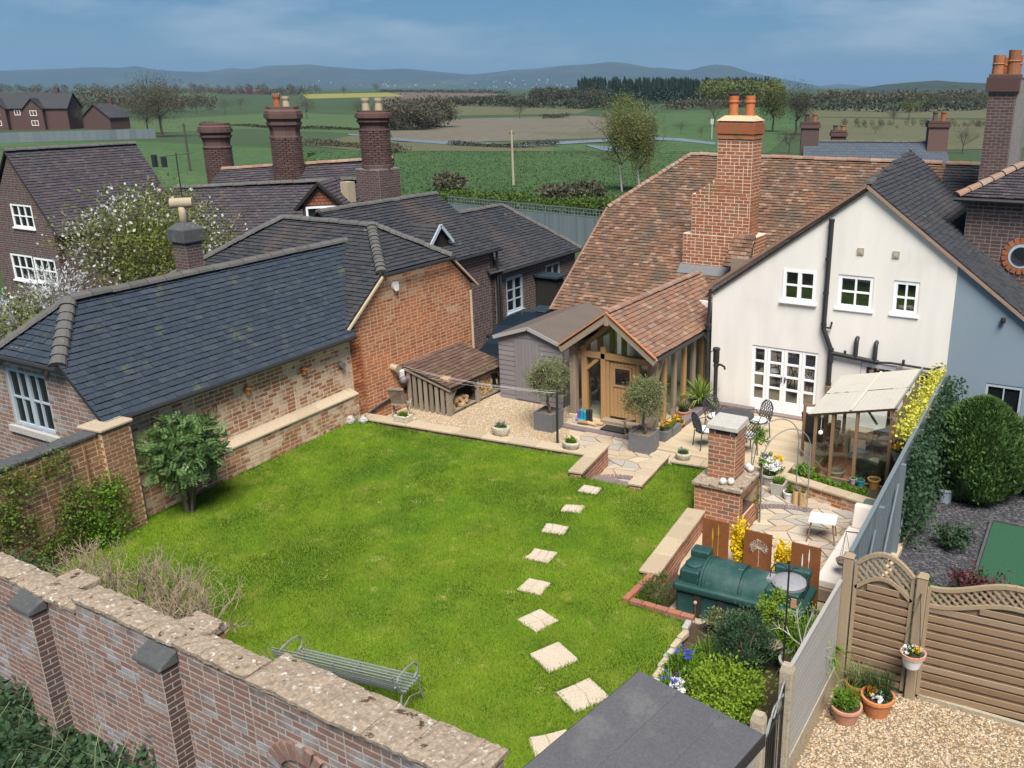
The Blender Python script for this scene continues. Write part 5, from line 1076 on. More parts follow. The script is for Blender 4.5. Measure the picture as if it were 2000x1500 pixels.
# brick edging at the bed corner
ed = thing('brick_edging', 'red brick edging at the corner of the flower bed by the tank', 'edging', (-5.9, 11.5, 0))
rg = random.Random(5)
for i in range(5): MB().box((-6.04+.008*i, 11.55+i*.225, .03), (.11, .215, .08), rg.uniform(-.05, .05)).build('brick', m_brick_new, ed, bevel=.006)
for i in range(5): MB().box((-5.85+i*.225, 11.48, .025), (.215, .11, .08), rg.uniform(-.05, .05)).build('brick', m_brick_new, ed, bevel=.006)
for i, (x, y) in enumerate([(-4.86, 11.25), (-4.80, 10.98), (-4.80, 10.72), (-4.78, 10.45), (-4.76, 10.2), (-4.72, 9.95), (-4.68, 9.7), (-4.62, 9.45), (-4.52, 9.2), (-4.4, 8.95)]): MB().box((x, y, .02), (.1, .23, .1), rg.uniform(-.15, .15)).build('stone', m_coping if i % 3 else m_cement, ed, bevel=.015)
# ---- timber deck
dk = tag(link('deck', None), kind='structure')
for i in range(25):
    y = 18.42+i*.143; x0 = -8.85 if y < 20.6 else -8.5
    MB().b2((x0, y, PZ+.004), (-5.05 if y > 18.6 else -5.7, y+.136, PZ+.045)).build('plank', m_deck, dk)
for i in range(18): MB().box((-9.0+i*.078, 21.82, PZ+.1), (.07, .22, .2)).build('paving_brick', m_blue_br, dk)
for i in range(24): MB().box((-8.98, 20.1+i*.078, PZ+.08), (.24, .07, .16)).build('paving_brick', m_blue_br, dk)
# ================================================================== near garden wall
nw = thing('garden_wall', 'old brick boundary wall with lichened stone coping and buttresses behind the bench', 'garden wall', (-9, 5.9, -.55))
Zb = -.75
secs = [(-15.3, -10.98, 1.56), (-10.98, -7.66, 1.76)]
for i, (x0, x1, zt) in enumerate(secs):
    brick_wall(nw, (x0, 5.73, Zb), XW, -YW, [(0, 0), (x1-x0, 0), (x1-x0, zt-Zb), (0, zt-Zb)], m_brick_wall, m_mortar_g, .30, nmax=300 if i else 200, seed=111+i, wd=.265, h=.09, name='wall')
brick_wall(nw, (-7.66, 5.73, Zb), XW, -YW, [(0, 0), (3.16, 0), (3.16, 1.74-Zb), (0, 1.74-Zb)], m_brick_wall, m_mortar_g, .48, nmax=300, seed=114, wd=.265, h=.09, name='wall', holes=[(.40, 0, 1.12, 1.55)])
# arched recess
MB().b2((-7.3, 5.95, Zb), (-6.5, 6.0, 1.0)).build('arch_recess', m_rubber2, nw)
for i in range(11):
    t = (i-5)*.27; MB().box((-6.9+math.sin(t)*.46, 5.715, .68+math.cos(t)*.36+.06), (.10, .06, .22), roty(t)).build('arch_brick', m_brick_wall, nw)
pieces(nw, 'brick', (-10.98, 6.03, 1.60), -YW, ZW, -XW, [(0, 0), (.3, 0), (.3, .16), (0, .16)], .08, .15, m_brick_old, nmax=10, seed=115)
pieces(nw, 'brick', (-4.5, 5.73, Zb), YW, ZW, XW, [(0, 0), (.48, 0), (.48, 2.5), (0, 2.5)], .08, .235, m_brick_wall, nmax=40, seed=116)
rg = random.Random(31)
def coping(x0, x1, y0, y1, zt, step=.46):
    x = x0
    while x < x1-.05:
        l = min(step*(.75+.6*rg.random()), x1-x); 
        if x1-x-l < .15: l = x1-x
        mb = MB(); a0 = rg.uniform(-.012, .012); z1 = zt+.055+rg.random()*.025
        nxs, nys = 7, 5; V = []; 
        for p in range(nxs):
            for q in range(nys):
                ex = p in (0, nxs-1) or q in (0, nys-1)
                V.append((x+l*.992*p/(nxs-1), y0+(y1-y0)*q/(nys-1)+a0+(rg.uniform(-.012, .012) if q in (0, nys-1) else 0), z1-(.018 if ex else 0)+rg.uniform(-.008, .012)))
        n0 = len(V); V += [(v[0], v[1], zt) for v in V]
        Fs = [(p*nys+q, (p+1)*nys+q, (p+1)*nys+q+1, p*nys+q+1) for p in range(nxs-1) for q in range(nys-1)]
        Fs += [(p*nys, n0+p*nys, n0+(p+1)*nys, (p+1)*nys) for p in range(nxs-1)]+[((p+1)*nys+nys-1, n0+(p+1)*nys+nys-1, n0+p*nys+nys-1, p*nys+nys-1) for p in range(nxs-1)]
        Fs += [(q+1, n0+q+1, n0+q, q) for q in range(nys-1)]+[((nxs-1)*nys+q, n0+(nxs-1)*nys+q, n0+(nxs-1)*nys+q+1, (nxs-1)*nys+q+1) for q in range(nys-1)]
        mb.add(V, Fs).build('coping_stone', m_lichen, nw, smooth=False); x += l
coping(-15.3, -10.99, 5.69, 6.06, 1.56); coping(-10.97, -7.66, 5.69, 6.06, 1.76); coping(-7.65, -4.46, 5.68, 6.24, 1.74, .7)
for x, zt in ((-12.15, 1.42), (-9.38, 1.56)):
    P = [(0, 0), (.46, 0), (.46, zt-Zb), (0, zt-Zb)]
    wall_prism(nw, 'buttress', (x, 5.50, Zb), XW, ZW, -YW, P, .2275, m_mortar_g); pieces(nw, 'brick', (x, 5.50, Zb), XW, ZW, -YW, P, .08, .23, m_brick_wall, nmax=60, seed=int(-x*10)); pieces(nw, 'brick', (x+.46, 5.50, Zb), YW, ZW, XW, [(0, 0), (.225, 0), (.225, zt-Zb), (0, zt-Zb)], .08, .225, m_brick_dark, nmax=40, seed=int(-x*11))
    MB().hexa([(x-.04, 5.46, zt), (x+.5, 5.46, zt), (x+.5, 5.72, zt), (x-.04, 5.72, zt), (x-.03, 5.47, zt+.06), (x+.49, 5.47, zt+.06), (x+.49, 5.72, zt+.17), (x-.03, 5.72, zt+.17)]).build('buttress_cap', m_capd, nw, bevel=.015)
for x, zt in ((-12.0, 1.50), (-9.35, 1.66)):
    MB().b2((x, 6.04, 0), (x+.5, 6.32, zt)).build('buttress', m_brick_left, nw); MB().b2((x-.03, 6.065, zt), (x+.53, 6.36, zt+.11)).build('buttress_cap', m_lichen, nw, bevel=.02, seg=2)
WM[nw] = Mz((-9, 5.79, -.55), R_(-2.1)); nw.matrix_local = WM[nw]
# ---- left boundary wall and pier
lw = thing('boundary_wall', 'lichened brick boundary wall with end pier on the left of the lawn', 'garden wall', (-15.5, 8, 0))
LA, LB = A3(-15.25, 6.0, 0), A3(-15.60, 9.55, 0); LU = nrm(LB-LA); LN = A3(LU[1], -LU[0], 0); LL = np.linalg.norm(LB-LA)
brick_wall(lw, LA, LU, LN, [(0, -.1), (LL, -.1), (LL, 2.02), (0, 2.02)], m_brick_left, m_mortar_t, .28, nmax=300, seed=121)
pieces(lw, 'brick', LA-LN*.28+LU*LL+ZW*.9, -LU, ZW, -LN, [(0, 0), (LL, 0), (LL, 1.1), (0, 1.1)], .075, .225, m_brick_left, nmax=20, seed=122)
pa = LB-LU*.52+LN*.12
wall_prism(lw, 'pier', pa, LU, ZW, LN, [(0, -.1), (.6, -.1), (.6, 2.05), (0, 2.05)], .5, m_mortar_t); pieces(lw, 'brick', pa, LU, ZW, LN, [(0, -.1), (.6, -.1), (.6, 2.05), (0, 2.05)], .075, .225, m_brick_left, nmax=90, seed=123)
pieces(lw, 'brick', pa-LN*.5, LN, ZW, -LU, [(0, 0), (.5, 0), (.5, 2.05), (0, 2.05)], .075, .225, m_brick_left, nmax=40, seed=124)
for i in range(9):
    s0 = LL*i/9; c_ = LA+LU*(s0+LL/18)-LN*.14+ZW*2.05; MB().box(c_, (LL/9-.01, .36, .06), math.atan2(LU[1], LU[0])).build('coping_stone', m_capd, lw, bevel=.012)
MB().box(pa+LU*.3-LN*.25+ZW*2.115, (.7, .6, .07), math.atan2(LU[1], LU[0])).build('pier_cap', m_coping, lw, bevel=.02)
MB().tube([LA+LU*2.75+LN*.03+ZW*1.1, LA+LU*2.75+LN*.03+ZW*1.95], .012, 6).build('iron_rod', m_corten, lw)
# ================================================================== fences on the right
def zf(x): return 1.5
bf = thing('boarded_fence', 'blue-grey boarded boundary fence beside the pergola greenhouse', 'fence', (-2.65, 17, -.5))
fA, fB = A3(-2.60, 12.0, 0), A3(-2.86, 21.9, 0); fU = nrm(fB-fA); fN = A3(fU[1], -fU[0], 0); fL = np.linalg.norm(fB-fA); rg = random.Random(9)
nbd = int(fL/.125)
for i in range(nbd):
    c_ = fA+fU*(i+.5)*fL/nbd+fN*(.012 if i % 2 else -.0); h = 1.98+.01*rg.random(); MB().box(c_+ZW*(-.5+h/2), (.118 if i % 2 else .135, .02, h), math.atan2(fU[1], fU[0])).build('board', m_bluefence, bf)
MB().beam(fA+ZW*1.52, fB+ZW*1.52, .07, .04).build('cap_rail', m_bluefence, bf)
for i in range(6):
    c_ = fA+fU*(i*fL/5)+fN*.06; MB().box(c_+ZW*.45, (.09, .09, 1.9)).build('post', m_bluefence, bf)
    if i < 5:
        for dz in (0,): MB().beam(c_+fN*.02+ZW*-.45, c_+fN*.02+fU*1.5+ZW*1.2, .03, .07).build('rail', m_bluefence, bf)
# horizontal-slat fence with lattice top and matching gate
fy = 11.55
def slat_panel(t, x0, x1, zb, top, low, n, y0=fy, y1=fy, rails=True):
    """woven horizontal slats, framed, with a curved lattice strip between low(s) and top(s)"""
    y = lambda x: y0+(y1-y0)*(x-x0)/(x1-x0); W_ = x1-x0; zz = min(low(0), low(.5), low(1))+.02; K = 14
    hs = (zz-zb)/n
    for i in range(n+3):
        z0 = zb+i*hs; z1 = z0+hs*.74
        # clip slat ends under the curved rail
        ss = [k/K for k in range(K+1) if low(k/K) > z1+.01]
        if not ss: continue
        s0, s1 = ss[0], ss[-1]
        if s1-s0 < .15: continue
        d = -.012 if i % 2 else .0
        MB().hexa([(x0+W_*s0, y(x0+W_*s0)+d, z0), (x0+W_*s1, y(x0+W_*s1)+d, z0), (x0+W_*s1, y(x0+W_*s1)+d+.014, z0), (x0+W_*s0, y(x0+W_*s0)+d+.014, z0), (x0+W_*s0, y(x0+W_*s0)+d-.02, z1), (x0+W_*s1, y(x0+W_*s1)+d-.02, z1), (x0+W_*s1, y(x0+W_*s1)+d-.006, z1), (x0+W_*s0, y(x0+W_*s0)+d-.006, z1)]).build('slat', m_fence, t)
    bk = MB()
    for k in range(K): Y0, Y1 = y(x0+W_*k/K), y(x0+W_*(k+1)/K); bk.hexa([(x0+W_*k/K, Y0+.03, zb), (x0+W_*(k+1)/K, Y1+.03, zb), (x0+W_*(k+1)/K, Y1+.04, zb), (x0+W_*k/K, Y0+.04, zb), (x0+W_*k/K, Y0+.03, low(k/K)), (x0+W_*(k+1)/K, Y1+.03, low((k+1)/K)), (x0+W_*(k+1)/K, Y1+.04, low((k+1)/K)), (x0+W_*k/K, Y0+.04, low(k/K))])
    bk.build('backing_slats', m_fence, t)
    for fn in (top, low):
        mb = MB()
        for k in range(K): mb.beam((x0+W_*k/K, y(x0+W_*k/K)+.0, fn(k/K)), (x0+W_*(k+1)/K, y(x0+W_*(k+1)/K), fn((k+1)/K)), .06, .055)
        mb.build('curved_rail', m_fencep, t)
    for dr in (1, -1):
        nl = int(W_/.11)+4
        for k in range(-4, nl):
            s_ = k*.11; pts = []
            for q in range(24):
                h = q*.03; x = s_+dr*h if dr > 0 else s_+.5-h*1.0
                sx = x/W_
                if 0 <= sx <= 1:
                    z = low(.5)-.25+h
                    if low(sx) < z < top(sx): pts.append((x0+x, y(x0+x)+(.008 if dr > 0 else -.008), z))
            if len(pts) > 1: MB().beam(pts[0], pts[-1], .012, .03).build('lattice_bar', m_fencep, t)
    MB().beam((x0, y(x0), zb), (x0, y(x0), top(0)), .06, .05, up=(1, 0, 0)).beam((x1, y(x1), zb), (x1, y(x1), top(1)), .06, .05, up=(1, 0, 0)).build('side_rail', m_fencep, t)
gt = thing('garden_gate', 'slatted timber gate with arched lattice top beside the terracotta pots', 'gate', (-2.05, fy, -.3))
slat_panel(gt, -2.40, -1.62, -.22, lambda s: 1.50+.34*math.sin(math.pi*(.12+.80*s)), lambda s: 1.22+.30*math.sin(math.pi*(.08+.86*s))-.05, 11)
fp = thing('slatted_fence', 'slatted timber fence panel with wavy lattice top along the gravel drive', 'fence', (-.5, fy, -.3))
slat_panel(fp, -1.40, .45, -.22, lambda s: 1.62+.13*math.sin(math.pi*(1.8*s-.55)), lambda s: 1.34+.11*math.sin(math.pi*(1.8*s-.55)), 11, fy+.02, fy+.12)
MB().b2((-1.40, fy-.0, -.42), (.45, fy+.06, -.225)).build('gravel_board', m_conc, fp)
fp2 = thing('slatted_fence', 'second slatted fence panel beyond the wavy topped one', 'fence', (1.3, fy, -.3)); slat_panel(fp2, .55, 2.4, -.22, lambda s: 1.62+.13*math.sin(math.pi*(1.8*s-.55)), lambda s: 1.34+.11*math.sin(math.pi*(1.8*s-.55)), 13, fy+.12, fy+.22)
pr = 'posts of the slatted fence'
for x, y, z1, lab in ((-2.52, fy, 1.70, 'square timber gate post at the corner of the grey fence'), (-1.50, fy-.02, 1.66, 'square timber post carrying the hanging basket'), (.5, fy+.1, 1.6, 'square timber post at the far fence panel')):
    p_ = thing('fence_post', lab, 'post', (x, y, -.3), 0, pr); MB().b2((x-.07, y-.06, -.4), (x+.07, y+.06, z1)).build('shaft', m_fencep, p_, bevel=.01)
    MB().box((x, y, z1+.02), (.16, .14, .04), taper=.6).build('cap', m_fencep, p_)
# grey composite fence and concrete posts
gf = thing('composite_fence', 'grey ribbed composite fence panel between concrete post and timber gate post', 'fence', (-2.58, 10, -.3))
for i in range(14):
    z = -.08+i*.1; MB().b2((-2.60, 9.12, z), (-2.575, 11.45, z+.092)).build('board', m_comp, gf)
MB().b2((-2.61, 9.12, 1.32), (-2.56, 11.45, 1.36)).build('cap_rail', m_comp, gf); MB().b2((-2.615, 9.12, -.4), (-2.56, 11.45, -.085)).build('gravel_board', m_conc, gf)
for y, lab in ((9.02, 'tall concrete fence post with rough top by the flower bed'), (8.02, 'concrete fence post beside the dark felt roof')):
    p_ = thing('concrete_post', lab, 'post', (-2.58, y, -.3)); MB().b2((-2.66, y-.065, -.4), (-2.50, y+.065, 1.40)).build('shaft', m_conc, p_, bevel=.01); MB().box((-2.58, y, 1.44), (.16, .13, .08), taper=.7).build('cap', m_conc, p_)
gf2 = thing('composite_fence', 'short grey composite fence panel running under the felt roofed shed', 'fence', (-2.58, 7, -.3))
for i in range(15): MB().b2((-2.60, 6.2, -.3+i*.1), (-2.575, 7.94, -.3+i*.1+.092)).build('board', m_comp, gf2)
MB().b2((-2.62, 6.2, 1.2), (-2.555, 7.94, 1.25)).build('cap_rail', m_comp, gf2)
ig = thing('iron_gate', 'narrow black wrought iron gate with scrolled top between concrete posts', 'gate', (-2.58, 8.5, -.3))
MB().tube([(-2.58, 8.1, -.2), (-2.58, 8.1, 1.15)], .012, 6).tube([(-2.58, 8.94, -.2), (-2.58, 8.94, 1.3)], .012, 6).tube([(-2.58, 8.1, -.15), (-2.58, 8.94, -.15)], .012, 6).tube([(-2.58, 8.1, .9), (-2.58, 8.94, .95)], .012, 6).build('frame', m_black, ig)
for i in range(8): MB().tube([(-2.58, 8.19+i*.095, -.15), (-2.58, 8.19+i*.095, .93)], .007, 5).build('bar', m_black, ig)
MB().tube([(-2.58, 8.1+.84*k/12, .93+.32*math.sin(math.pi*k/24)**2+.05*math.sin(k*1.2)) for k in range(13)], .012, 6).tube([(-2.58, 8.1+.84*k/12, .95+.22*(k/12)+.06*math.sin(k*1.4+1)) for k in range(13)], .010, 6).build('scroll', m_galv, ig)
# dark felt roofed shed at the bottom of the picture
fs = thing('felt_roofed_shed', 'small shed with flat dark grey felt roof beside the flower bed', 'shed', (-3.15, 6.4, -.2), R_(-9))
MB().b2((-.66, -.95, 0), (.66, .82, 2.08)).build('walls', m_comp, fs, local=True)
MB().hexa([(-.76, -1.05, 2.14), (.76, -1.05, 2.06), (.76, .93, 2.06), (-.76, .93, 2.14), (-.76, -1.05, 2.20), (.76, -1.05, 2.12), (.76, .93, 2.12), (-.76, .93, 2.20)]).build('roof', m_felt2, fs, local=True)
MB().b2((-.775, -1.06, 2.04), (-.762, .945, 2.19)).b2((.762, -1.06, 1.98), (.775, .945, 2.12)).b2((-.775, .932, 2.0), (.775, .945, 2.1)).build('fascia', m_rubber, fs, local=True)
for x in (-.26, .26): MB().hexa([(x-.03, -1.05, 2.17-.0527*x), (x+.03, -1.05, 2.165-.0527*x), (x+.03, .93, 2.165-.0527*x), (x-.03, .93, 2.17-.0527*x), (x-.03, -1.05, 2.168-.0527*x), (x+.03, -1.05, 2.164-.0527*x), (x+.03, .93, 2.164-.0527*x), (x-.03, .93, 2.168-.0527*x)]).build('felt_seam', m_felt2, fs, local=True)
# ================================================================== oil tank
tk = thing('oil_tank', 'dark green plastic oil tank with grey round lid in front of rusted panels', 'oil tank', (-4.4, 12.55, -.40), R_(2))
def T(x, y, z): return (x, y, z)
mb = MB(); mb.b2((-1.06, -.40, .0), (1.06, .40, .50)); mb.build('lower_body', m_tank, tk, local=True, bevel=.05, seg=3)
mb = MB(); mb.b2((-1.10, -.46, .46), (1.10, .46, .60)); mb.build('shoulder', m_tank, tk, local=True, bevel=.045, seg=3)
prof = [(-.40, .58), (-.37, .70), (-.28, .82), (-.15, .89), (0, .91), (.15, .89), (.28, .82), (.37, .70), (.40, .58)]
mb = MB(); mb.prism([(-.62, y, z) for y, z in prof], (.62, 0, 0)); mb.prism([(.06, y*.93, .58+(z-.58)*.90) for y, z in prof], (.40, 0, 0)); mb.prism([(-.02, y*.86, .58+(z-.58)*.80) for y, z in prof], (.1, 0, 0)); mb.build('barrel', m_tank, tk, local=True, smooth=True, auto=35)
for x in (-.66, -.60): MB().prism([(x, y*1.05, .58+(z-.58)*1.05) for y, z in prof], (.035, 0, 0)).build('rib', m_tank, tk, local=True, smooth=True, auto=35)
MB().b2((-1.02, -.36, .58), (-.68, .36, .82)).b2((-1.02, .12, .80), (-.68, .36, .95)).build('filler_block', m_tank, tk, local=True, bevel=.035, seg=3)
MB().lathe([(.15, 0), (.155, .03), (.13, .05)], (-.85, -.10, .815), 20).build('filler_cap', m_tank, tk, local=True, smooth=True, auto=40)
MB().b2((.44, -.37, .58), (1.0, .37, .84)).b2((.42, .22, .80), (1.02, .38, .95)).build('cap_block', m_tank, tk, local=True, bevel=.035, seg=3)
MB().lathe([(.27, -.02), (.28, .05), (.25, .08), (.1, .095)], (.76, -.08, .84), 24).b2((.40, -.16, .84), (.52, .04, .90)).build('lid', m_tankcap, tk, local=True, smooth=True, auto=40)
for i in range(5): MB().b2((-.72+i*.40, -.425, .06), (-.60+i*.40, -.398, .44)).build('shade_strip', m_rubber, tk, local=True)  # raised near-black strips; the shade of the body's hollows is put into their colour
MB().b2((.88, -.385, .62), (.97, -.372, .78)).build('label_plate', m_terrap, tk, local=True)
tb = thing('tank_base', 'concrete slab under the green oil tank', 'slab', (-4.4, 12.55, -.5)); MB().b2((-5.6, 12.0, -.6), (-3.2, 13.15, -.402)).build('slab', m_conc, tb)
# ================================================================== rusted steel screens with cut-out plants
def screen(x, y, w_, h_, label, kind):
    t = thing('steel_screen', label, 'screen', (x, y, -.34)); z0, z1 = -.34, h_
    MB().b2((x-w_/2, y, z0), (x+w_/2, y+.02, z1)).build('plate', m_corten, t)
    mb = MB(); yy = y-.003; mt = m_plwhite; rg = random.Random(int(x*100))
    if kind == 'ball':
        c = A3(x+.02, yy, z1-.30)
        mb.tube([(x+.02, yy, z0+.3), c], .006, 5)
        for k in range(15):
            a = -.5+k*.3; e = c+A3(math.cos(a)*.14, 0, math.sin(a)*.14); mb.tube([c, e], .0035, 4)
            for q in range(3): mb.box(e+A3(rg.uniform(-.02, .02), -.002, rg.uniform(-.02, .02)), (.018, .004, .030), roty(rg.random()*3))
        mt = m_trough
    else:
        for dx, hh, mt_ in ((-.05, .0, 0), (.06, .1, 1)): mb.tube([(x+dx, yy, z0+.2), (x+dx, yy, z1-.42+hh)], .004, 4); mb.lathe([(.003, 0), (.014, .06), (.012, .16), (.003, .26)], (x+dx, yy-.001, z1-.42+hh), 8, sy=.3)
        mt = m_whitefl if kind == 'w' else m_yellow
    mb.build('cut_out', mt, t)
screen(-5.37, 13.62, .50, .66, 'rusted steel screen with slender cut-out seed heads by the brick fireplace', 'y')
screen(-4.56, 13.60, .50, .63, 'rusted steel screen with a round cut-out allium flower head', 'ball')
screen(-3.60, 13.22, .50, .80, 'rusted steel screen with pale cut-out seed heads by the cream sofa', 'w')
def bush(name, label, cat, c, rad, n, size, m_, seed, group=None, stems=True, clumps=40, extra=None, asp=.5, shell=.55, spread=.28, zb=None, up=.3):
    c = A3(*c); zb = c[2]-rad[2] if zb is None else zb
    t = thing(name, label, cat, (c[0], c[1], zb), 0, group)
    mb = MB(); leaves(mb, c, rad, n, size, seed, shell, clumps, spread, asp, up); mb.build('foliage', m_, t)
    if stems:
        rg = random.Random(seed); sb = MB()
        for k in range(6):
            a = rg.random()*6.28; e = c+A3(math.cos(a)*rad[0]*.55, math.sin(a)*rad[1]*.55, rad[2]*rg.uniform(-.1, .5)); sb.tube([(c[0], c[1], zb-.03), (c+e)/2*A3(1, 1, 1)+A3(0, 0, -.1), e], [.018, .012, .006], 5)
        sb.build('stem', m_bark, t)
    if extra:
        for nm, m2, n2, s2, sh in extra:
            mb = MB(); leaves(mb, c, A3(*rad)*1.03, n2, s2, seed+9, sh, clumps, spread, .8, .5); mb.build(nm, m2, t)
    return t
bush('forsythia', 'tall yellow forsythia in bloom between the first two rusted screens', 'shrub', (-4.97, 13.78, .22), (.22, .20, .48), 2600, .05, m_yellow, 1, zb=-.35, asp=.7, shell=.2)
bush('forsythia', 'lower yellow forsythia in bloom beside the allium screen', 'shrub', (-4.08, 13.62, .15), (.24, .2, .40), 2200, .05, m_yellow, 2, zb=-.35, asp=.7, shell=.2)
# ================================================================== outdoor brick fireplace
fpz = thing('outdoor_fireplace', 'freestanding red brick outdoor fireplace with square chimney and stone cap', 'fireplace', (-5.85, 15.5, PZ))
bx0, bx1, by0, by1 = -6.36, -5.42, 14.95, 16.10
MB().b2((bx0, by0, PZ), (bx1, by1, .0)).b2((bx0, by0+.17, .0), (bx0+.42, by1-.17, .45)).b2((bx0, by0, .0), (bx1, by0+.17, .45)).b2((bx0, by1-.17, 0), (bx1, by1, .45)).b2((bx0, by0, .45), (bx1, by1, .62)).build('core', m_mortar_t, fpz)
pieces(fpz, 'brick', (bx0, by0, PZ), XW, ZW, -YW, [(0, 0), (.94, 0), (.94, 1.02), (0, 1.02)], .085, .24, m_brick_new, nmax=80, seed=131)
pieces(fpz, 'brick', (bx1, by0, PZ), YW, ZW, XW, [(0, 0), (1.15, 0), (1.15, 1.02), (0, 1.02)], .085, .24, m_brick_new, holes=[(.17, .40, .98, .86)], nmax=80, seed=132)
MB().b2((bx0+.43, by0+.18, .002), (bx1-.06, by1-.18, .03)).build('hearth', m_brick_dark, fpz)
MB().b2((bx0+.421, by0+.175, .03), (bx0+.44, by1-.175, .448)).build('fire_back', m_rubber, fpz)
for x0, x1, y0, y1 in ((bx0-.05, bx0+.48, by0-.05, by0+.60), (bx0+.485, bx1+.05, by0-.05, by0+.60), (bx0-.05, bx1+.05, by0+.605, by1+.05)): MB().b2((x0, y0, .62), (x1, y1, .70)).build('slab', m_lichen, fpz, bevel=.012)
cx0, cx1, cy0, cy1 = -6.22, -5.66, 15.25, 15.80
MB().b2((cx0, cy0, .70), (cx1, cy1, 1.72)).build('flue', m_mortar_t, fpz)
pieces(fpz, 'brick', (cx0, cy0, .70), XW, ZW, -YW, [(0, 0), (.56, 0), (.56, .93), (0, .93)], .085, .24, m_brick_new, nmax=60, seed=133); pieces(fpz, 'brick', (cx1, cy0, .70), YW, ZW, XW, [(0, 0), (.55, 0), (.55, .93), (0, .93)], .085, .24, m_brick_new, nmax=60, seed=134)
MB().b2((cx0+.14, cy0-.004, 1.63), (cx1-.12, cy0+.2, 1.72)).build('flue_mouth', m_rubber, fpz)
for x in (cx0+.02, cx1-.1): MB().b2((x, cy0-.012, 1.63), (x+.1, cy0+.1, 1.725)).build('brick', m_brick_dark, fpz)
MB().hexa([(cx0-.05, cy0-.05, 1.72), (cx1+.05, cy0-.05, 1.72), (cx1+.05, cy1+.05, 1.72), (cx0-.05, cy1+.05, 1.72), (cx0-.04, cy0-.04, 1.82), (cx1+.04, cy0-.04, 1.82), (cx1+.03, cy1+.03, 1.86), (cx0-.03, cy1+.03, 1.86)]).build('cap', m_cement, fpz, bevel=.015)
for i, (x, y) in enumerate([(-5.80, 15.02), (-5.66, 15.08), (-5.62, 15.92), (-5.54, 15.84)]):
    t = thing('globe_light', 'white glass globe light resting on the outdoor fireplace', 'light', (x, y, .70), 0, 'globe lights on the fireplace'); MB().ball((x, y, .775), .072, 18, 12).build('globe', m_globe, t, smooth=True); MB().lathe([(.03, 0), (.03, .012)], (x, y, .698), 12).build('base', m_cement, t)
# ================================================================== olive trees in zinc planters
def planter(x, y, s, h, label, mt=m_lead, name='planter', z=PZ+.0, tp=1.04):
    t = thing(name, label, 'planter', (x, y, z)); q = s/2; th = .035; b = q/tp
    mb = MB()
    for sx, sy in ((1, 0), (-1, 0), (0, 1), (0, -1)):
        if sx: mb.hexa([(x+sx*b, y-b, z), (x+sx*b, y+b, z), (x+sx*(b-th), y+b-th, z), (x+sx*(b-th), y-b+th, z), (x+sx*q, y-q, z+h), (x+sx*q, y+q, z+h), (x+sx*(q-th), y+q-th, z+h), (x+sx*(q-th), y-q+th, z+h)])
        else: mb.hexa([(x-b, y+sy*b, z), (x+b, y+sy*b, z), (x+b-th, y+sy*(b-th), z), (x-b+th, y+sy*(b-th), z), (x-q, y+sy*q, z+h), (x+q, y+sy*q, z+h), (x+q-th, y+sy*(q-th), z+h), (x-q+th, y+sy*(q-th), z+h)])
    mb.build('box', mt, t); MB().b2((x-q+th+.003, y-q+th+.003, z+.02), (x+q-th-.003, y+q-th-.003, z+h-.06)).build('top_dressing', m_gravelb, t)
    return t
def olive(x, y, z0, zc, r, label, seed):
    t = thing('olive_tree', label, 'tree', (x, y, z0)); rg = random.Random(seed); mb = MB(); tips = []
    mb.tube([(x, y, z0-.04), (x+.05, y, z0+.12), (x-.04, y+.02, z0+.25), (x+.01, y, zc-r*.55)], [.045, .038, .035, .028], 8)
    for k in range(9): limb(mb, (x+.01, y, zc-r*.6+rg.random()*.1), A3(rg.gauss(0, .8), rg.gauss(0, .8), .8), r*.62, .014, 2, rg, tips, seg=5)
    mb.build('trunk', m_bark, t, smooth=True)
    lb = MB(); leaves(lb, (x, y, zc), (r, r, r*.98), 7500, .065, seed, .35, 110, .26, .24, .2); leaves(lb, (x, y, zc), (r*1.05, r*1.05, r), 700, .09, seed+1, .8, 60, .22, .2, .4); lb.build('crown', m_olive, t)
planter(-11.95, 18.42, .56, .50, 'square zinc planter holding the olive tree in front of the shed'); olive(-11.95, 18.42, PZ+.44, .98, .57, 'clipped round olive tree in front of the mauve shed', 5)
planter(-9.12, 18.25, .56, .50, 'square zinc planter holding the olive tree by the porch door'); olive(-9.12, 18.25, PZ+.44, .97, .55, 'clipped round olive tree in front of the porch door', 6)
# ================================================================== stone troughs on the wall, with bulbs
def trough(x, y, z, rx, ry, h, label, flower, rz=0, square=False, seed=1):
    t = thing('stone_trough', label, 'planter', (x, y, z), rz); rg = random.Random(seed)
    if square:
        mb = MB(); mb.b2((-rx, -ry, 0), (rx, -ry+.05, h)).b2((-rx, ry-.05, 0), (rx, ry, h)).b2((-rx, -ry+.05, 0), (-rx+.05, ry-.05, h)).b2((rx-.05, -ry+.05, 0), (rx, ry-.05, h)).b2((-rx+.05, -ry+.05, 0), (rx-.05, ry-.05, .03)); mb.build('trough', m_trough, t, local=True, bevel=.012)
    else: MB().lathe([(rx*.72, 0), (rx*.95, h*.35), (rx, h*.8), (rx*.97, h), (rx*.80, h), (rx*.78, h*.75)], (0, 0, 0), 14, 1, ry/rx, cap=False).build('trough', m_trough, t, local=True, smooth=True)
    MB().lathe([(rx*.8, 0), (rx*.5, .015)], (0, 0, h*.78), 14, 1, ry/rx).build('soil', m_soil, t, local=True)
    lb = MB(); blades(lb, (0, 0, h*.78), min(rx, ry)*.7, 160, .12, .010, seed, .6); leaves(lb, (0, 0, h*1.0), (rx*.7, ry*.7, .06), 260, .035, seed, .2, 16, .4); lb.build('plants', m_leaf, t, local=True)
    for m_, n_ in flower: fb = MB(); leaves(fb, (0, 0, h+.08), (rx*.6, ry*.6, .07), n_, .026, seed+3, .3, 9, .18, .9); fb.build('flowers', m_, t, local=True)
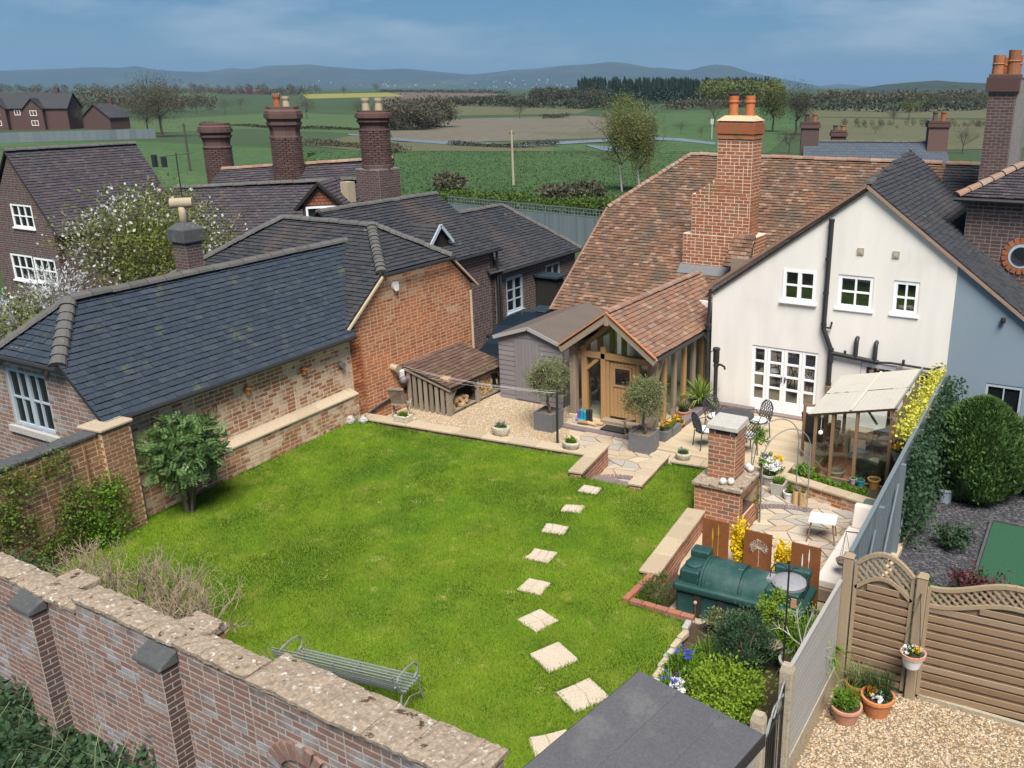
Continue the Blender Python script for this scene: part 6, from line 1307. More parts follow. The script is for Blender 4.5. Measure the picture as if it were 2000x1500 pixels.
trough(-14.75, 16.12, .095, .20, .14, .15, 'small square stone trough of moss on the wall near the log store', [], .05, True, 1)
trough(-12.05, 16.46, .095, .25, .17, .22, 'rough stone trough with purple pansies on the wall before the gravel', [(m_purple, 70), (m_yellow, 12)], 0, False, 2)
trough(-10.12, 16.50, .095, .21, .15, .17, 'oval stone trough of green bulbs on the wall beside the steps', [(m_lime, 120)], .1, False, 3)
trough(-7.58, 17.12, .095, .18, .14, .16, 'stone trough with blue hyacinths on the wall near the deck', [(m_purple, 60), (m_yellow, 20)], .1, False, 4)
# ================================================================== clothes line
cl_ = thing('clothes_post', 'slim black post carrying the washing lines by the gravel', 'post', (-11.15, 17.55, PZ)); MB().tube([(-11.15, 17.55, PZ-.05), (-11.13, 17.55, 1.0)], .032, 10).build('pole', m_black, cl_); MB().b2((-11.28, 17.53, .96), (-10.98, 17.57, .985)).build('crossbar', m_black, cl_)
wlb = thing('line_reel', 'round white washing line reel with pink spots on the orange wall', 'reel', (-16.2, 17.8, .36)); MB().ball((-16.17, 17.8, .46), .12, 16, 10).build('reel', m_lead, wlb, smooth=True); MB().box((-16.22, 17.8, .62), (.1, .16, .22)).build('bracket', m_plwhite, wlb, bevel=.02); MB().ball((-16.06, 17.76, .50), .025, 8, 6).ball((-16.06, 17.86, .52), .025, 8, 6).build('spots', leafm('pink_spots', (.6, .1, .3), (.65, .15, .35)), wlb)
for i, (z0, z1, dy) in enumerate(((.86, .99, -.06), (.76, .975, .03), (.60, .96, .10), (.70, .985, .2))):
    A_, B_ = A3(-16.2, 17.85+dy, z0), A3(-11.13, 17.5+dy*.6, z1); pts = [A_+(B_-A_)*k/14+A3(0, 0, -.10*math.sin(math.pi*k/14)) for k in range(15)]
    ln_ = MB().tube(pts, .0022, 5); single('washing_line', ln_, m_rope, 'white washing line stretched from orange wall to black post', 'washing line', A_, 'washing lines over the gravel')
# ================================================================== log store with logs
ls = thing('log_store', 'lean-to timber log store with mossy brown tiled roof', 'log store', (-15.5, 19, PZ))
lx0, lx1, ly0, ly1 = -16.22, -14.72, 18.0, 20.35
rslope(ls, [(lx1+.08, ly0-.12, .42), (lx1+.08, ly1+.1, .42), (lx0-.0, ly1+.1, .84), (lx0-.0, ly0-.12, .84)], m_tile_wood, 141, 300, gauge=.14, wd=.17, out=.028, jit=.08)
for y in (ly0, (ly0+ly1)/2, ly1): MB().b2((lx1-.1, y-.05, PZ), (lx1, y+.05, .38)).b2((lx0+.02, y-.05, PZ), (lx0+.1, y+.05, .78)).build('post', m_greywood, ls, bevel=.008)
MB().b2((lx1-.12, ly0-.06, .30), (lx1+.02, ly1+.06, .385)).build('beam', m_greywood, ls)
MB().beam((lx1+.06, ly0-.10, .37), (lx0, ly0-.10, .78), .03, .13).build('barge_board', m_greywood, ls)
for y in (ly0+.06, (ly0+ly1)/2+.06, (ly0+ly1)/2-.06, ly1-.06): MB().beam((lx1-.05, y, .08), (lx1-.05, y+(.2 if y < 19.1 and y < ly0+.2 else -.2 if y > ly1-.2 else .15*(1 if y > 19.175 else -1)), .32), .06, .06).build('brace', m_greywood, ls)
for i in range(8): x = lx0+.06+i*.186; MB().b2((x, ly0-.075, PZ+.02), (x+.115, ly0-.052, .34+(.42*(lx1-x)/1.5)-.10)).build('slat', m_greywood, ls)
for i in range(12): y = ly0+.06+i*.19; MB().b2((lx0+.005, y, PZ+.05), (lx0+.018, y+.12, .7)).build('slat', m_greywood, ls)
for i in range(7): x = lx0+.12+i*.19; MB().b2((x, ly1+.052, PZ+.02), (x+.12, ly1+.07, .3+(.42*(lx1-x)/1.5)-.08)).build('slat', m_greywood, ls)
for k in range(2):
    y0 = ly0+.06+k*1.175
    for i in range(3): MB().b2((lx1-.02+i*.0-.42+i*.14, y0, PZ+.06), (lx1-.32+i*.14, y0+1.05, PZ+.10)).build('floor_slat', m_greywood, ls)
rg = random.Random(8); gl_ = 'logs stacked in the log store'
def log_mesh(k):
    g_ = random.Random(k); n = g_.choice([5, 6, 4]); pr = []
    for i in range(n): t = 2*math.pi*i/n+g_.uniform(-.3, .3); pr.append((g_.uniform(.045, .075)*math.cos(t), g_.uniform(.045, .07)*math.sin(t)))
    return MB().prism([(0, a, b) for a, b in pr], (.26, 0, 0)).mesh('log', m_log)
LM = [log_mesh(k) for k in range(8)]
def put_log(x, y, z, rz, rx, lab):
    m = Matrix.Translation((x, y, z)) @ Matrix.Rotation(rz, 4, 'Z') @ Matrix.Rotation(rx, 4, 'X'); tag(link('log', rg.choice(LM), None, m), lab, 'log', gl_)
for j in range(9):
    for i in range(5): put_log(-15.05+rg.uniform(-.03, .03), 19.36+i*.115+(.05 if j % 2 else 0), PZ+.15+j*.083, rg.uniform(-.06, .06), rg.random()*6, 'split log in the tall stack at the right of the log store')
for j in range(3):
    for i in range(7-j): put_log(-15.1+rg.uniform(-.12, .1), 18.15+i*.115+j*.05, PZ+.15+j*.085, rg.uniform(-.35, .35), rg.random()*6, 'split log in the loose low heap at the left of the log store')
for j in range(8):
    for i in range(2): put_log(-15.15, 18.14+i*.1, PZ+.40+j*.08, rg.uniform(-.06, .06), rg.random()*6, 'split log in the narrow stack by the slatted side')
# slatted garden chair back in front of the store
ch_ = thing('wooden_chair', 'weathered slatted wooden folding chair beside the log store', 'chair', (-15.75, 17.15, PZ), R_(200))
for s in (-1, 1):
    MB().beam((s*.22, .18, 0), (s*.22, -.22, .52), .03, .04).build('leg', m_greywood, ch_, local=True); MB().beam((s*.19, -.16, 0), (s*.19, .26, .95), .03, .04).build('leg', m_greywood, ch_, local=True)
for i in range(9): x = -.17+i*.0425; MB().beam((x, .10, .48), (x, .255, .93), .03, .012, up=(0, 1, .3)).build('slat', m_greywood, ch_, local=True)
MB().beam((-.22, .26, .94), (.22, .26, .94), .03, .06).beam((-.2, .1, .46), (.2, .1, .46), .03, .05).build('back_rail', m_greywood, ch_, local=True)
for i in range(6): MB().b2((-.22, -.24+i*.06, .43), (.22, -.20+i*.06, .45)).build('slat', m_greywood, ch_, local=True)
# ================================================================== hand pump, pots by the house
pu = thing('hand_pump', 'tall black cast iron hand pump in front of the white wall', 'pump', (-8.62, 21.5, PZ))
MB().lathe([(.09, 0), (.085, .06), (.055, .1), (.055, 1.3), (.075, 1.32), (.075, 1.36), (.06, 1.40), (.085, 1.45), (.085, 1.75), (.10, 1.78), (.10, 1.82), (.07, 1.84)], (-8.62, 21.5, PZ), 16).build('body', m_black, pu, smooth=True, auto=35)
MB().tube([(-8.60, 21.5, .98), (-8.46, 21.45, 1.0), (-8.34, 21.4, .97), (-8.33, 21.4, .90)], [.035, .03, .028, .03], 8).build('spout', m_black, pu); MB().tube([(-8.70, 21.5, 1.35), (-8.80, 21.52, 1.28), (-8.85, 21.55, .85)], .014, 6).build('handle', m_black, pu)
def pot(x, y, z, r, h, mt, label, name='plant_pot', rim=1.08, tp=.72, rz=0, group=None):
    t = thing(name, label, 'pot', (x, y, z), 0, group)
    MB().lathe([(r*tp, 0), (r*.97, h*.84), (r*rim, h*.85), (r*rim, h), (r*.93, h), (r*.90, h*.8)], (x, y, z), 20, cap=False).build('pot', mt, t, smooth=True, auto=35)
    MB().lathe([(r*.91, 0), (r*.3, .01)], (x, y, z+h*.86), 16).build('soil', m_soil, t)
    return t
t = pot(-9.05, 21.55, PZ, .24, .30, m_wicker, 'wide dark pot holding the spiky cordyline by the white wall')
c_ = thing('cordyline', 'spiky yellow-green cordyline in a dark pot against the white wall', 'plant', (-9.05, 21.55, PZ+.26)); mb = MB()
g = np.random.default_rng(4)
for k in range(130):
    a = g.random()*6.28; el = g.uniform(.15, 1.5); l = g.uniform(.5, .78); d = A3(math.cos(a)*math.cos(el), math.sin(a)*math.cos(el), math.sin(el)); p0 = A3(-9.05, 21.50, PZ+.32); s_ = nrm(np.cross(d, (0, 0, 1)))*.016
    p1 = p0+d*l*.6; p2 = p0+d*l+A3(0, 0, -.18*math.cos(el)); mb.quads([[p0-s_*.6, p0+s_*.6, p1+s_, p1-s_], [p1-s_, p1+s_, p2+s_*.1, p2-s_*.1]])
mb.build('leaves', m_cord, c_)
t = pot(-9.2, 20.75, PZ, .17, .22, m_terrap, 'pale terracotta pot of spiky green leaves beside the porch glazing'); mb = MB(); blades(mb, (-9.2, 20.75, PZ+.18), .1, 120, .26, .012, 3, .9); mb.build('plant', m_ivyd, t)
t = pot(-9.05, 20.0, PZ+.0, .20, .17, m_terra, 'low terracotta bowl of orange primroses beside the deck'); mb = MB(); leaves(mb, (-9.05, 20.0, PZ+.22), (.17, .17, .06), 300, .05, 3, .3, 18); mb.build('plant', m_leaf, t); mb = MB(); leaves(mb, (-9.05, 20.0, PZ+.27), (.16, .16, .05), 110, .05, 4, .4, 9, .16, .95); mb.build('flowers', m_orfl, t)
bxp = planter(-8.98, 19.1, .30, .26, 'long zinc trough with pale primroses at the edge of the deck', name='zinc_trough'); bxp.scale = (1, 1, 1)
MB().b2((-9.14, 19.28, PZ), (-8.82, 19.78, PZ+.25)).build('extension', m_lead, bxp); mb = MB(); leaves(mb, (-8.98, 19.35, PZ+.32), (.16, .4, .09), 500, .05, 6, .3, 24); mb.build('plants', m_climb, bxp); mb = MB(); leaves(mb, (-8.98, 19.3, PZ+.38), (.15, .35, .06), 90, .045, 8, .3, 12, .15, .9); mb.build('flowers', m_orfl, bxp)
# things by the porch door
mt_ = MB().b2((-10.72, 18.92, PZ+.034), (-10.02, 19.28, PZ+.05)); single('doormat', mt_, m_rubber, 'black rubber doormat in front of the oak door', 'doormat', (-10.4, 19.1, PZ+.034))
br = thing('boot_rack', 'small dark rack of colourful boots beside the porch post', 'boot rack', (-11.35, 19.28, PZ))
MB().b2((-11.6, 19.2, PZ), (-11.1, 19.36, PZ+.04)).build('shelf', m_oakw, br)
for i, (mm, hh) in enumerate(((m_purple, .26), (m_teal, .30), (m_teal, .26), (m_rubber, .32), (m_rubber, .34))): MB().lathe([(.05, 0), (.045, hh*.5), (.05, hh)], (-11.55+i*.09, 19.27, PZ+.04), 8).box((-11.55+i*.09, 19.20, PZ+.07), (.07, .14, .06)).build('boot', mm, br, bevel=.01)
for i, (x, y, rz) in enumerate([(-11.3, 19.05, .1), (-11.05, 19.08, -.2), (-10.9, 19.12, .3)]):
    lg_ = MB().tube([(x-.14, y, PZ+.08), (x+.14, y+rz*.2, PZ+.08)], .05, 8); single('log', lg_, m_log, 'short log lying on the paving before the boot rack', 'log', (x, y, PZ+.03), 'logs before the porch')
ac = thing('low_chair', 'low weathered wooden chair tucked beside the porch planter', 'chair', (-9.75, 19.05, PZ), R_(150))
for s in (-1, 1): MB().beam((s*.2, .2, 0), (s*.2, .2, .32), .04, .04).build('leg', m_oakw, ac, local=True); MB().beam((s*.2, .25, .22), (s*.2, -.35, .02), .03, .05).build('leg', m_oakw, ac, local=True); MB().b2((s*.24-.04, -.15, .33), (s*.24+.04, .25, .355)).build('arm', m_oakw, ac, local=True)
for i in range(5): MB().beam((-.2+i*.1, -.25, .1), (-.2+i*.1, -.48, .5), .08, .015, up=(0, 1, 0)).build('slat', m_oakw, ac, local=True)
for i in range(5): MB().b2((-.2, -.25+i*.1, .14+i*.02), (.2, -.17+i*.1, .16+i*.02)).build('slat', m_oakw, ac, local=True)
# ================================================================== cast metal dining set
m_cast = mat('grey_cast_metal', S((.045, .05, .058), (.07, .075, .085)), .45, 12, metal=.3, spec=.5)
tb = thing('dining_table', 'round grey cast metal dining table on the deck', 'table', (-7.35, 19.65, PZ+.045))
MB().lathe([(.46, .69), (.48, .70), (.48, .73), (.44, .735)], (0, 0, 0), 32).build('rim', m_cast, tb, local=True)
for i in range(13): x = -.42+i*.07; hh = math.sqrt(max(.01, .44**2-x*x)); MB().b2((x-.026, -hh, .728), (x+.026, hh, .742)).build('slat', m_cast, tb, local=True)
for k in range(4): a = k*math.pi/2+.4; MB().tube([(math.cos(a)*.34, math.sin(a)*.34, 0), (math.cos(a)*.16, math.sin(a)*.16, .35), (math.cos(a)*.3, math.sin(a)*.3, .69)], .018, 6).build('leg', m_cast, tb, local=True)
def cast_chair():
    t = thing('metal_chair', 'x', 'chair', (0, 0, 0), 0, 'cast metal chairs round the table')
    for sx in (-1, 1):
        MB().tube([(sx*.22, .2, 0), (sx*.21, .2, .42)], .014, 6).build('leg', m_cast, t, local=True); MB().tube([(sx*.2, -.24, 0), (sx*.19, -.2, .42)], .014, 6).build('leg', m_cast, t, local=True)
        MB().tube([(sx*.20, -.21, .44), (sx*.27, -.12, .64), (sx*.27, .12, .66), (sx*.24, .2, .44)], .013, 6).build('arm', m_cast, t, local=True)
    MB().lathe([(.23, 0), (.25, .015), (.24, .03)], (0, 0, .41), 20).build('seat', m_cast, t, local=True); MB().lathe([(.22, 0), (.235, .025), (.20, .05)], (0, 0.01, .442), 20).build('cushion', m_plwhite, t, local=True, smooth=True)
    pts = [(-.21+.0, -.2, .44), (-.24, -.24, .62), (-.22, -.28, .80), (-.12, -.30, .90), (0, -.31, .93), (.12, -.30, .90), (.22, -.28, .80), (.24, -.24, .62), (.21, -.2, .44)]
    MB().tube(pts, .014, 6).build('back_frame', m_cast, t, local=True)
    lt = MB()
    for k in range(-4, 5):
        for s in (-1, 1):
            q = []
            for j in range(12):
                z = .46+j*.04; x = k*.085+s*(z-.68)*.75; lim = .23 if z < .7 else .23*math.sqrt(max(0, 1-((z-.7)/.24)**2))
                if abs(x) < lim: q.append((x, -.205-(z-.44)*.21, z))
            if len(q) > 1: lt.beam(q[0], q[-1], .010, .022, up=(0, 1, 0))
    lt.build('back_lattice', m_cast, t, local=True)
    return t
pc = cast_chair()
spots = [(-7.98, 20.05, 60+180, 'cast metal chair at the round table, nearest the cordyline'), (-6.95, 20.25, 130+0, 'cast metal chair at the round table, nearest the glazed doors'), (-7.85, 19.05, -45, 'cast metal chair at the round table, nearest the stone trough'), (-6.85, 19.15, 35, 'cast metal chair at the round table, nearest the fireplace chimney')]
for i, (x, y, a, lab) in enumerate(spots):
    ang = math.atan2(19.65-y, -7.35-x)-math.pi/2
    if i == 0: pc.matrix_local = Mz((x, y, PZ+.045), ang); WM[pc] = pc.matrix_local.copy(); pc['label'] = lab
    else: o = copy_tree(pc, Mz((x, y, PZ+.045), ang)); o['label'] = lab
# ================================================================== lean-to greenhouse / garden room
gh = thing('garden_room', 'brown timber lean-to garden room with cream corrugated plastic roof', 'greenhouse', (-4.3, 19.7, PZ))
gx0, gx1, gy0, gy1 = -5.0, -3.38, 18.45, 21.05
def gz(x): return 1.20+(x+5.12)*.24
for i in range(2):
    for j in range(2):
        ya, yb = gy0-.12+(gy1-gy0+.2)*j/2, gy0-.12+(gy1-gy0+.2)*(j+1)/2-.01; xa, xb = -5.16+i*.93, -5.16+(i+1)*.93-.004; K = 16; V = []
        for q in range(K+1):
            x = xa+(xb-xa)*q/K
            for y in (ya, yb): V.append((x, y, gz(x)+.001*math.cos(q*math.pi)+(.012 if j else 0)+.03*(y-gy0)))
        MB().add(V, [(2*q, 2*q+2, 2*q+3, 2*q+1) for q in range(K)]).build('roof_sheet', m_poly, gh)
MB().beam((-4.23, gy0-.13, gz(-4.23)+.03), (-4.23, gy1+.08, gz(-4.23)+.11), .05, .012).build('joint_strip', m_poly, gh)
MB().beam((-3.30, gy0-.13, gz(-3.3)+.02), (-3.30, gy1+.08, gz(-3.3)+.10), .03, .06).build('edge_trim', m_galv, gh)
for x, y in [(gx0, gy0), (-4.62, gy0), (-4.1, gy0), (gx1, gy0), (gx0, 19.3), (gx0, 20.1), (gx0, gy1), (gx1, 19.7), (gx1, gy1), (-3.95, gy1), (-4.75, 19.1)]: MB().b2((x-.035, y-.035, PZ+.02), (x+.035, y+.035, gz(x)-.05+.03*(y-gy0))).build('post', m_ghwood, gh, bevel=.004)
for y in (gy0, (gy0+gy1)/2, gy1): MB().beam((gx0-.12, y, gz(gx0-.12)-.05+.03*(y-gy0)), (gx1+.08, y, gz(gx1+.08)-.05+.03*(y-gy0)), .05, .07).build('rafter', m_ghwood, gh)
for x in (gx0, gx1): MB().beam((x, gy0, gz(x)-.1), (x, gy1, gz(x)-.02), .05, .07).build('wall_plate', m_ghwood, gh)
MB().beam((gx0, gy0+.05, .05), (-4.55, gy0+.05, PZ+.08), .05, .05).build('brace', m_ghwood, gh); MB().beam((-4.75, gy1, .9), (-4.2, gy1, .2), .04, .05).build('brace', m_ghwood, gh)
MB().b2((gx0, gy0-.03, PZ), (gx1, gy0+.06, PZ+.16)).b2((gx0-.03, gy0, PZ), (gx0+.04, gy1, PZ+.25)).build('sill', m_ghwood, gh)
MB().b2((gx0+.04, gy0-.004, PZ+.2), (-4.14, gy0+.004, gz(-4.6)-.1)).build('glazing', m_gclear, gh); MB().b2((-4.06, gy0-.004, PZ+.2), (gx1-.04, gy0+.004, gz(-3.9)-.12)).build('glazing', m_gclear, gh)
# open door leaf on the house side
MB().b2((-5.32, 20.3, .15), (-5.27, 20.36, 1.22)).b2((-5.62, 19.55, PZ), (-5.56, 19.61, .95)).beam((-5.6, 19.58, .93), (-5.05, 19.7, .95), .04, .05).beam((-5.3, 20.33, 1.2), (-4.98, 20.45, 1.12), .04, .05).build('door_frame', m_ghwood, gh)
for i in range(3):
    y0 = gy0+.1+i*.86; MB().b2((gx1+.05, y0+.04, .82+.02*i), (gx1+.06, y0+.80, 1.44+.02*i)).build('side_panel', m_polyy, gh); MB().b2((gx1+.03, y0-.02, .78), (gx1+.075, y0+.04, 1.48)).b2((gx1+.03, y0, .76), (gx1+.07, y0+.86, .82)).build('panel_frame', m_ghwood, gh)
for i in range(7):
    for j in range(10): MB().b2((-4.95+i*.222, 18.55+j*.222, PZ+.005), (-4.95+i*.222+.212, 18.55+j*.222+.212, PZ+.03)).build('floor_tile', m_quarry, gh)
# wicker chairs, round table, bench inside
def wicker(x, y, rz, lab):
    t = thing('wicker_chair', lab, 'chair', (x, y, PZ+.03), rz, 'wicker chairs in the garden room')
    MB().b2((-.32, -.3, .05), (.32, .32, .38)).build('seat_base', m_wicker, t, local=True, bevel=.03, seg=2); MB().hexa([(-.32, .26, .3), (.32, .26, .3), (.32, .36, .3), (-.32, .36, .3), (-.34, .36, .82), (.34, .36, .82), (.34, .44, .82), (-.34, .44, .82)]).build('backrest', m_wicker, t, local=True, bevel=.03, seg=2)
    for s in (-1, 1): MB().b2((s*.30-.05, -.3, .3), (s*.30+.05, .36, .60)).build('arm', m_wicker, t, local=True, bevel=.03, seg=2)
    MB().b2((-.24, -.28, .385), (.24, .26, .46)).build('cushion', m_cement, t, local=True, bevel=.03, seg=2)
wicker(-3.72, 18.95, R_(-120), 'dark wicker armchair with grey cushion at the front of the garden room'); wicker(-3.85, 20.4, R_(-30), 'dark wicker armchair at the back of the garden room'); wicker(-5.45, 20.7, R_(160), 'dark wicker armchair on the deck outside the garden room')
rt = thing('bistro_table', 'round dark glass-topped table inside the garden room', 'table', (-3.75, 19.6, PZ+.03)); MB().lathe([(.34, .60), (.35, .62), (.33, .635)], (0, 0, 0), 28).build('top', m_wicker, rt, local=True); MB().lathe([(.2, 0), (.05, .05), (.05, .55), (.2, .6)], (0, 0, 0), 14).build('pedestal', m_wicker, rt, local=True); MB().lathe([(.05, 0), (.09, .05), (.08, .07)], (.05, -.05, .636), 14).build('bowl', m_cream, rt, local=True)
bn = thing('potting_bench', 'wooden potting bench with a blue crate at the back of the garden room', 'bench', (-4.35, 20.1, PZ+.03)); MB().b2((-.35, -.18, .55), (.35, .18, .60)).build('top', m_oak, bn, local=True)
for sx in (-.3, .3):
    for sy in (-.14, .14): MB().b2((sx-.03, sy-.03, 0), (sx+.03, sy+.03, .55)).build('leg', m_oak, bn, local=True)
MB().b2((-.22, -.15, .0), (.2, .12, .2)).build('crate', m_teal, bn, local=True, bevel=.01)
for x, y, r, h, mm, lab in ((-4.05, 18.28, .075, .13, m_cement, 'small grey pot on the garden room sill'), (-3.88, 18.24, .085, .14, m_teal, 'small turquoise pot beside the ochre one'), (-3.60, 18.26, .13, .22, m_ochre, 'ochre glazed pot on the raised bed by the garden room')): 
    t = pot(x, y, -.22 if 1 else 0, r, h, mm, lab); mb = MB(); blades(mb, (x, y, -.22+h*.85), r*.6, 24, .1, .01, 5, .6); mb.build('plant', m_leaf, t)
bk = thing('basket', 'brown wicker basket on the garden room floor', 'basket', (-4.55, 18.75, PZ+.03)); MB().lathe([(.12, 0), (.18, .08), (.2, .18), (.17, .2), (.15, .1)], (0, 0, 0), 16, cap=False).build('body', m_oakw, bk, local=True); MB().lathe([(.16, 0), (.05, .02)], (0, 0, .12), 12).build('filling', m_bark, bk, local=True)
hl = thing('hanging_lantern', 'little white wire lantern hanging in the garden room front', 'lantern', (-4.87, 18.40, .72)); MB().tube([(-4.87, 18.40, .83), (-4.87, 18.42, 1.14)], .004, 4).build('cord', m_rope, hl); MB().ball((-4.87, 18.40, .78), .055, 8, 5).build('lantern', m_plwhite, hl)
# ================================================================== raised bed
rb_ = low_wall('raised_bed_wall', 'curved-corner brick raised bed wall with stone coping below the garden room', (-5.52, 17.72), (-3.35, 17.22), .2, PZ, -.12, m_brick_old, m_mortar, seed=141, cop=.30, csz=.5)
low_wall('raised_bed_wall', 'short coped side wall of the raised bed by the flower pots', (-5.55, 18.4), (-5.55, 17.78), .2, PZ, -.12, m_brick_old, m_mortar, seed=143, cop=.28, csz=.4)
sb = MB().prism([(-5.45, 17.82, PZ), (-3.3, 17.35, PZ), (-3.3, 18.38, PZ), (-5.45, 18.38, PZ)], (0, 0, .18)); tag(sb.build('bed_soil', m_soil), kind='structure')
for i, (x, y, s) in enumerate([(-5.15, 18.15, .26), (-4.75, 17.85, .2), (-4.45, 17.80, .2), (-4.1, 17.7, .2), (-3.75, 17.62, .18)]):
    bush('bed_plant', 'leafy green perennial in the raised bed under the garden room', 'plant', (x, y, -.22+s*.45), (s, s*.8, s*.55), 420, .08, m_leaf, 30+i, 'perennials in the raised bed', False, 18, zb=-.22)
# ================================================================== rose arch
ar = thing('garden_arch', 'grey tubular steel garden arch with a climber between fireplace and raised bed', 'arch', (-5.0, 16.6, PZ))
def hoop(x0, y0, x1, y1, zt):
    pts = [(x0, y0, PZ)]+[(x0, y0, PZ+k*.35) for k in range(1, 4)]
    for k in range(0, 13): a = math.pi*k/12; c = (1-math.cos(a))/2; pts.append((x0+(x1-x0)*c, y0+(y1-y0)*c, zt-.55+.55*math.sin(a)))
    pts += [(x1, y1, PZ+k*.35) for k in (3, 2, 1)]+[(x1, y1, PZ)]
    return pts
MB().tube(hoop(-5.30, 15.85, -4.62, 16.8, 1.55), .012, 6).build('hoop', m_galv, ar); MB().tube(hoop(-5.62, 16.1, -4.95, 17.05, 1.62), .012, 6).build('hoop', m_galv, ar)
for z in (-.1, .2, .5, .8): MB().tube([(-5.30, 15.85, z), (-5.62, 16.1, z+.12)], .007, 5).tube([(-4.62, 16.8, z), (-4.95, 17.05, z+.1)], .007, 5).build('rung', m_galv, ar)
cv = thing('climbing_plant', 'green climber winding up the steel garden arch', 'climber', (-5.4, 15.9, PZ)); mb = MB(); mb.tube([(-5.33, 15.9, PZ), (-5.31, 15.85, .3), (-5.34, 15.87, .9)], .012, 5).tube([(-5.6, 16.1, PZ), (-5.62, 16.13, .6), (-5.55, 16.2, 1.2)], .010, 5); mb.build('stem', m_bark, cv)
mb = MB(); leaves(mb, (-5.5, 16.25, 1.28), (.16, .2, .26), 320, .06, 3, .2, 20); leaves(mb, (-5.32, 15.88, .98), (.09, .09, .2), 180, .05, 4, .2, 12); leaves(mb, (-5.40, 15.95, .1), (.10, .12, .45), 160, .05, 5, .2, 20); mb.build('leaves', m_leaf, cv); mb = MB(); leaves(mb, (-5.42, 16.02, .62), (.07, .08, .14), 160, .045, 6, .2, 9); mb.build('young_leaves', m_lime, cv)
# pots beside the raised bed
t = planter(-5.42, 17.35, .30, .30, 'tapered grey square pot of yellow pansies by the raised bed', m_cement, 'square_pot', tp=1.3); mb = MB(); blades(mb, (-5.42, 17.35, PZ+.25), .11, 140, .2, .012, 9, .6); mb.build('plant', m_leaf, t)
t = pot(-5.12, 17.18, PZ, .13, .22, m_plwhite, 'small white pot with a green plant by the raised bed'); mb = MB(); leaves(mb, (-5.12, 17.18, PZ+.28), (.11, .11, .08), 200, .05, 4, .3, 14); mb.build('plant', m_leaf, t)
for x, y, h in ((-4.93, 17.04, .34), (-4.77, 16.98, .36)):
    t = thing('tube_planter', 'tall straw-coloured tube planter at the foot of the arch', 'pot', (x, y, PZ), 0, 'tube planters at the arch'); MB().lathe([(.075, 0), (.078, h), (.066, h), (.064, h-.05)], (x, y, PZ), 16, cap=False).build('tube', mat('straw_tube', S((.50, .33, .15), (.58, .40, .2)), .8, 5) if 'straw_tube' not in MATS else MATS['straw_tube'], t, smooth=True, auto=40); MB().lathe([(.065, 0), (.03, .004)], (x, y, PZ+h-.06), 12).build('soil', m_soil, t); mb = MB(); blades(mb, (x, y, PZ+h-.06), .04, 30, .16, .008, 3, .6); mb.build('plant', m_climb, t)
t = pot(-5.75, 17.75, PZ, .22, .30, m_cement, 'big pot of white petunias and a green glass ball by the deck'); mb = MB(); leaves(mb, (-5.75, 17.75, PZ+.42), (.26, .26, .14), 420, .06, 3, .3, 26); mb.build('plant', m_leaf, t)
mb = MB(); leaves(mb, (-5.75, 17.75, PZ+.50), (.27, .27, .13), 420, .06, 13, .5, 34, .2, .95); mb.build('white_flowers', m_whitefl, t); mb = MB(); leaves(mb, (-5.62, 17.85, PZ+.60), (.12, .12, .10), 160, .05, 15, .3, 12, .3, .8); mb.build('yellow_flowers', m_yellow, t); mb = MB(); leaves(mb, (-5.92, 17.85, PZ+.62), (.06, .06, .05), 50, .05, 16, .3, 6, .3, .9); mb.build('purple_flowers', m_purple, t); MB().ball((-5.8, 17.85, PZ+.70), .05, 12, 8).build('glass_ball', m_leaf, t, smooth=True)
# ================================================================== lounge corner
sf = thing('outdoor_sofa', 'cream cushioned outdoor corner sofa beside the boarded fence', 'sofa', (-3.1, 14.7, PZ))
MB().b2((-3.52, 13.55, PZ+.04), (-2.72, 15.85, PZ+.26)).build('base', m_oakw, sf)
for y0, y1 in ((13.6, 14.78), (14.8, 15.82)): MB().b2((-3.52, y0, PZ+.26), (-2.86, y1, PZ+.42)).build('seat_cushion', m_cushion, sf, bevel=.035, seg=3)
MB().hexa([(-3.45, 15.72, PZ+.42), (-2.75, 15.72, PZ+.42), (-2.75, 15.86, PZ+.42), (-3.45, 15.86, PZ+.42), (-3.45, 15.86, PZ+.85), (-2.75, 15.86, PZ+.85), (-2.75, 16.0, PZ+.85), (-3.45, 16.0, PZ+.85)]).build('back_cushion', m_cushion, sf, bevel=.035, seg=3)
MB().b2((-2.84, 13.6, PZ+.26), (-2.70, 15.7, PZ+.78)).build('back_cushion', m_cushion, sf, bevel=.035, seg=3)
st_ = thing('side_table', 'small white-topped side table with splayed dark legs on the paving', 'table', (-4.0, 15.75, PZ), R_(10)); MB().b2((-.26, -.22, .46), (.26, .22, .485)).build('top', m_plwhite, st_, local=True, bevel=.008)
for sx in (-1, 1):
    for sy in (-1, 1): MB().tube([(sx*.2, sy*.16, .46), (sx*.27, sy*.21, 0)], [.018, .011], 8).build('leg', m_ghwood, st_, local=True)
cb_ = thing('cushion_box', 'sage green covered storage box between raised bed and fence', 'box', (-3.15, 16.6, PZ)); MB().b2((-3.5, 16.2, PZ), (-2.75, 17.05, PZ+.50)).build('box', m_cover, cb_, bevel=.06, seg=3)
wb = thing('hanging_bowl', 'wire candle bowl hanging on chains above the sofa', 'lantern', (-3.12, 13.9, .22)); MB().lathe([(.02, 0), (.11, .03), (.14, .10), (.135, .105), (.1, .05)], (-3.12, 13.9, .22), 16, cap=False).build('bowl', m_oakw, wb)
for k in range(3): a = k*2.1; MB().tube([(-3.12+.13*math.cos(a), 13.9+.13*math.sin(a), .32), (-3.12, 13.9, .85)], .004, 4).build('chain', m_black, wb)
MB().tube([(-2.66, 13.9, .9), (-3.12, 13.9, .86)], .01, 5).build('bracket', m_black, wb)
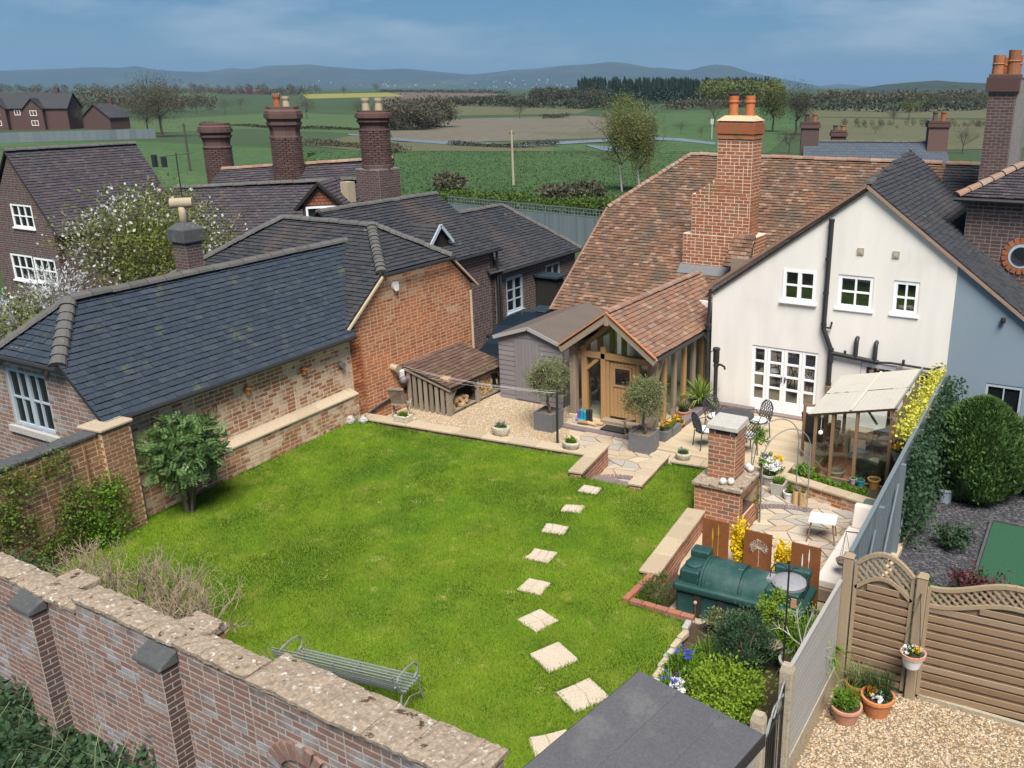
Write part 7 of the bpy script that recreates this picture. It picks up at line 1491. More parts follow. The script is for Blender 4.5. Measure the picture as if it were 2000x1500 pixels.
# ================================================================== bench on the lawn
be = thing('strap_bench', 'long silvery strap-metal garden bench behind the near wall', 'bench', (-8.35, 7.75, 0), R_(0))
bx_ = (-9.45, -8.4, -7.38)
prof_b = [(7.50, .80), (7.53, .66), (7.60, .50), (7.68, .42), (7.85, .42), (8.02, .44), (8.07, .41)]
for i in range(7): y = 7.68+i*.058; MB().b2((-9.5, y, .435), (-7.33, y+.026, .447)).build('seat_strap', m_galv, be)
for i in range(7):
    t = i/6; y = 7.50+.12*t**1.6; z = .80-.32*t; MB().beam((-9.5, y, z), (-7.33, y, z), .007, .024, up=(0, -.25, 1)).build('back_strap', m_galv, be)
for x in bx_: MB().tube([(x, y, z-.012) for y, z in prof_b], .014, 6).build('frame_bar', m_galv, be)
for x in (bx_[0], bx_[2]):
    MB().tube([(x, 7.52, .60), (x, 7.62, .70), (x, 7.80, .72), (x, 7.98, .69), (x, 8.06, .60), (x, 8.03, .50), (x, 7.96, .46)], .016, 6).build('arm', m_galv, be)
for x in bx_:
    MB().tube([(x, 8.05, .43), (x, 8.08, .2), (x, 8.14, .012)], .015, 6).build('leg', m_galv, be); MB().tube([(x, 7.66, .42), (x, 7.58, .2), (x, 7.46, .012)], .015, 6).build('leg', m_galv, be)
    MB().tube([(x, 7.56, .15), (x, 7.82, .26), (x, 8.09, .15)], .010, 6).build('stretcher', m_galv, be)
WM[be] = Mz((-8.153, 7.462, 0), R_(8.6)) @ Matrix.Diagonal((.9, 1, 1, 1)); be.matrix_local = WM[be]
# ================================================================== terracotta pots on the drive, hanging basket
def tp(x, y, r, h, mt, lab, extra):
    t = pot(x, y, -.30, r, h, mt, lab); 
    for nm, m_, fn in extra: mb = MB(); fn(mb, (x, y, -.30+h*.85)); mb.build(nm, m_, t)
    return t
tp(-2.18, 10.62, .20, .26, m_terrap, 'ribbed pale terracotta pot of parsley by the grey fence', [('plant', m_leaf, lambda mb, c: (leaves(mb, A3(*c)+A3(-.03, 0, .1), (.2, .18, .13), 700, .05, 3, .3, 30), blades(mb, c, .12, 90, .35, .008, 4, .5)))])
tp(-1.84, 10.98, .22, .30, m_terra, 'bright terracotta pot of white and orange violas by the gate', [('plant', m_ivyd, lambda mb, c: (leaves(mb, A3(*c)+A3(0, 0, .04), (.19, .19, .07), 500, .05, 3, .3, 26), blades(mb, A3(*c)+A3(0, .08, 0), .14, 220, .34, .008, 4, .55))), ('white_flowers', m_whitefl, lambda mb, c: leaves(mb, A3(*c)+A3(.05, -.04, .09), (.14, .14, .06), 70, .05, 7, .3, 12, .1, .95)), ('orange_flowers', m_orfl, lambda mb, c: leaves(mb, A3(*c)+A3(-.08, -.02, .09), (.09, .12, .06), 36, .05, 8, .3, 7, .1, .95))])
tp(-2.17, 11.2, .16, .25, m_ochre, 'ochre pot of lavender in the corner of the gate', [('plant', m_olive, lambda mb, c: blades(mb, c, .1, 260, .32, .007, 4, .7))])
hb_ = thing('hanging_basket', 'white-based terracotta hanging pot of pansies on the fence post', 'hanging pot', (-1.48, 11.25, .42)); MB().lathe([(.11, 0), (.155, .17), (.175, .175), (.175, .22), (.155, .22), (.15, .17)], (-1.48, 11.25, .42), 20, cap=False).build('pot', m_plwhite, hb_, smooth=True, auto=35); MB().lathe([(.172, 0), (.178, .005), (.178, .048), (.16, .05)], (-1.48, 11.25, .598), 20, cap=False).build('rim', m_terrap, hb_, smooth=True, auto=35); MB().lathe([(.15, 0), (.05, .01)], (-1.48, 11.25, .60), 14).build('soil', m_soil, hb_)
mb = MB(); leaves(mb, (-1.48, 11.25, .65), (.12, .12, .05), 200, .04, 5, .3, 14); mb.build('plant', m_ivyd, hb_); mb = MB(); leaves(mb, (-1.44, 11.22, .68), (.08, .1, .03), 26, .05, 6, .3, 5, .1, .95); mb.build('flowers', m_yellow, hb_); mb = MB(); leaves(mb, (-1.55, 11.22, .67), (.06, .08, .03), 26, .045, 7, .3, 5, .1, .95); mb.build('white_flowers', m_whitefl, hb_)
for k in range(3): a = 1.2+k*2.1; MB().tube([(-1.48+.17*math.cos(a), 11.25+.17*math.sin(a), .64), (-1.49, 11.42, 1.40)], .004, 4).build('chain', m_black, hb_)
MB().tube([(-1.49, 11.48, 1.42), (-1.49, 11.41, 1.40)], .012, 5).build('hook', m_black, hb_)
hb2 = thing('hanging_basket', 'grey hanging pot of orange pansies outside the garden room', 'hanging pot', (-3.08, 17.9, .66)); MB().lathe([(.09, 0), (.16, .2), (.175, .205), (.175, .23), (.15, .2)], (-3.08, 17.9, .66), 18, cap=False).build('pot', m_lead, hb2, smooth=True, auto=40); mb = MB(); leaves(mb, (-3.08, 17.9, .93), (.16, .16, .08), 320, .05, 4, .3, 20); mb.build('plant', m_leaf, hb2); mb = MB(); leaves(mb, (-3.08, 17.9, .97), (.15, .15, .07), 120, .05, 5, .4, 12, .15, .9); mb.build('flowers', m_orfl, hb2)
for k in range(3): a = k*2.1; MB().tube([(-3.08+.17*math.cos(a), 17.9+.17*math.sin(a), .88), (-3.1, 18.0, 1.35)], .004, 4).build('chain', m_galv, hb2)
MB().tube([(-3.38, 18.4, 1.4), (-3.1, 18.0, 1.35)], .01, 5).build('bracket', m_galv, hb2)
# ================================================================== bird feeder pole and tray, label stake
bp = thing('feeder_pole', 'tall dark bird feeder pole with two hooks in the flower bed', 'pole', (-3.2, 10.95, -.12)); MB().tube([(-3.2, 10.95, -.3), (-3.2, 10.95, 1.62)], .014, 6).lathe([(.012, 0), (.02, .03), (.004, .1)], (-3.2, 10.95, 1.6), 8).build('pole', m_black, bp)
for s in (-1, 1): MB().tube([(-3.2, 10.95, 1.45)]+[(-3.2+s*(.13-.13*math.cos(a)), 10.95, 1.5+.16*math.sin(a)) for a in np.linspace(.3, math.pi, 9)]+[(-3.2+s*.27, 10.95, 1.42)], .008, 5).build('hook', m_black, bp)
MB().lathe([(.14, 0), (.16, .03), (.15, .035), (.13, .01)], (-3.36, 10.9, .35), 6, cap=True).build('feeder_tray', m_oakw, bp); MB().tube([(-3.2, 10.95, .36), (-3.30, 10.92, .36)], .008, 5).build('tray_bracket', m_black, bp)
tgs = thing('garden_stake', 'thin rusty garden stake with a round head beside the tank', 'stake', (-4.62, 11.0, -.12)); MB().tube([(-4.62, 11.0, -.25), (-4.62, 11.0, .62)], .006, 5).build('rod', m_corten, tgs); MB().ball((-4.62, 11.0, .64), .03, 10, 8).build('head', m_terrap, tgs)
wp_ = pot(-3.0, 11.0, -.12, .26, .30, m_cement, 'broad grey rimmed pot with a small bare tree by the composite fence')
# ================================================================== small things on the brick walls
for (u, v) in ((607, 727), (491, 765)):
    P = PX(u, v, -15.95); s_ = (P-OA) @ OU; c_ = OA+OU*s_+ON*.07+ZW*P[2]
    t = thing('bird_house', 'little orange clay bird house on the brick wall, '+('nearer the orange gable wing' if u > 550 else 'nearer the mahonia shrub'), 'bird house', (c_[0], c_[1], c_[2]-.07), 0, 'bird houses on the brick wall'); MB().lathe([(.05, 0), (.055, .10), (.05, .12)], (c_[0], c_[1], c_[2]-.07), 10).build('body', m_orange, t); MB().lathe([(.085, 0), (.02, .06), (.01, .07)], (c_[0], c_[1], c_[2]+.05), 10).build('roof', m_orange, t); MB().tube([c_+ZW*.11, c_+ZW*.42-ON*.05], .003, 4).build('wire', m_black, t); MB().ball(c_+ON*.05-ZW*.01, .018, 8, 6).build('hole', m_rubber, t)
P = PX(668, 713, -16.2); vb = thing('wall_vent', 'dark round vent cover high on the whitened brick wall', 'vent', P-A3(0, 0, .08)); MB().tube([P-XW*.08, P+XW*.06], .08, 10).build('cover', m_lead, vb)
for i, (x, y) in enumerate([(-15.98, 15.55), (-15.7, 15.72)]):
    bl = MB().ball((x, y, .08), (.14, .12, .11), 10, 6, .25); single('rock', bl, m_cement, 'grey rounded rock in the corner of lawn and brick wall', 'rock', (x, y, .0), 'rocks in the lawn corner')
P = PX(405, 800, -15.95); s_ = (P-OA) @ OU; c_ = OA+OU*s_+ON*.14+ZW*P[2]; hr = thing('wall_basket', 'black iron wall basket on the brick wall above the mahonia', 'wall basket', c_-ZW*.12)
for dz, k in ((0, .13), (-.12, .09)): MB().tube([c_+OU*.3*math.cos(a)+ON*(k*math.sin(a)-.12)+ZW*dz for a in np.linspace(0, math.pi, 9)], .008, 5).build('hoop', m_black, hr)
for a in np.linspace(0, math.pi, 7): MB().tube([c_+OU*.3*math.cos(a)+ON*(.13*math.sin(a)-.12), c_+OU*.3*math.cos(a)+ON*(.09*math.sin(a)-.12)-ZW*.12], .006, 4).build('bar', m_black, hr)
# ================================================================== bins and car in the yard
for x, y, lab in ((-17.25, 25.35, 'dark wheelie bin standing below the cottage window'), (-17.05, 26.05, 'second dark wheelie bin beside the oil cupboard')):
    t = thing('wheelie_bin', lab, 'bin', (x, y, -.42), R_(8), 'wheelie bins in the yard'); MB().box((0, 0, .5), (.46, .54, .9), taper=1.2).build('body', m_bin, t, local=True, bevel=.02); MB().hexa([(-.30, -.36, .96), (.30, -.36, .96), (.30, .34, .96), (-.30, .34, .96), (-.27, -.34, 1.0), (.27, -.34, 1.0), (.27, .30, 1.06), (-.27, .30, 1.06)]).build('lid', m_bin, t, local=True, bevel=.02)
    for s in (-1, 1): MB().tube([(s*.2, .3, .1), (s*.26, .3, .1)], .1, 12).build('wheel', m_rubber, t, local=True)
    MB().tube([(-.22, .36, .95), (.22, .36, .95)], .018, 8).build('handle', m_bin, t, local=True)
car = thing('parked_car', 'dark blue car parked between the brick wing and the grey shed', 'car', (-15.75, 23.0, -.42), R_(12))
sec = [(-2.05, .45, .62, .70), (-1.95, .30, .80, .78), (-1.1, .26, .92, .84), (-.55, .26, 1.36, .70), (.5, .26, 1.44, .68), (1.25, .26, 1.38, .70), (1.75, .28, .98, .82), (2.02, .35, .80, .76)]
V = []; Fs = []
for (y, z0, z1, hw) in sec:
    zb = .95 if z1 > 1 else z1
    V += [(-.84 if z1 > 1 else -hw, y, z0), (-.86 if z1 > 1 else -hw, y, min(zb, z1)-.02), (-hw, y, z1), (hw, y, z1), (.86 if z1 > 1 else hw, y, min(zb, z1)-.02), (.84 if z1 > 1 else hw, y, z0)]
for i in range(len(sec)-1):
    for k in range(6): Fs.append((i*6+k, i*6+(k+1) % 6, (i+1)*6+(k+1) % 6, (i+1)*6+k))
Fs += [tuple(range(5, -1, -1)), tuple((len(sec)-1)*6+k for k in range(6))]
MB().add(V, Fs).build('body', m_car, car, local=True, bevel=.05, seg=2)
MB().hexa([(-.66, -1.02, .99), (.66, -1.02, .99), (.66, -1.0, .97), (-.66, -1.0, .97), (-.62, -.62, 1.33), (.62, -.62, 1.33), (.62, -.60, 1.31), (-.62, -.60, 1.31)]).build('windscreen', m_glass, car, local=True)
for s in (-1, 1):
    MB().hexa([(s*.815, -.7, 1.0), (s*.815, 1.3, 1.0), (s*.80, 1.3, 1.0), (s*.80, -.7, 1.0), (s*.745, -.45, 1.32), (s*.745, 1.1, 1.33), (s*.73, 1.1, 1.33), (s*.73, -.45, 1.32)]).build('side_window', m_glass, car, local=True)
    for y in (-1.35, 1.3):
        wl = MB().tube([(s*.68, y, .31), (s*.88, y, .31)], .31, 20).build('wheel', m_rubber, car, local=True); MB().tube([(s*.881, y, .31), (s*.89, y, .31)], .2, 16).build('rim', m_galv, wl, local=True)
    MB().box((s*.58, -2.0, .68), (.3, .1, .14)).build('headlight', m_glass, car, local=True, bevel=.02); MB().box((s*.93, -.62, 1.0), (.16, .12, .12)).build('mirror', m_car, car, local=True, bevel=.03)
# ================================================================== mahonia by the pier
def mahonia(c, rad, n, seed):
    g = np.random.default_rng(seed); c = A3(*c); Q = []
    for k in range(n):
        d = g.normal(size=3); d /= np.linalg.norm(d); r = .42+.58*g.random()**.7; p = c+d*A3(*rad)*r*(.86+.2*math.sin(d[0]*7+d[2]*5+d[1]*3))
        ax = nrm(d*.55+g.normal(size=3)*.55+A3(0, 0, .12)); L = .17+.12*g.random(); s = nrm(np.cross(ax, d+A3(0, 0, .7)+g.normal(size=3)*.3))
        for j in range(6):
            t = .12+.86*j/6; q = p+ax*L*t-A3(0, 0, .12*L*t*t)
            for sg in (-1, 1):
                e = nrm(s*sg+ax*.5-A3(0, 0, .12)); l = .078*(1.15-.5*t)*(.85+.3*g.random()); wv = ax*l*.26; Q.append([q, q+e*l*.5+wv, q+e*l, q+e*l*.5-wv])
    return np.array(Q)
ma = thing('mahonia', 'large dark glossy mahonia shrub standing against the brick pier', 'shrub', (-15.2, 10.35, 0)); MB().quads(mahonia((-15.15, 10.4, 1.28), (.74, .78, .72), 1150, 3)).build('foliage', m_mahonia, ma)
mb = MB(); rg = random.Random(3)
for k in range(5): a = k*1.26; mb.tube([(-15.2+.05*math.cos(a), 10.35+.05*math.sin(a), -.05), (-15.2+.14*math.cos(a), 10.38+.14*math.sin(a), .5), (-15.18+.4*math.cos(a), 10.4+.4*math.sin(a), 1.1)], [.032, .026, .014], 6)
mb.build('trunk', m_bark, ma)
# climbers on the boundary wall: flat masses hugging the brickwork
def climber(name, label, s0, s1, z0, z1, n, m_, seed, thick=.12, dens=None, size=.05, stems=4):
    g = np.random.default_rng(seed); t_ = thing(name, label, 'climber', LA+LU*(s0+s1)/2+LN*.1); K = 26; cs = s0+(s1-s0)*g.random(K); cz = z0+(z1-z0)*g.random(K)**1.2
    i = g.integers(0, K, n); S_ = cs[i]+g.normal(size=n)*.12; Z_ = np.maximum(.02, cz[i]+g.normal(size=n)*.14); D_ = np.abs(g.normal(size=n))*thick+.02
    P = LA+np.outer(S_, LU)+np.outer(D_, LN)+np.outer(Z_, ZW); D = g.normal(size=(n, 3))*.7+LN*.4-ZW*.2; Nn = LN+g.normal(size=(n, 3))*.5; s = size*(.6+.8*g.random(n)); MB().quads(leaf_quads(P, D, Nn, s, s*.6)).build('leaves', m_, t_)
    rg = random.Random(seed); sb = MB()
    for k in range(stems):
        x = s0+(s1-s0)*(.2+.6*rg.random()); pts = [LA+LU*x+LN*.05]; 
        for j in range(5): pts.append(LA+LU*(x+rg.uniform(-.25, .25))+LN*rg.uniform(.03, .09)+ZW*(z0+(z1-z0)*(j+1)/5.2))
        sb.tube(pts, [.022-.0035*j for j in range(6)], 5)
    sb.build('stem', m_bark, t_)
climber('climbing_rose', 'loose mixed green climber sprawling over the lichened boundary wall', .2, 2.35, .1, 1.95, 4600, m_climb, 4, .11, size=.05, stems=6)
climber('ivy', 'dense dark green ivy bush at the foot of the boundary wall', 2.45, 3.15, .05, 1.25, 2600, m_leaf, 5, .17, size=.055)
bush('corner_shrub', 'low green shrub in the corner behind the near wall', 'shrub', (-14.2, 6.75, .55), (.9, .45, .6), 1600, .07, m_nleaf, 8, zb=0)
# bare shrub behind the near wall
bs_ = thing('bare_shrub', 'wide bare twiggy shrub just behind the near wall', 'shrub', (-12.0, 6.9, 0)); mb = MB(); rg = random.Random(12); tips = []
for k in range(46):
    x = -13.7+2.9*rg.random(); limb(mb, (x, 6.75+.7*rg.random(), 0), A3(rg.gauss(0, .4)+(x+12.2)*.25, rg.gauss(.25, .35), 1.0), .52, .024, 3, rg, tips, bend=.55, split=(2, 3), seg=5, shrink=.68, upw=.38)
mb.build('branches', m_twig, bs_); mb = MB(); tip_leaves(mb, tips[::6], 2, .035, .02, 5); mb.build('buds', m_lime, bs_)
b2 = thing('bare_shrub', 'small bare twiggy shrub beside the wall buttress', 'shrub', (-9.2, 7.0, 0)); mb = MB(); tips = []
for k in range(7): limb(mb, (-9.2+.25*rg.random(), 6.9+.2*rg.random(), 0), A3(rg.gauss(.25, .3), rg.gauss(.2, .3), 1.0), .42, .010, 2, rg, tips, bend=.5, split=(2, 2), seg=4, shrink=.66, upw=.3)
mb.build('branches', m_twig, b2)
ww = thing('wall_shrub', 'thin reddish bare shrub in the corner of the brick wing', 'shrub', (-15.8, 15.6, 0)); mb = MB(); tips = []
for k in range(8): limb(mb, (-15.85+.2*rg.random(), 15.55+.2*rg.random(), 0), A3(rg.gauss(0, .25), rg.gauss(0, .25), 1.0), .4, .009, 2, rg, tips, bend=.5, split=(2, 2), seg=4, shrink=.66, upw=.3)
mb.build('branches', m_twig, ww)
# ================================================================== flower bed by the tank
bush('conifer', 'rounded dark blue-green dwarf conifer in the flower bed', 'shrub', (-3.72, 10.75, .38), (.46, .46, .50), 9000, .055, m_conifer, 41, clumps=120, asp=.25, shell=.7, spread=.22, zb=-.12, up=.9)
bush('spiraea', 'bright lime green leafy shrub at the front of the flower bed', 'shrub', (-3.62, 9.72, .22), (.62, .62, .44), 7500, .045, m_lime, 42, clumps=110, asp=.6, shell=.5, spread=.26, zb=-.12)
bush('euonymus', 'upright yellow-green shrub between tank and feeder pole', 'shrub', (-3.55, 11.62, .35), (.30, .28, .50), 1500, .055, m_lime, 43, clumps=30, zb=-.12)
bush('senecio', 'pale sage green shrub close to the oil tank', 'shrub', (-4.22, 11.35, .15), (.40, .26, .26), 1800, .05, m_olive, 44, clumps=40, zb=-.12)
dl = thing('day_lilies', 'clump of arching strap leaves by the composite fence', 'plant', (-3.05, 11.55, -.12)); mb = MB(); blades(mb, (-3.05, 11.5, -.12), .32, 330, .55, .028, 6, .9, .5); mb.build('leaves', m_leaf, dl)
for i, (x, y, n) in enumerate([(-4.45, 10.35, 180), (-4.4, 9.75, 180), (-4.25, 10.8, 140), (-4.35, 9.2, 150), (-3.9, 9.0, 160)]):
    t = thing('bulb_clump', ('bulb clump with many blue flowers by the bed edging', 'bulb clump with a few blue and white flowers by the bed edging', 'leafy bulb clump between the conifer and the brick edging', 'leafy bulb clump close to the felt roofed shed', 'bulb clump with pale flowers in front of the lime shrub')[i], 'plant', (x, y, -.12), 0, 'bulb clumps along the bed'); mb = MB(); blades(mb, (x, y, -.12), .2, n, .30, .016, 50+i, .9, .5); mb.build('leaves', m_leaf, t)
    if i in (0, 1): mb = MB(); leaves(mb, (x-.03, y, .2), (.16, .16, .09), 150 if i == 0 else 40, .035, 60+i, .3, 14, .12, .9); mb.build('flowers', m_blue, t)
    if i in (1, 4): mb = MB(); leaves(mb, (x+.12, y-.1, .14), (.16, .18, .07), 120, .045, 70+i, .3, 12, .14, .9); mb.build('pale_flowers', m_whitefl, t)
bush('rosemary', 'dark feathery shrub spilling over the bed corner beside the tank', 'shrub', (-5.72, 11.95, .0), (.26, .42, .38), 1700, .06, m_hedge, 46, asp=.2, clumps=40, zb=-.12)
bt = thing('bare_tree', 'small gnarled bare tree with few buds by the composite fence', 'tree', (-2.95, 11.0, .1)); mb = MB(); tips = []; rg = random.Random(4)
mb.tube([(-2.98, 11.0, .1), (-2.95, 11.0, .45)], [.03, .024], 6)
for k in range(5): limb(mb, (-2.95, 11.0, .42), A3(rg.gauss(0, .7), rg.gauss(0, .7), .7), .26, .014, 2, rg, tips, seg=5)
mb.build('trunk', m_cement, bt); mb = MB(); tip_leaves(mb, tips, 4, .035, .03, 4); mb.build('leaves', m_lime, bt)
# ================================================================== neighbour's garden
def dense(name, label, c, r, zt, n, m_, seed, size=.10, cat='shrub', asp=.3, zb=-.5):
    """egg-shaped clipped conifer: upright sprays"""
    g = np.random.default_rng(seed); t = thing(name, label, cat, (c[0], c[1], zb)); u = g.random(n); a = g.random(n)*6.283; H = zt-zb
    prof = np.interp(u, [0, .12, .35, .6, .8, .93, 1], [.45, .8, 1, .95, .72, .4, .06]); lump = 1+.07*np.sin(a*5+u*9)+.05*np.sin(a*11-u*17)
    rr = r*prof*lump*(.80+.22*g.random(n)); P = np.stack([c[0]+rr*np.cos(a), c[1]+rr*np.sin(a), zb+H*u], 1); o = np.stack([np.cos(a), np.sin(a), np.zeros(n)], 1)
    D = o*.5+ZW*.9+g.normal(size=(n, 3))*.35; Nn = o+g.normal(size=(n, 3))*.5; s = size*(.6+.8*g.random(n)); MB().quads(leaf_quads(P, D, Nn, s, s*asp)).build('foliage', m_, t)
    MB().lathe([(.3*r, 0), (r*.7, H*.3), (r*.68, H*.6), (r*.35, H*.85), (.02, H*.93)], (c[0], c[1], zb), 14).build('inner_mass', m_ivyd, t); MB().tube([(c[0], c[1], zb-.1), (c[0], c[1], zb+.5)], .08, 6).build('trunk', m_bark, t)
dense('clipped_conifer', 'big egg-shaped clipped conifer in the neighbouring bark garden', (-1.68, 19.45), .98, 1.72, 34000, m_thuja, 3, .11)
dense('hedge_shrub', 'looser pale green shrub behind the clipped conifer', (-.35, 20.3), .8, 1.5, 9000, m_hedge, 5, .09, asp=.6)
# ivy along the boarded fence (golden on top, dark on the neighbour's side)
g = np.random.default_rng(9)
iv = thing('ivy_hedge', 'dark ivy hanging down the far side of the boarded fence', 'climber', fA+fU*7+fN*.2-ZW*.5); n = 9000; S_ = 4.2+5.6*g.random(n); Z_ = -.45+1.95*g.random(n); D_ = .04+.34*np.abs(g.normal(size=n))*.6
P = fA+np.outer(S_, fU)+np.outer(D_, fN)+np.outer(Z_, ZW); s = .075*(.6+.8*g.random(n)); MB().quads(leaf_quads(P, g.normal(size=(n, 3))*.7+fN*.5-ZW*.4, fN+g.normal(size=(n, 3))*.5, s, s*.8)).build('leaves', m_nleaf, iv); MB().tube([fA+fU*5+fN*.05-ZW*.5, fA+fU*5.2+fN*.05+ZW*.5, fA+fU*5.1+fN*.05+ZW*1.3], .02, 5).build('stem', m_bark, iv)
gi = thing('golden_ivy', 'bright golden ivy along the top of the boarded fence', 'climber', fA+fU*7.6+ZW*1.3); n = 4200; S_ = 5.2+4.6*g.random(n)**.9; P = fA+np.outer(S_, fU)-np.outer(.16*np.abs(g.normal(size=n)), fN)+np.outer(1.45+.12*g.normal(size=n), ZW)
s = .06*(.6+.8*g.random(n)); MB().quads(leaf_quads(P, g.normal(size=(n, 3))*.7-fN*.3+ZW*.3, ZW*.8-fN*.4+g.normal(size=(n, 3))*.5, s, s*.8)).build('leaves', m_yivy, gi); MB().tube([fA+fU*5.2-fN*.05+ZW*1.45, fA+fU*7.5-fN*.06+ZW*1.42, fA+fU*9.7-fN*.05+ZW*1.45], .012, 5).build('stem', m_bark, gi)
for i, (x, y, r, m_, lab) in enumerate([(-1.1, 14.6, .6, m_redlf, 'dark red leaved shrub near the corner of the turf mat'), (-.45, 14.3, .62, m_redlf, 'dark red leaved shrub just over the slatted fence'), (-1.75, 14.2, .45, m_nleaf, 'low grey-green shrub behind the arched gate'), (-1.1, 15.2, .35, m_nleaf, 'young green shrub in the middle of the bark chips'), (-2.15, 13.2, .55, m_hedge, 'sprawling green shrub along the boarded fence'), (-1.7, 16.8, .4, m_nleaf, 'thin leafy plant below the clipped conifer')]):
    bush('garden_shrub', lab, 'shrub', (x, y, -.5+r*.75), (r, r, r*.7), 900, .075, m_, 80+i, None, True, 30, zb=-.5, shell=.3)
up_ = pot(-2.2, 18.9, -.5, .17, .34, m_gpaint, 'pale blue pot below the ivy in the neighbouring garden'); mb = MB(); leaves(mb, (-2.2, 18.9, -.05), (.2, .2, .14), 300, .06, 5, .3, 20); mb.build('plant', m_hedge, up_)
# ================================================================== rough ground outside the near wall
g = np.random.default_rng(13); n = 15000; X = -16+9.0*g.random(n); Y = 2.6+3.1*g.random(n); mb = MB(); hh = .05+.40*g.random(n)*(.5+.5*np.sin(X*2.1+Y*1.7))
P = np.stack([X, Y, -.52+hh], 1); s = .10*(.5+.9*g.random(n)); mb.quads(leaf_quads(P, g.normal(size=(n, 3))+A3(0, 0, .1), ZW+g.normal(size=(n, 3))*.45, s, s*.65)); tag(mb.build('nettles', m_nleaf), 'bed of nettles outside the near wall', 'nettles', kind='stuff')
dg = mat('dry_grass', S((.16, .17, .09), (.24, .24, .14)), .9, 5); mb = MB(); n = 1500; X = -16+8.0*g.random(n); Y = 2.8+2.8*g.random(n)
for x, y in zip(X[:220], Y[:220]): a = g.random()*6.28; l = .5+.4*g.random(); mb.tube([(x, y, -.55), (x+.15*math.cos(a), y+.15*math.sin(a), -.55+l*.6), (x+.4*math.cos(a), y+.4*math.sin(a), -.55+l)], .004, 3)
tag(mb.build('dry_grass', dg), 'thin dry grass stalks among the nettles', 'grass', kind='stuff')
# ================================================================== magnolia and blossom behind the outbuilding
def tree(name, label, base, H, r, m_, seed, n=3000, size=.12, trunk=.12, m_tr=m_bark, blossom=None, depth=3, cz=.62, group=None, rz=None, shell=.35, asp=.5, clumps=70, spread=.26):
    base = A3(*base); rz = rz or r; t = thing(name, label, 'tree', base, 0, group); rg = random.Random(seed); mb = MB(); tips = []
    mb.tube([base-ZW*.1, base+A3(rg.uniform(-.04, .04)*H, 0, H*.3)], [trunk, trunk*.7], 7)
    mb.build('trunk', m_tr, t); mb = MB()
    for k in range(4): limb(mb, base+ZW*H*.28, A3(rg.gauss(0, .55), rg.gauss(0, .55), 1.0), H*.24, trunk*.5, depth, rg, tips, seg=5)
    mb.build('branches', m_twigd if m_tr is m_cement else m_tr, t); c = base+ZW*H*cz; lb = MB(); leaves(lb, c, (r, r, rz), n, size, seed, shell, clumps, spread, asp)
    lb.build('crown', m_, t)
    if blossom: bb = MB(); leaves(bb, c, A3(r, r, rz)*1.04, blossom[1], blossom[2], seed+5, .6, clumps, .20, .75, .7); bb.build('blossom', blossom[0], t)
    return t
tree('magnolia', 'white flowering magnolia behind the blue-grey outbuilding roof', (-25.3, 17.4, -.4), 5.6, 2.6, m_mag, 3, 12000, .10, .14, blossom=(m_blossom, 1200, .095), rz=1.8, cz=.70, spread=.34, clumps=130)
tree('magnolia', 'lower white flowering branches at the left end of the tiled roof', (-25.6, 13.6, -.5), 3.4, 1.2, m_mag, 4, 1500, .11, .08, blossom=(m_blossom, 900, .08), rz=1.0, cz=.72)
bush('white_shrub', 'white blossoming arching shrub by the hipped roof end', 'shrub', DT(112, 560, 21.5), (.8, .7, .6), 1200, .09, m_blossom, 6, asp=.3, zb=-.55, up=.8)
sp = thing('bare_tree', 'bare dark branches in front of the gabled house', 'tree', (-29.2, 12.2, -.5)); mb = MB(); tips = []; rg = random.Random(6); mb.tube([(-29.2, 12.2, -.6), (-29.1, 12.3, 1.0)], [.1, .07], 6)
for k in range(5): limb(mb, (-29.1, 12.3, 1.0), A3(rg.gauss(0, .6), rg.gauss(0, .6), .9), 1.1, .04, 3, rg, tips, seg=4)
mb.build('trunk', m_twigd, sp)
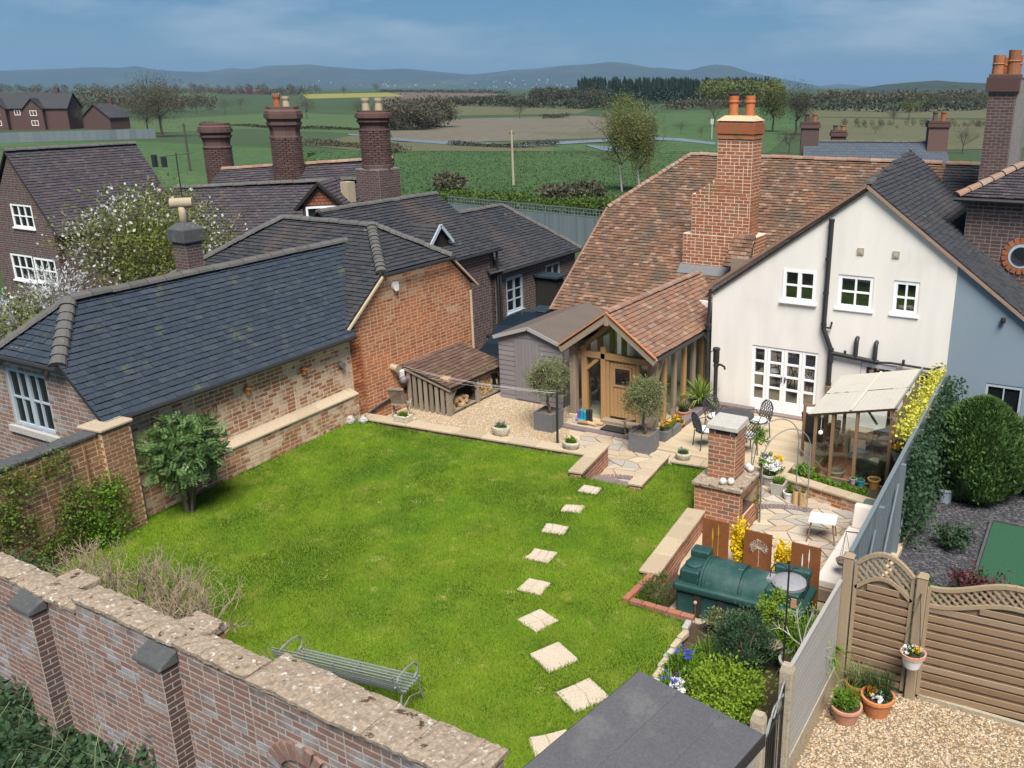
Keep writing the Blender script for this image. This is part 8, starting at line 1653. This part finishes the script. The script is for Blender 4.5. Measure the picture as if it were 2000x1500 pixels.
# ================================================================== distant houses, fence and hedges on the left
def brick_home(P, w_, d_, h, rz, lab, seed, gable=True):
    t = thing('brick_house', lab, 'house', P, rz)
    MB().b2((-w_/2, -d_/2, 0), (w_/2, d_/2, h)).prism([(-w_/2, -d_/2, h), (-w_/2, d_/2, h), (-w_/2, 0, h+d_*.38)], (w_, 0, 0)).build('wall', m_wall_far, t, local=True)
    for s in (-1, 1): MB().hexa([(-w_/2-.3, s*(d_/2+.3), h-.2), (w_/2+.3, s*(d_/2+.3), h-.2), (w_/2+.3, 0, h+d_*.38+.05), (-w_/2-.3, 0, h+d_*.38+.05), (-w_/2-.3, s*(d_/2+.3), h-.02), (w_/2+.3, s*(d_/2+.3), h-.02), (w_/2+.3, 0, h+d_*.38+.22), (-w_/2-.3, 0, h+d_*.38+.22)]).build('roof', m_tile_dark, t, local=True)
    if gable:
        for gx in (-w_*.32, w_*.12):
            MB().prism([(gx-1.9, -d_/2-1.2, 0), (gx+1.9, -d_/2-1.2, 0), (gx+1.9, -d_/2-1.2, h), (gx, -d_/2-1.2, h+1.9), (gx-1.9, -d_/2-1.2, h)], (0, d_*.6, 0)).build('gable', m_wall_far, t, local=True)
            for s in (-1, 1): MB().hexa([(gx+s*2.1, -d_/2-1.5, h-.25), (gx, -d_/2-1.5, h+1.95), (gx, 0, h+1.95), (gx+s*2.1, 0, h-.25), (gx+s*2.1, -d_/2-1.5, h-.1), (gx, -d_/2-1.5, h+2.1), (gx, 0, h+2.1), (gx+s*2.1, 0, h-.1)]).build('roof', m_tile_dark, t, local=True)
            for z in (.9, h-1.6): window(t, WM[t] @ Vector((gx-.7, -d_/2-1.21, z)), WM[t].to_3x3() @ Vector((1, 0, 0)), WM[t].to_3x3() @ Vector((0, -1, 0)), 1.4, 1.1, 2, 1, .1, .08, proud=.03, gl=m_glass2, sill=False)
        window(t, WM[t] @ Vector((-w_*.1-.6, -d_/2-.01, h-1.5)), WM[t].to_3x3() @ Vector((1, 0, 0)), WM[t].to_3x3() @ Vector((0, -1, 0)), 1.2, 1.1, 2, 1, .1, .08, proud=.03, gl=m_glass2, sill=False)
    MB().b2((w_*.3, -.4, h+d_*.2), (w_*.3+.8, .4, h+d_*.38+1.2)).build('chimney', m_wall_far, t, local=True)
rzc = math.atan2(RT[1], RT[0])+.15
hz = DT(75, 262, 205); hz[2] = -1.2; brick_home(hz, 17, 8, 4.6, rzc, 'red brick house with twin gables beyond the far garden fence', 1)
hz = DT(212, 258, 205); hz[2] = -1.2; brick_home(hz, 6, 7, 2.6, rzc+1.2, 'small brick garage with steep roof beside the twin gabled house', 2, False)
ff = thing('far_fence', 'long grey panel fence in front of the distant brick houses', 'fence', G(150, 272, GZ)); p0, p1 = G(-20, 280, GZ), G(305, 270, GZ); 
for i in range(24):
    a_, b_ = p0+(p1-p0)*i/24, p0+(p1-p0)*(i+.97)/24; MB().beam(a_+ZW*.85, b_+ZW*.85, .06, 1.7).build('panel', m_bluefence, ff)
def hedge(name, label, pts, n, h, wd, m_, seed, size=.3, group='hedges across the fields', zoff=0.0):
    """long hedge following ground points"""
    n *= 3; g = np.random.default_rng(seed); P = np.array([A3(*p) for p in pts]); sl = np.linalg.norm(np.diff(P, axis=0), axis=1); cum = np.concatenate([[0], np.cumsum(sl)]); s = g.random(n)*cum[-1]
    B = np.stack([np.interp(s, cum, P[:, k]) for k in range(3)], 1); hv = h*(.65+.35*np.sin(s*.25+seed)*np.sin(s*.11)+.15*g.random(n)); B[:, :2] += g.normal(size=(n, 2))*wd*.4; B[:, 2] += hv*np.sqrt(g.random(n))
    n_ = n; sz = size*.55*(.5+g.random(n)); t = single(name, MB().quads(leaf_quads(B, g.normal(size=(n, 3))+ZW*.4, g.normal(size=(n, 3))+ZW*.4, sz, sz*.8)), m_, label, 'hedge', P[0], group); return t
def hg(pts, *a, **k): return hedge('hedge', k.pop('lab', 'dark hedgerow running between the distant fields'), [G(u, v, GZ) for u, v in pts], *a, **k)
hg([(395, 243), (480, 247), (540, 252)], 500, .7, .6, m_treed, 1, .5); hg([(560, 252), (720, 255)], 500, .7, .6, m_treed, 12, .5)
hg([(600, 284), (700, 288), (780, 300)], 900, 1.2, 2.0, m_treeb, 2, .5, lab='scrubby hedge on the marsh before the green meadow'); hg([(880, 284), (1010, 290), (1090, 286)], 700, .9, 1.2, m_treed, 3, .4, lab='low scrub along the flooded ditch')
hg([(100, 192), (280, 186), (430, 184)], 1200, 6, 6, m_treeb, 4, 2.2, lab='line of trees on the far left fields'); hg([(0, 166), (200, 167)], 900, 7, 10, m_treed, 5, 4, lab='far dark hedge below the hills'); hg([(430, 184), (600, 186)], 900, 6, 8, m_treeb, 6, 2.4, lab='tree line near the distant farm')
hg([(760, 210), (880, 205), (1020, 196)], 1000, 4, 5, m_treeb, 7, 1.8, lab='hedge below the ploughed field'); hg([(880, 206), (1180, 214), (1260, 216)], 1500, 4.5, 5, m_treed, 8, 1.6, lab='hedge across the middle of the plain'); hg([(740, 180), (990, 183)], 800, 4, 6, m_treed, 9, 3, lab='hedge along the top of the ploughed field')
hg([(1060, 232), (1110, 230)], 200, 1.6, 1.5, m_treed, 10, .7); hg([(1560, 214), (1760, 220), (2000, 212)], 1000, 3.5, 4, m_treed, 14, 1.6, lab='hedge behind the slate cottage meadow'); hg([(1560, 206), (1800, 203), (2000, 200)], 1400, 7, 8, m_treeb, 15, 2.4, lab='belt of trees below the wooded hill'); hg([(1300, 214), (1560, 208)], 1100, 4, 5, m_treeb, 16, 1.6, lab='hedge before the fir wood')
# thicket in the middle field
for i, (u, v, hh, w_) in enumerate([(775, 254, 6, 6), (800, 253, 7, 7), (830, 250, 6.5, 7), (855, 248, 7, 5)]):
    P = G(u, v, GZ); bush('thicket', 'grey-green thicket at the stubble field, '+('beside the tall ornate stack', 'second from the tall ornate stack', 'third from the tall ornate stack', 'farthest from the tall ornate stack')[i], 'thicket', (P[0], P[1], GZ+hh*.48), (w_, w_, hh*.52), 3200, .5, m_treeb, 200+i, 'thicket by the stubble field', False, 40, zb=GZ)
# individual trees on the plain: (u, v of foot, height px, half width px, material, label)
TR = [(318, 268, 120, 62, m_treeb, 'tall bare poplar-like tree behind the far fence'), (290, 262, 80, 40, m_treeb, 'lower bare tree beside the tall poplar-like tree'), (440, 222, 32, 22, m_treeb, 'bare round tree right of the far houses'), (385, 222, 40, 30, m_treed, 'dark bush-like tree below the left hills'), (470, 215, 26, 26, m_treed, 'dark spreading tree in the left fields'),
      (600, 232, 45, 24, m_treeb, 'bare tree behind the middle ornate stack'), (700, 232, 40, 22, m_treeb, 'bare tree left of the tall ornate stack'), (1015, 232, 34, 17, m_treed, 'lone dark tree on the stubble field'), (735, 182, 20, 12, m_tree, 'round green tree on the skyline'), (672, 186, 18, 8, m_treed, 'small dark tree on the yellow field'), (625, 184, 16, 9, m_treed, 'small bare tree on the yellow field'),
      (940, 184, 12, 10, m_treed, 'small tree at the end of the ploughed field'), (1050, 200, 22, 24, m_treed, 'dark tree before the conifer wood'), (1395, 248, 58, 40, m_treeb, 'grey budding willow left of the big chimney'), (1440, 240, 30, 25, m_tree, 'green bush left of the big chimney'), (1508, 258, 92, 32, m_tree, 'bright green tree right of the big chimney'), (1555, 264, 96, 42, m_treed, 'spreading bare oak right of the big chimney'), (1540, 300, 55, 38, m_treeb, 'willow scrub behind the tiled ridge'),
      (1775, 234, 48, 30, m_tree, 'round green tree behind the slate cottage'), (1745, 242, 30, 16, m_treed, 'small dark tree beside the round green one'), (1815, 214, 24, 20, m_tree, 'green bush beyond the slate cottage'), (1640, 218, 40, 38, m_treed, 'dark wooded clump left of the hill'), (1880, 300, 56, 36, m_treeb, 'pale scrub tree beside the right-hand chimney'), (1710, 262, 20, 14, m_treeb, 'small bush in the marsh field'), (1330, 262, 26, 26, m_treed, 'dark scrub beside the flood water'), (1370, 268, 22, 20, m_treeb, 'pale blackthorn scrub by the flood water'), (170, 252, 46, 26, m_treeb, 'small leafy tree before the far brick houses'), (60, 215, 30, 40, m_tree, 'yellow-green willow behind the far brick houses')]
for i, (u, v, hp_, wp2, m_, lab) in enumerate(TR):
    P = G(u, v, GZ); t_ = (P-CP) @ F_; H = hp_/FPX*t_*1.02; r = wp2/FPX*t_
    bare = m_ in (m_treeb, m_treed)
    tree('field_tree', lab, P, H, r, m_, 400+i, 2600 if hp_ < 70 else 7000, H*.026 if not bare else H*.03, H*.022, m_twigd, depth=3, cz=.60, rz=H*.40, asp=.22 if bare else .6, clumps=110, shell=.15, spread=.34)
# birches by the back fence
for i, (u, v, hp_, wp2) in enumerate([(1215, 375, 185, 46), (1250, 378, 165, 40)]):
    P = G(u, v, GZ); t_ = (P-CP) @ F_; H = hp_/FPX*t_*1.03; r = wp2/FPX*t_
    t = tree('birch', ('tall silver birch with fine yellow-green leaves beyond the back fence', 'shorter birch beside the tall one beyond the back fence')[i], P, H, r, m_birch, 450+i, 15000, .15, .10, m_cement, depth=3, cz=.60, rz=H*.42, asp=.4, clumps=120, shell=.1, spread=.32, group='birches behind the back fence')
# conifer wood and woodland on the plain
def wood(name, label, us, n, vb, hp0, hp1, m_, seed, kind):
    g = np.random.default_rng(seed); mb = MB()
    for k in range(n):
        u = us[0]+(us[1]-us[0])*g.random(); v = vb+6*(g.random()-.5); P = G(u, v, GZ); t_ = (P-CP) @ F_; H = (hp0+(hp1-hp0)*g.random())/FPX*t_; q = 64 if kind == 'fir' else 150
        if kind == 'fir':
            z = g.random(q)**.8; a = g.random(q)*6.28; r = H*.16*(1-z)+.15; C_ = np.stack([P[0]+r*np.cos(a), P[1]+r*np.sin(a), P[2]+H*(.12+.85*z)], 1); D = np.stack([np.cos(a), np.sin(a), -.5+0*a], 1); s = H*.13*(1.15-z); mb.quads(leaf_quads(C_, D, g.normal(size=(q, 3))*.5+ZW, s, s*.7)); mb.quads(leaf_quads(np.repeat([P+ZW*H*.5], 3, 0), g.normal(size=(3, 3))*.05+ZW, g.normal(size=(3, 3)), np.full(3, H*.55), np.full(3, H*.16)))
        else:
            Q = g.normal(size=(q, 3)); Q /= np.linalg.norm(Q, axis=1)[:, None]; C_ = P+ZW*H*.58+Q*A3(H*.36, H*.36, H*.40)*(.5+.5*g.random((q, 1))); s = H*.085*(.6+.8*g.random(q)); mb.quads(leaf_quads(C_, g.normal(size=(q, 3)), Q+g.normal(size=(q, 3))*.4, s, s*.8))
    tag(mb.build(name, m_), label, 'wood', kind='stuff')
wood('fir_wood', 'dark conifer plantation on the plain below the hills', (1130, 1500), 420, 200, 36, 46, m_fir, 1, 'fir')
wood('woodland', 'brown budding woodland at the edge of the conifer plantation', (1040, 1180), 150, 203, 22, 34, m_treed, 2, 'b'); wood('woodland', 'pale green poplar wood in front of the conifers', (1375, 1520), 150, 206, 40, 52, m_tree, 3, 'b'); wood('woodland', 'mixed woodland at the foot of the right-hand hill', (1600, 2010), 320, 201, 12, 24, m_treeb, 4, 'b'); wood('woodland', 'scattered scrub along the marsh at the right', (1640, 2010), 60, 250, 8, 18, m_treeb, 5, 'b'); wood('woodland', 'tree belt on the skyline at the left', (0, 620), 130, 184, 10, 22, m_treeb, 6, 'b'); wood('woodland', 'woodland behind the left-hand brick houses', (0, 420), 110, 218, 20, 40, m_treeb, 7, 'b')
# farm on the skyline
for i, (u, v, w_, lab) in enumerate([(470, 183, 22, 'dark low barn on the skyline by the red roofed farm'), (505, 185, 26, 'red roofed farmhouse on the skyline'), (535, 184, 14, 'white farm shed on the skyline'), (1065, 203, 16, 'white farm building by the conifer wood')]):
    P = G(u, v, GZ); t = thing('farm_building', lab, 'farm building', P, rzc, 'farm buildings on the skyline'); MB().b2((-w_/2, -4, 0), (w_/2, 4, 3.2)).build('wall', m_farw if 'white' in lab else m_wall_far, t, local=True); MB().prism([(-w_/2-.4, -4.4, 3.2), (-w_/2-.4, 4.4, 3.2), (-w_/2-.4, 0, 6)], (w_+.8, 0, 0)).build('roof', m_wall_far if 'red' in lab else m_tile_dark, t, local=True)
# telegraph poles
for i, (u, v, vt, lab) in enumerate([(1003, 362, 262, 'slim grey telegraph pole in the green meadow'), (1267, 350, 237, 'dark telegraph pole behind the half-hipped roof'), (372, 335, 248, 'leaning wooden pole beyond the gabled house')]):
    P = G(u, v, GZ); t_ = (P-CP) @ F_; H = (v-vt)/FPX*t_*1.04; t = thing('telegraph_pole', lab, 'pole', P, 0, 'telegraph poles'); MB().tube([P-ZW*.2, P+ZW*H], [.13, .10], 8).build('pole', m_conc if i == 0 else m_twigd, t); MB().box(P+ZW*(H-.3), (.5, .12, .12), YAW).build('crossarm', m_twigd, t)
rs = thing('river_marker', 'white river marker post standing by the flood water', 'sign', G(1390, 272, GZ)); P = G(1390, 272, GZ); MB().tube([P, P+ZW*2.6], .10, 6).box(P+ZW*3.1, (.6, .1, .9), YAW).build('post', m_cement, rs)
# back fence with trellis, clipped hedges behind it
bfn = thing('back_fence', 'tall grey boarded fence with trellis top behind the low cottage', 'fence', G(1020, 470, 0)); a_, b_ = G(875, 396, .9), G(1205, 428, .9); a_[2] = b_[2] = -.9; n = 90
for i in range(n): c_ = a_+(b_-a_)*(i+.5)/n; MB().box(c_+ZW*.9, (np.linalg.norm(b_-a_)/n*.96, .03, 1.75), math.atan2(b_[1]-a_[1], b_[0]-a_[0])).build('board', m_bluefence, bfn)
MB().beam(a_+ZW*1.8, b_+ZW*1.8, .05, .05).beam(a_+ZW*2.2, b_+ZW*2.2, .05, .05).beam(a_+ZW*2.0, b_+ZW*2.0, .03, .03).build('rail', m_bluefence, bfn)
for i in range(60): c_ = a_+(b_-a_)*(i+.5)/60; MB().beam(c_+ZW*1.8, c_+ZW*2.2, .03, .03, up=(1, 0, 0)).build('trellis_bar', m_bluefence, bfn)
for i, (uu, lab) in enumerate([((870, 1010), 'clipped green hedge behind the back fence, left of the pole'), ((1060, 1190), 'clipped green hedge behind the back fence, right of the pole')]):
    q0, q1 = G(uu[0], 384 if i == 0 else 404, .3), G(uu[1], 392 if i == 0 else 410, .3); hedge('garden_hedge', lab, [(q0[0], q0[1], -1.2), (q1[0], q1[1], -1.2)], 4200, 2.6, 2.4, m_hedge, 30+i, .28, 'clipped hedges behind the back fence')
for i, (u, v, hp_, wp2, lab) in enumerate([(880, 372, 34, 34, 'round grey-green bush at the meadow edge'), (1090, 386, 26, 40, 'brown scrub behind the back fence'), (1150, 384, 30, 36, 'tangled scrub beside the clipped hedge')]):
    P = G(u, v, GZ); t_ = (P-CP) @ F_; H = hp_/FPX*t_; r = wp2/FPX*t_; bush('scrub', lab, 'shrub', (P[0], P[1], GZ+H*.5), (r, r, H*.5), 900, .35, m_treeb, 500+i, None, True, 40, zb=GZ)
# rough meadow tussocks beyond the fence
g = np.random.default_rng(21); n = 60000; uu = 560+900*g.random(n); vv = 296+110*g.random(n)**1.3; P = np.array([G(a, b, GZ+.05) for a, b in zip(uu, vv)]); s = .17*(.4+g.random(n)); tag(MB().quads(leaf_quads(P, g.normal(size=(n, 3))*.8+ZW*.4, g.normal(size=(n, 3)), s, s*.5)).build('meadow_grass', m_fgreen), 'rough tussocky meadow grass beyond the back fence', 'grass', kind='stuff')
# ================================================================== haze over the plain
HZ = True
if HZ:
    hm = bpy.data.materials.new('haze'); hm.use_nodes = True; t = hm.node_tree; t.nodes.clear(); o_ = nn(t, 'ShaderNodeOutputMaterial'); pv = nn(t, 'ShaderNodeVolumePrincipled'); pv.inputs['Color'].default_value = (.42, .68, 1.0, 1); pv.inputs['Density'].default_value = 0.00010; pv.inputs['Anisotropy'].default_value = .2; t.links.new(pv.outputs[0], o_.inputs['Volume'])
    hz_ = MB().b2((-17000, -3500, -60), (15000, 23000, 420)).build('haze', hm); hz_['kind'] = 'stuff'; hz_['label'] = 'thin blue haze over the plain and hills'
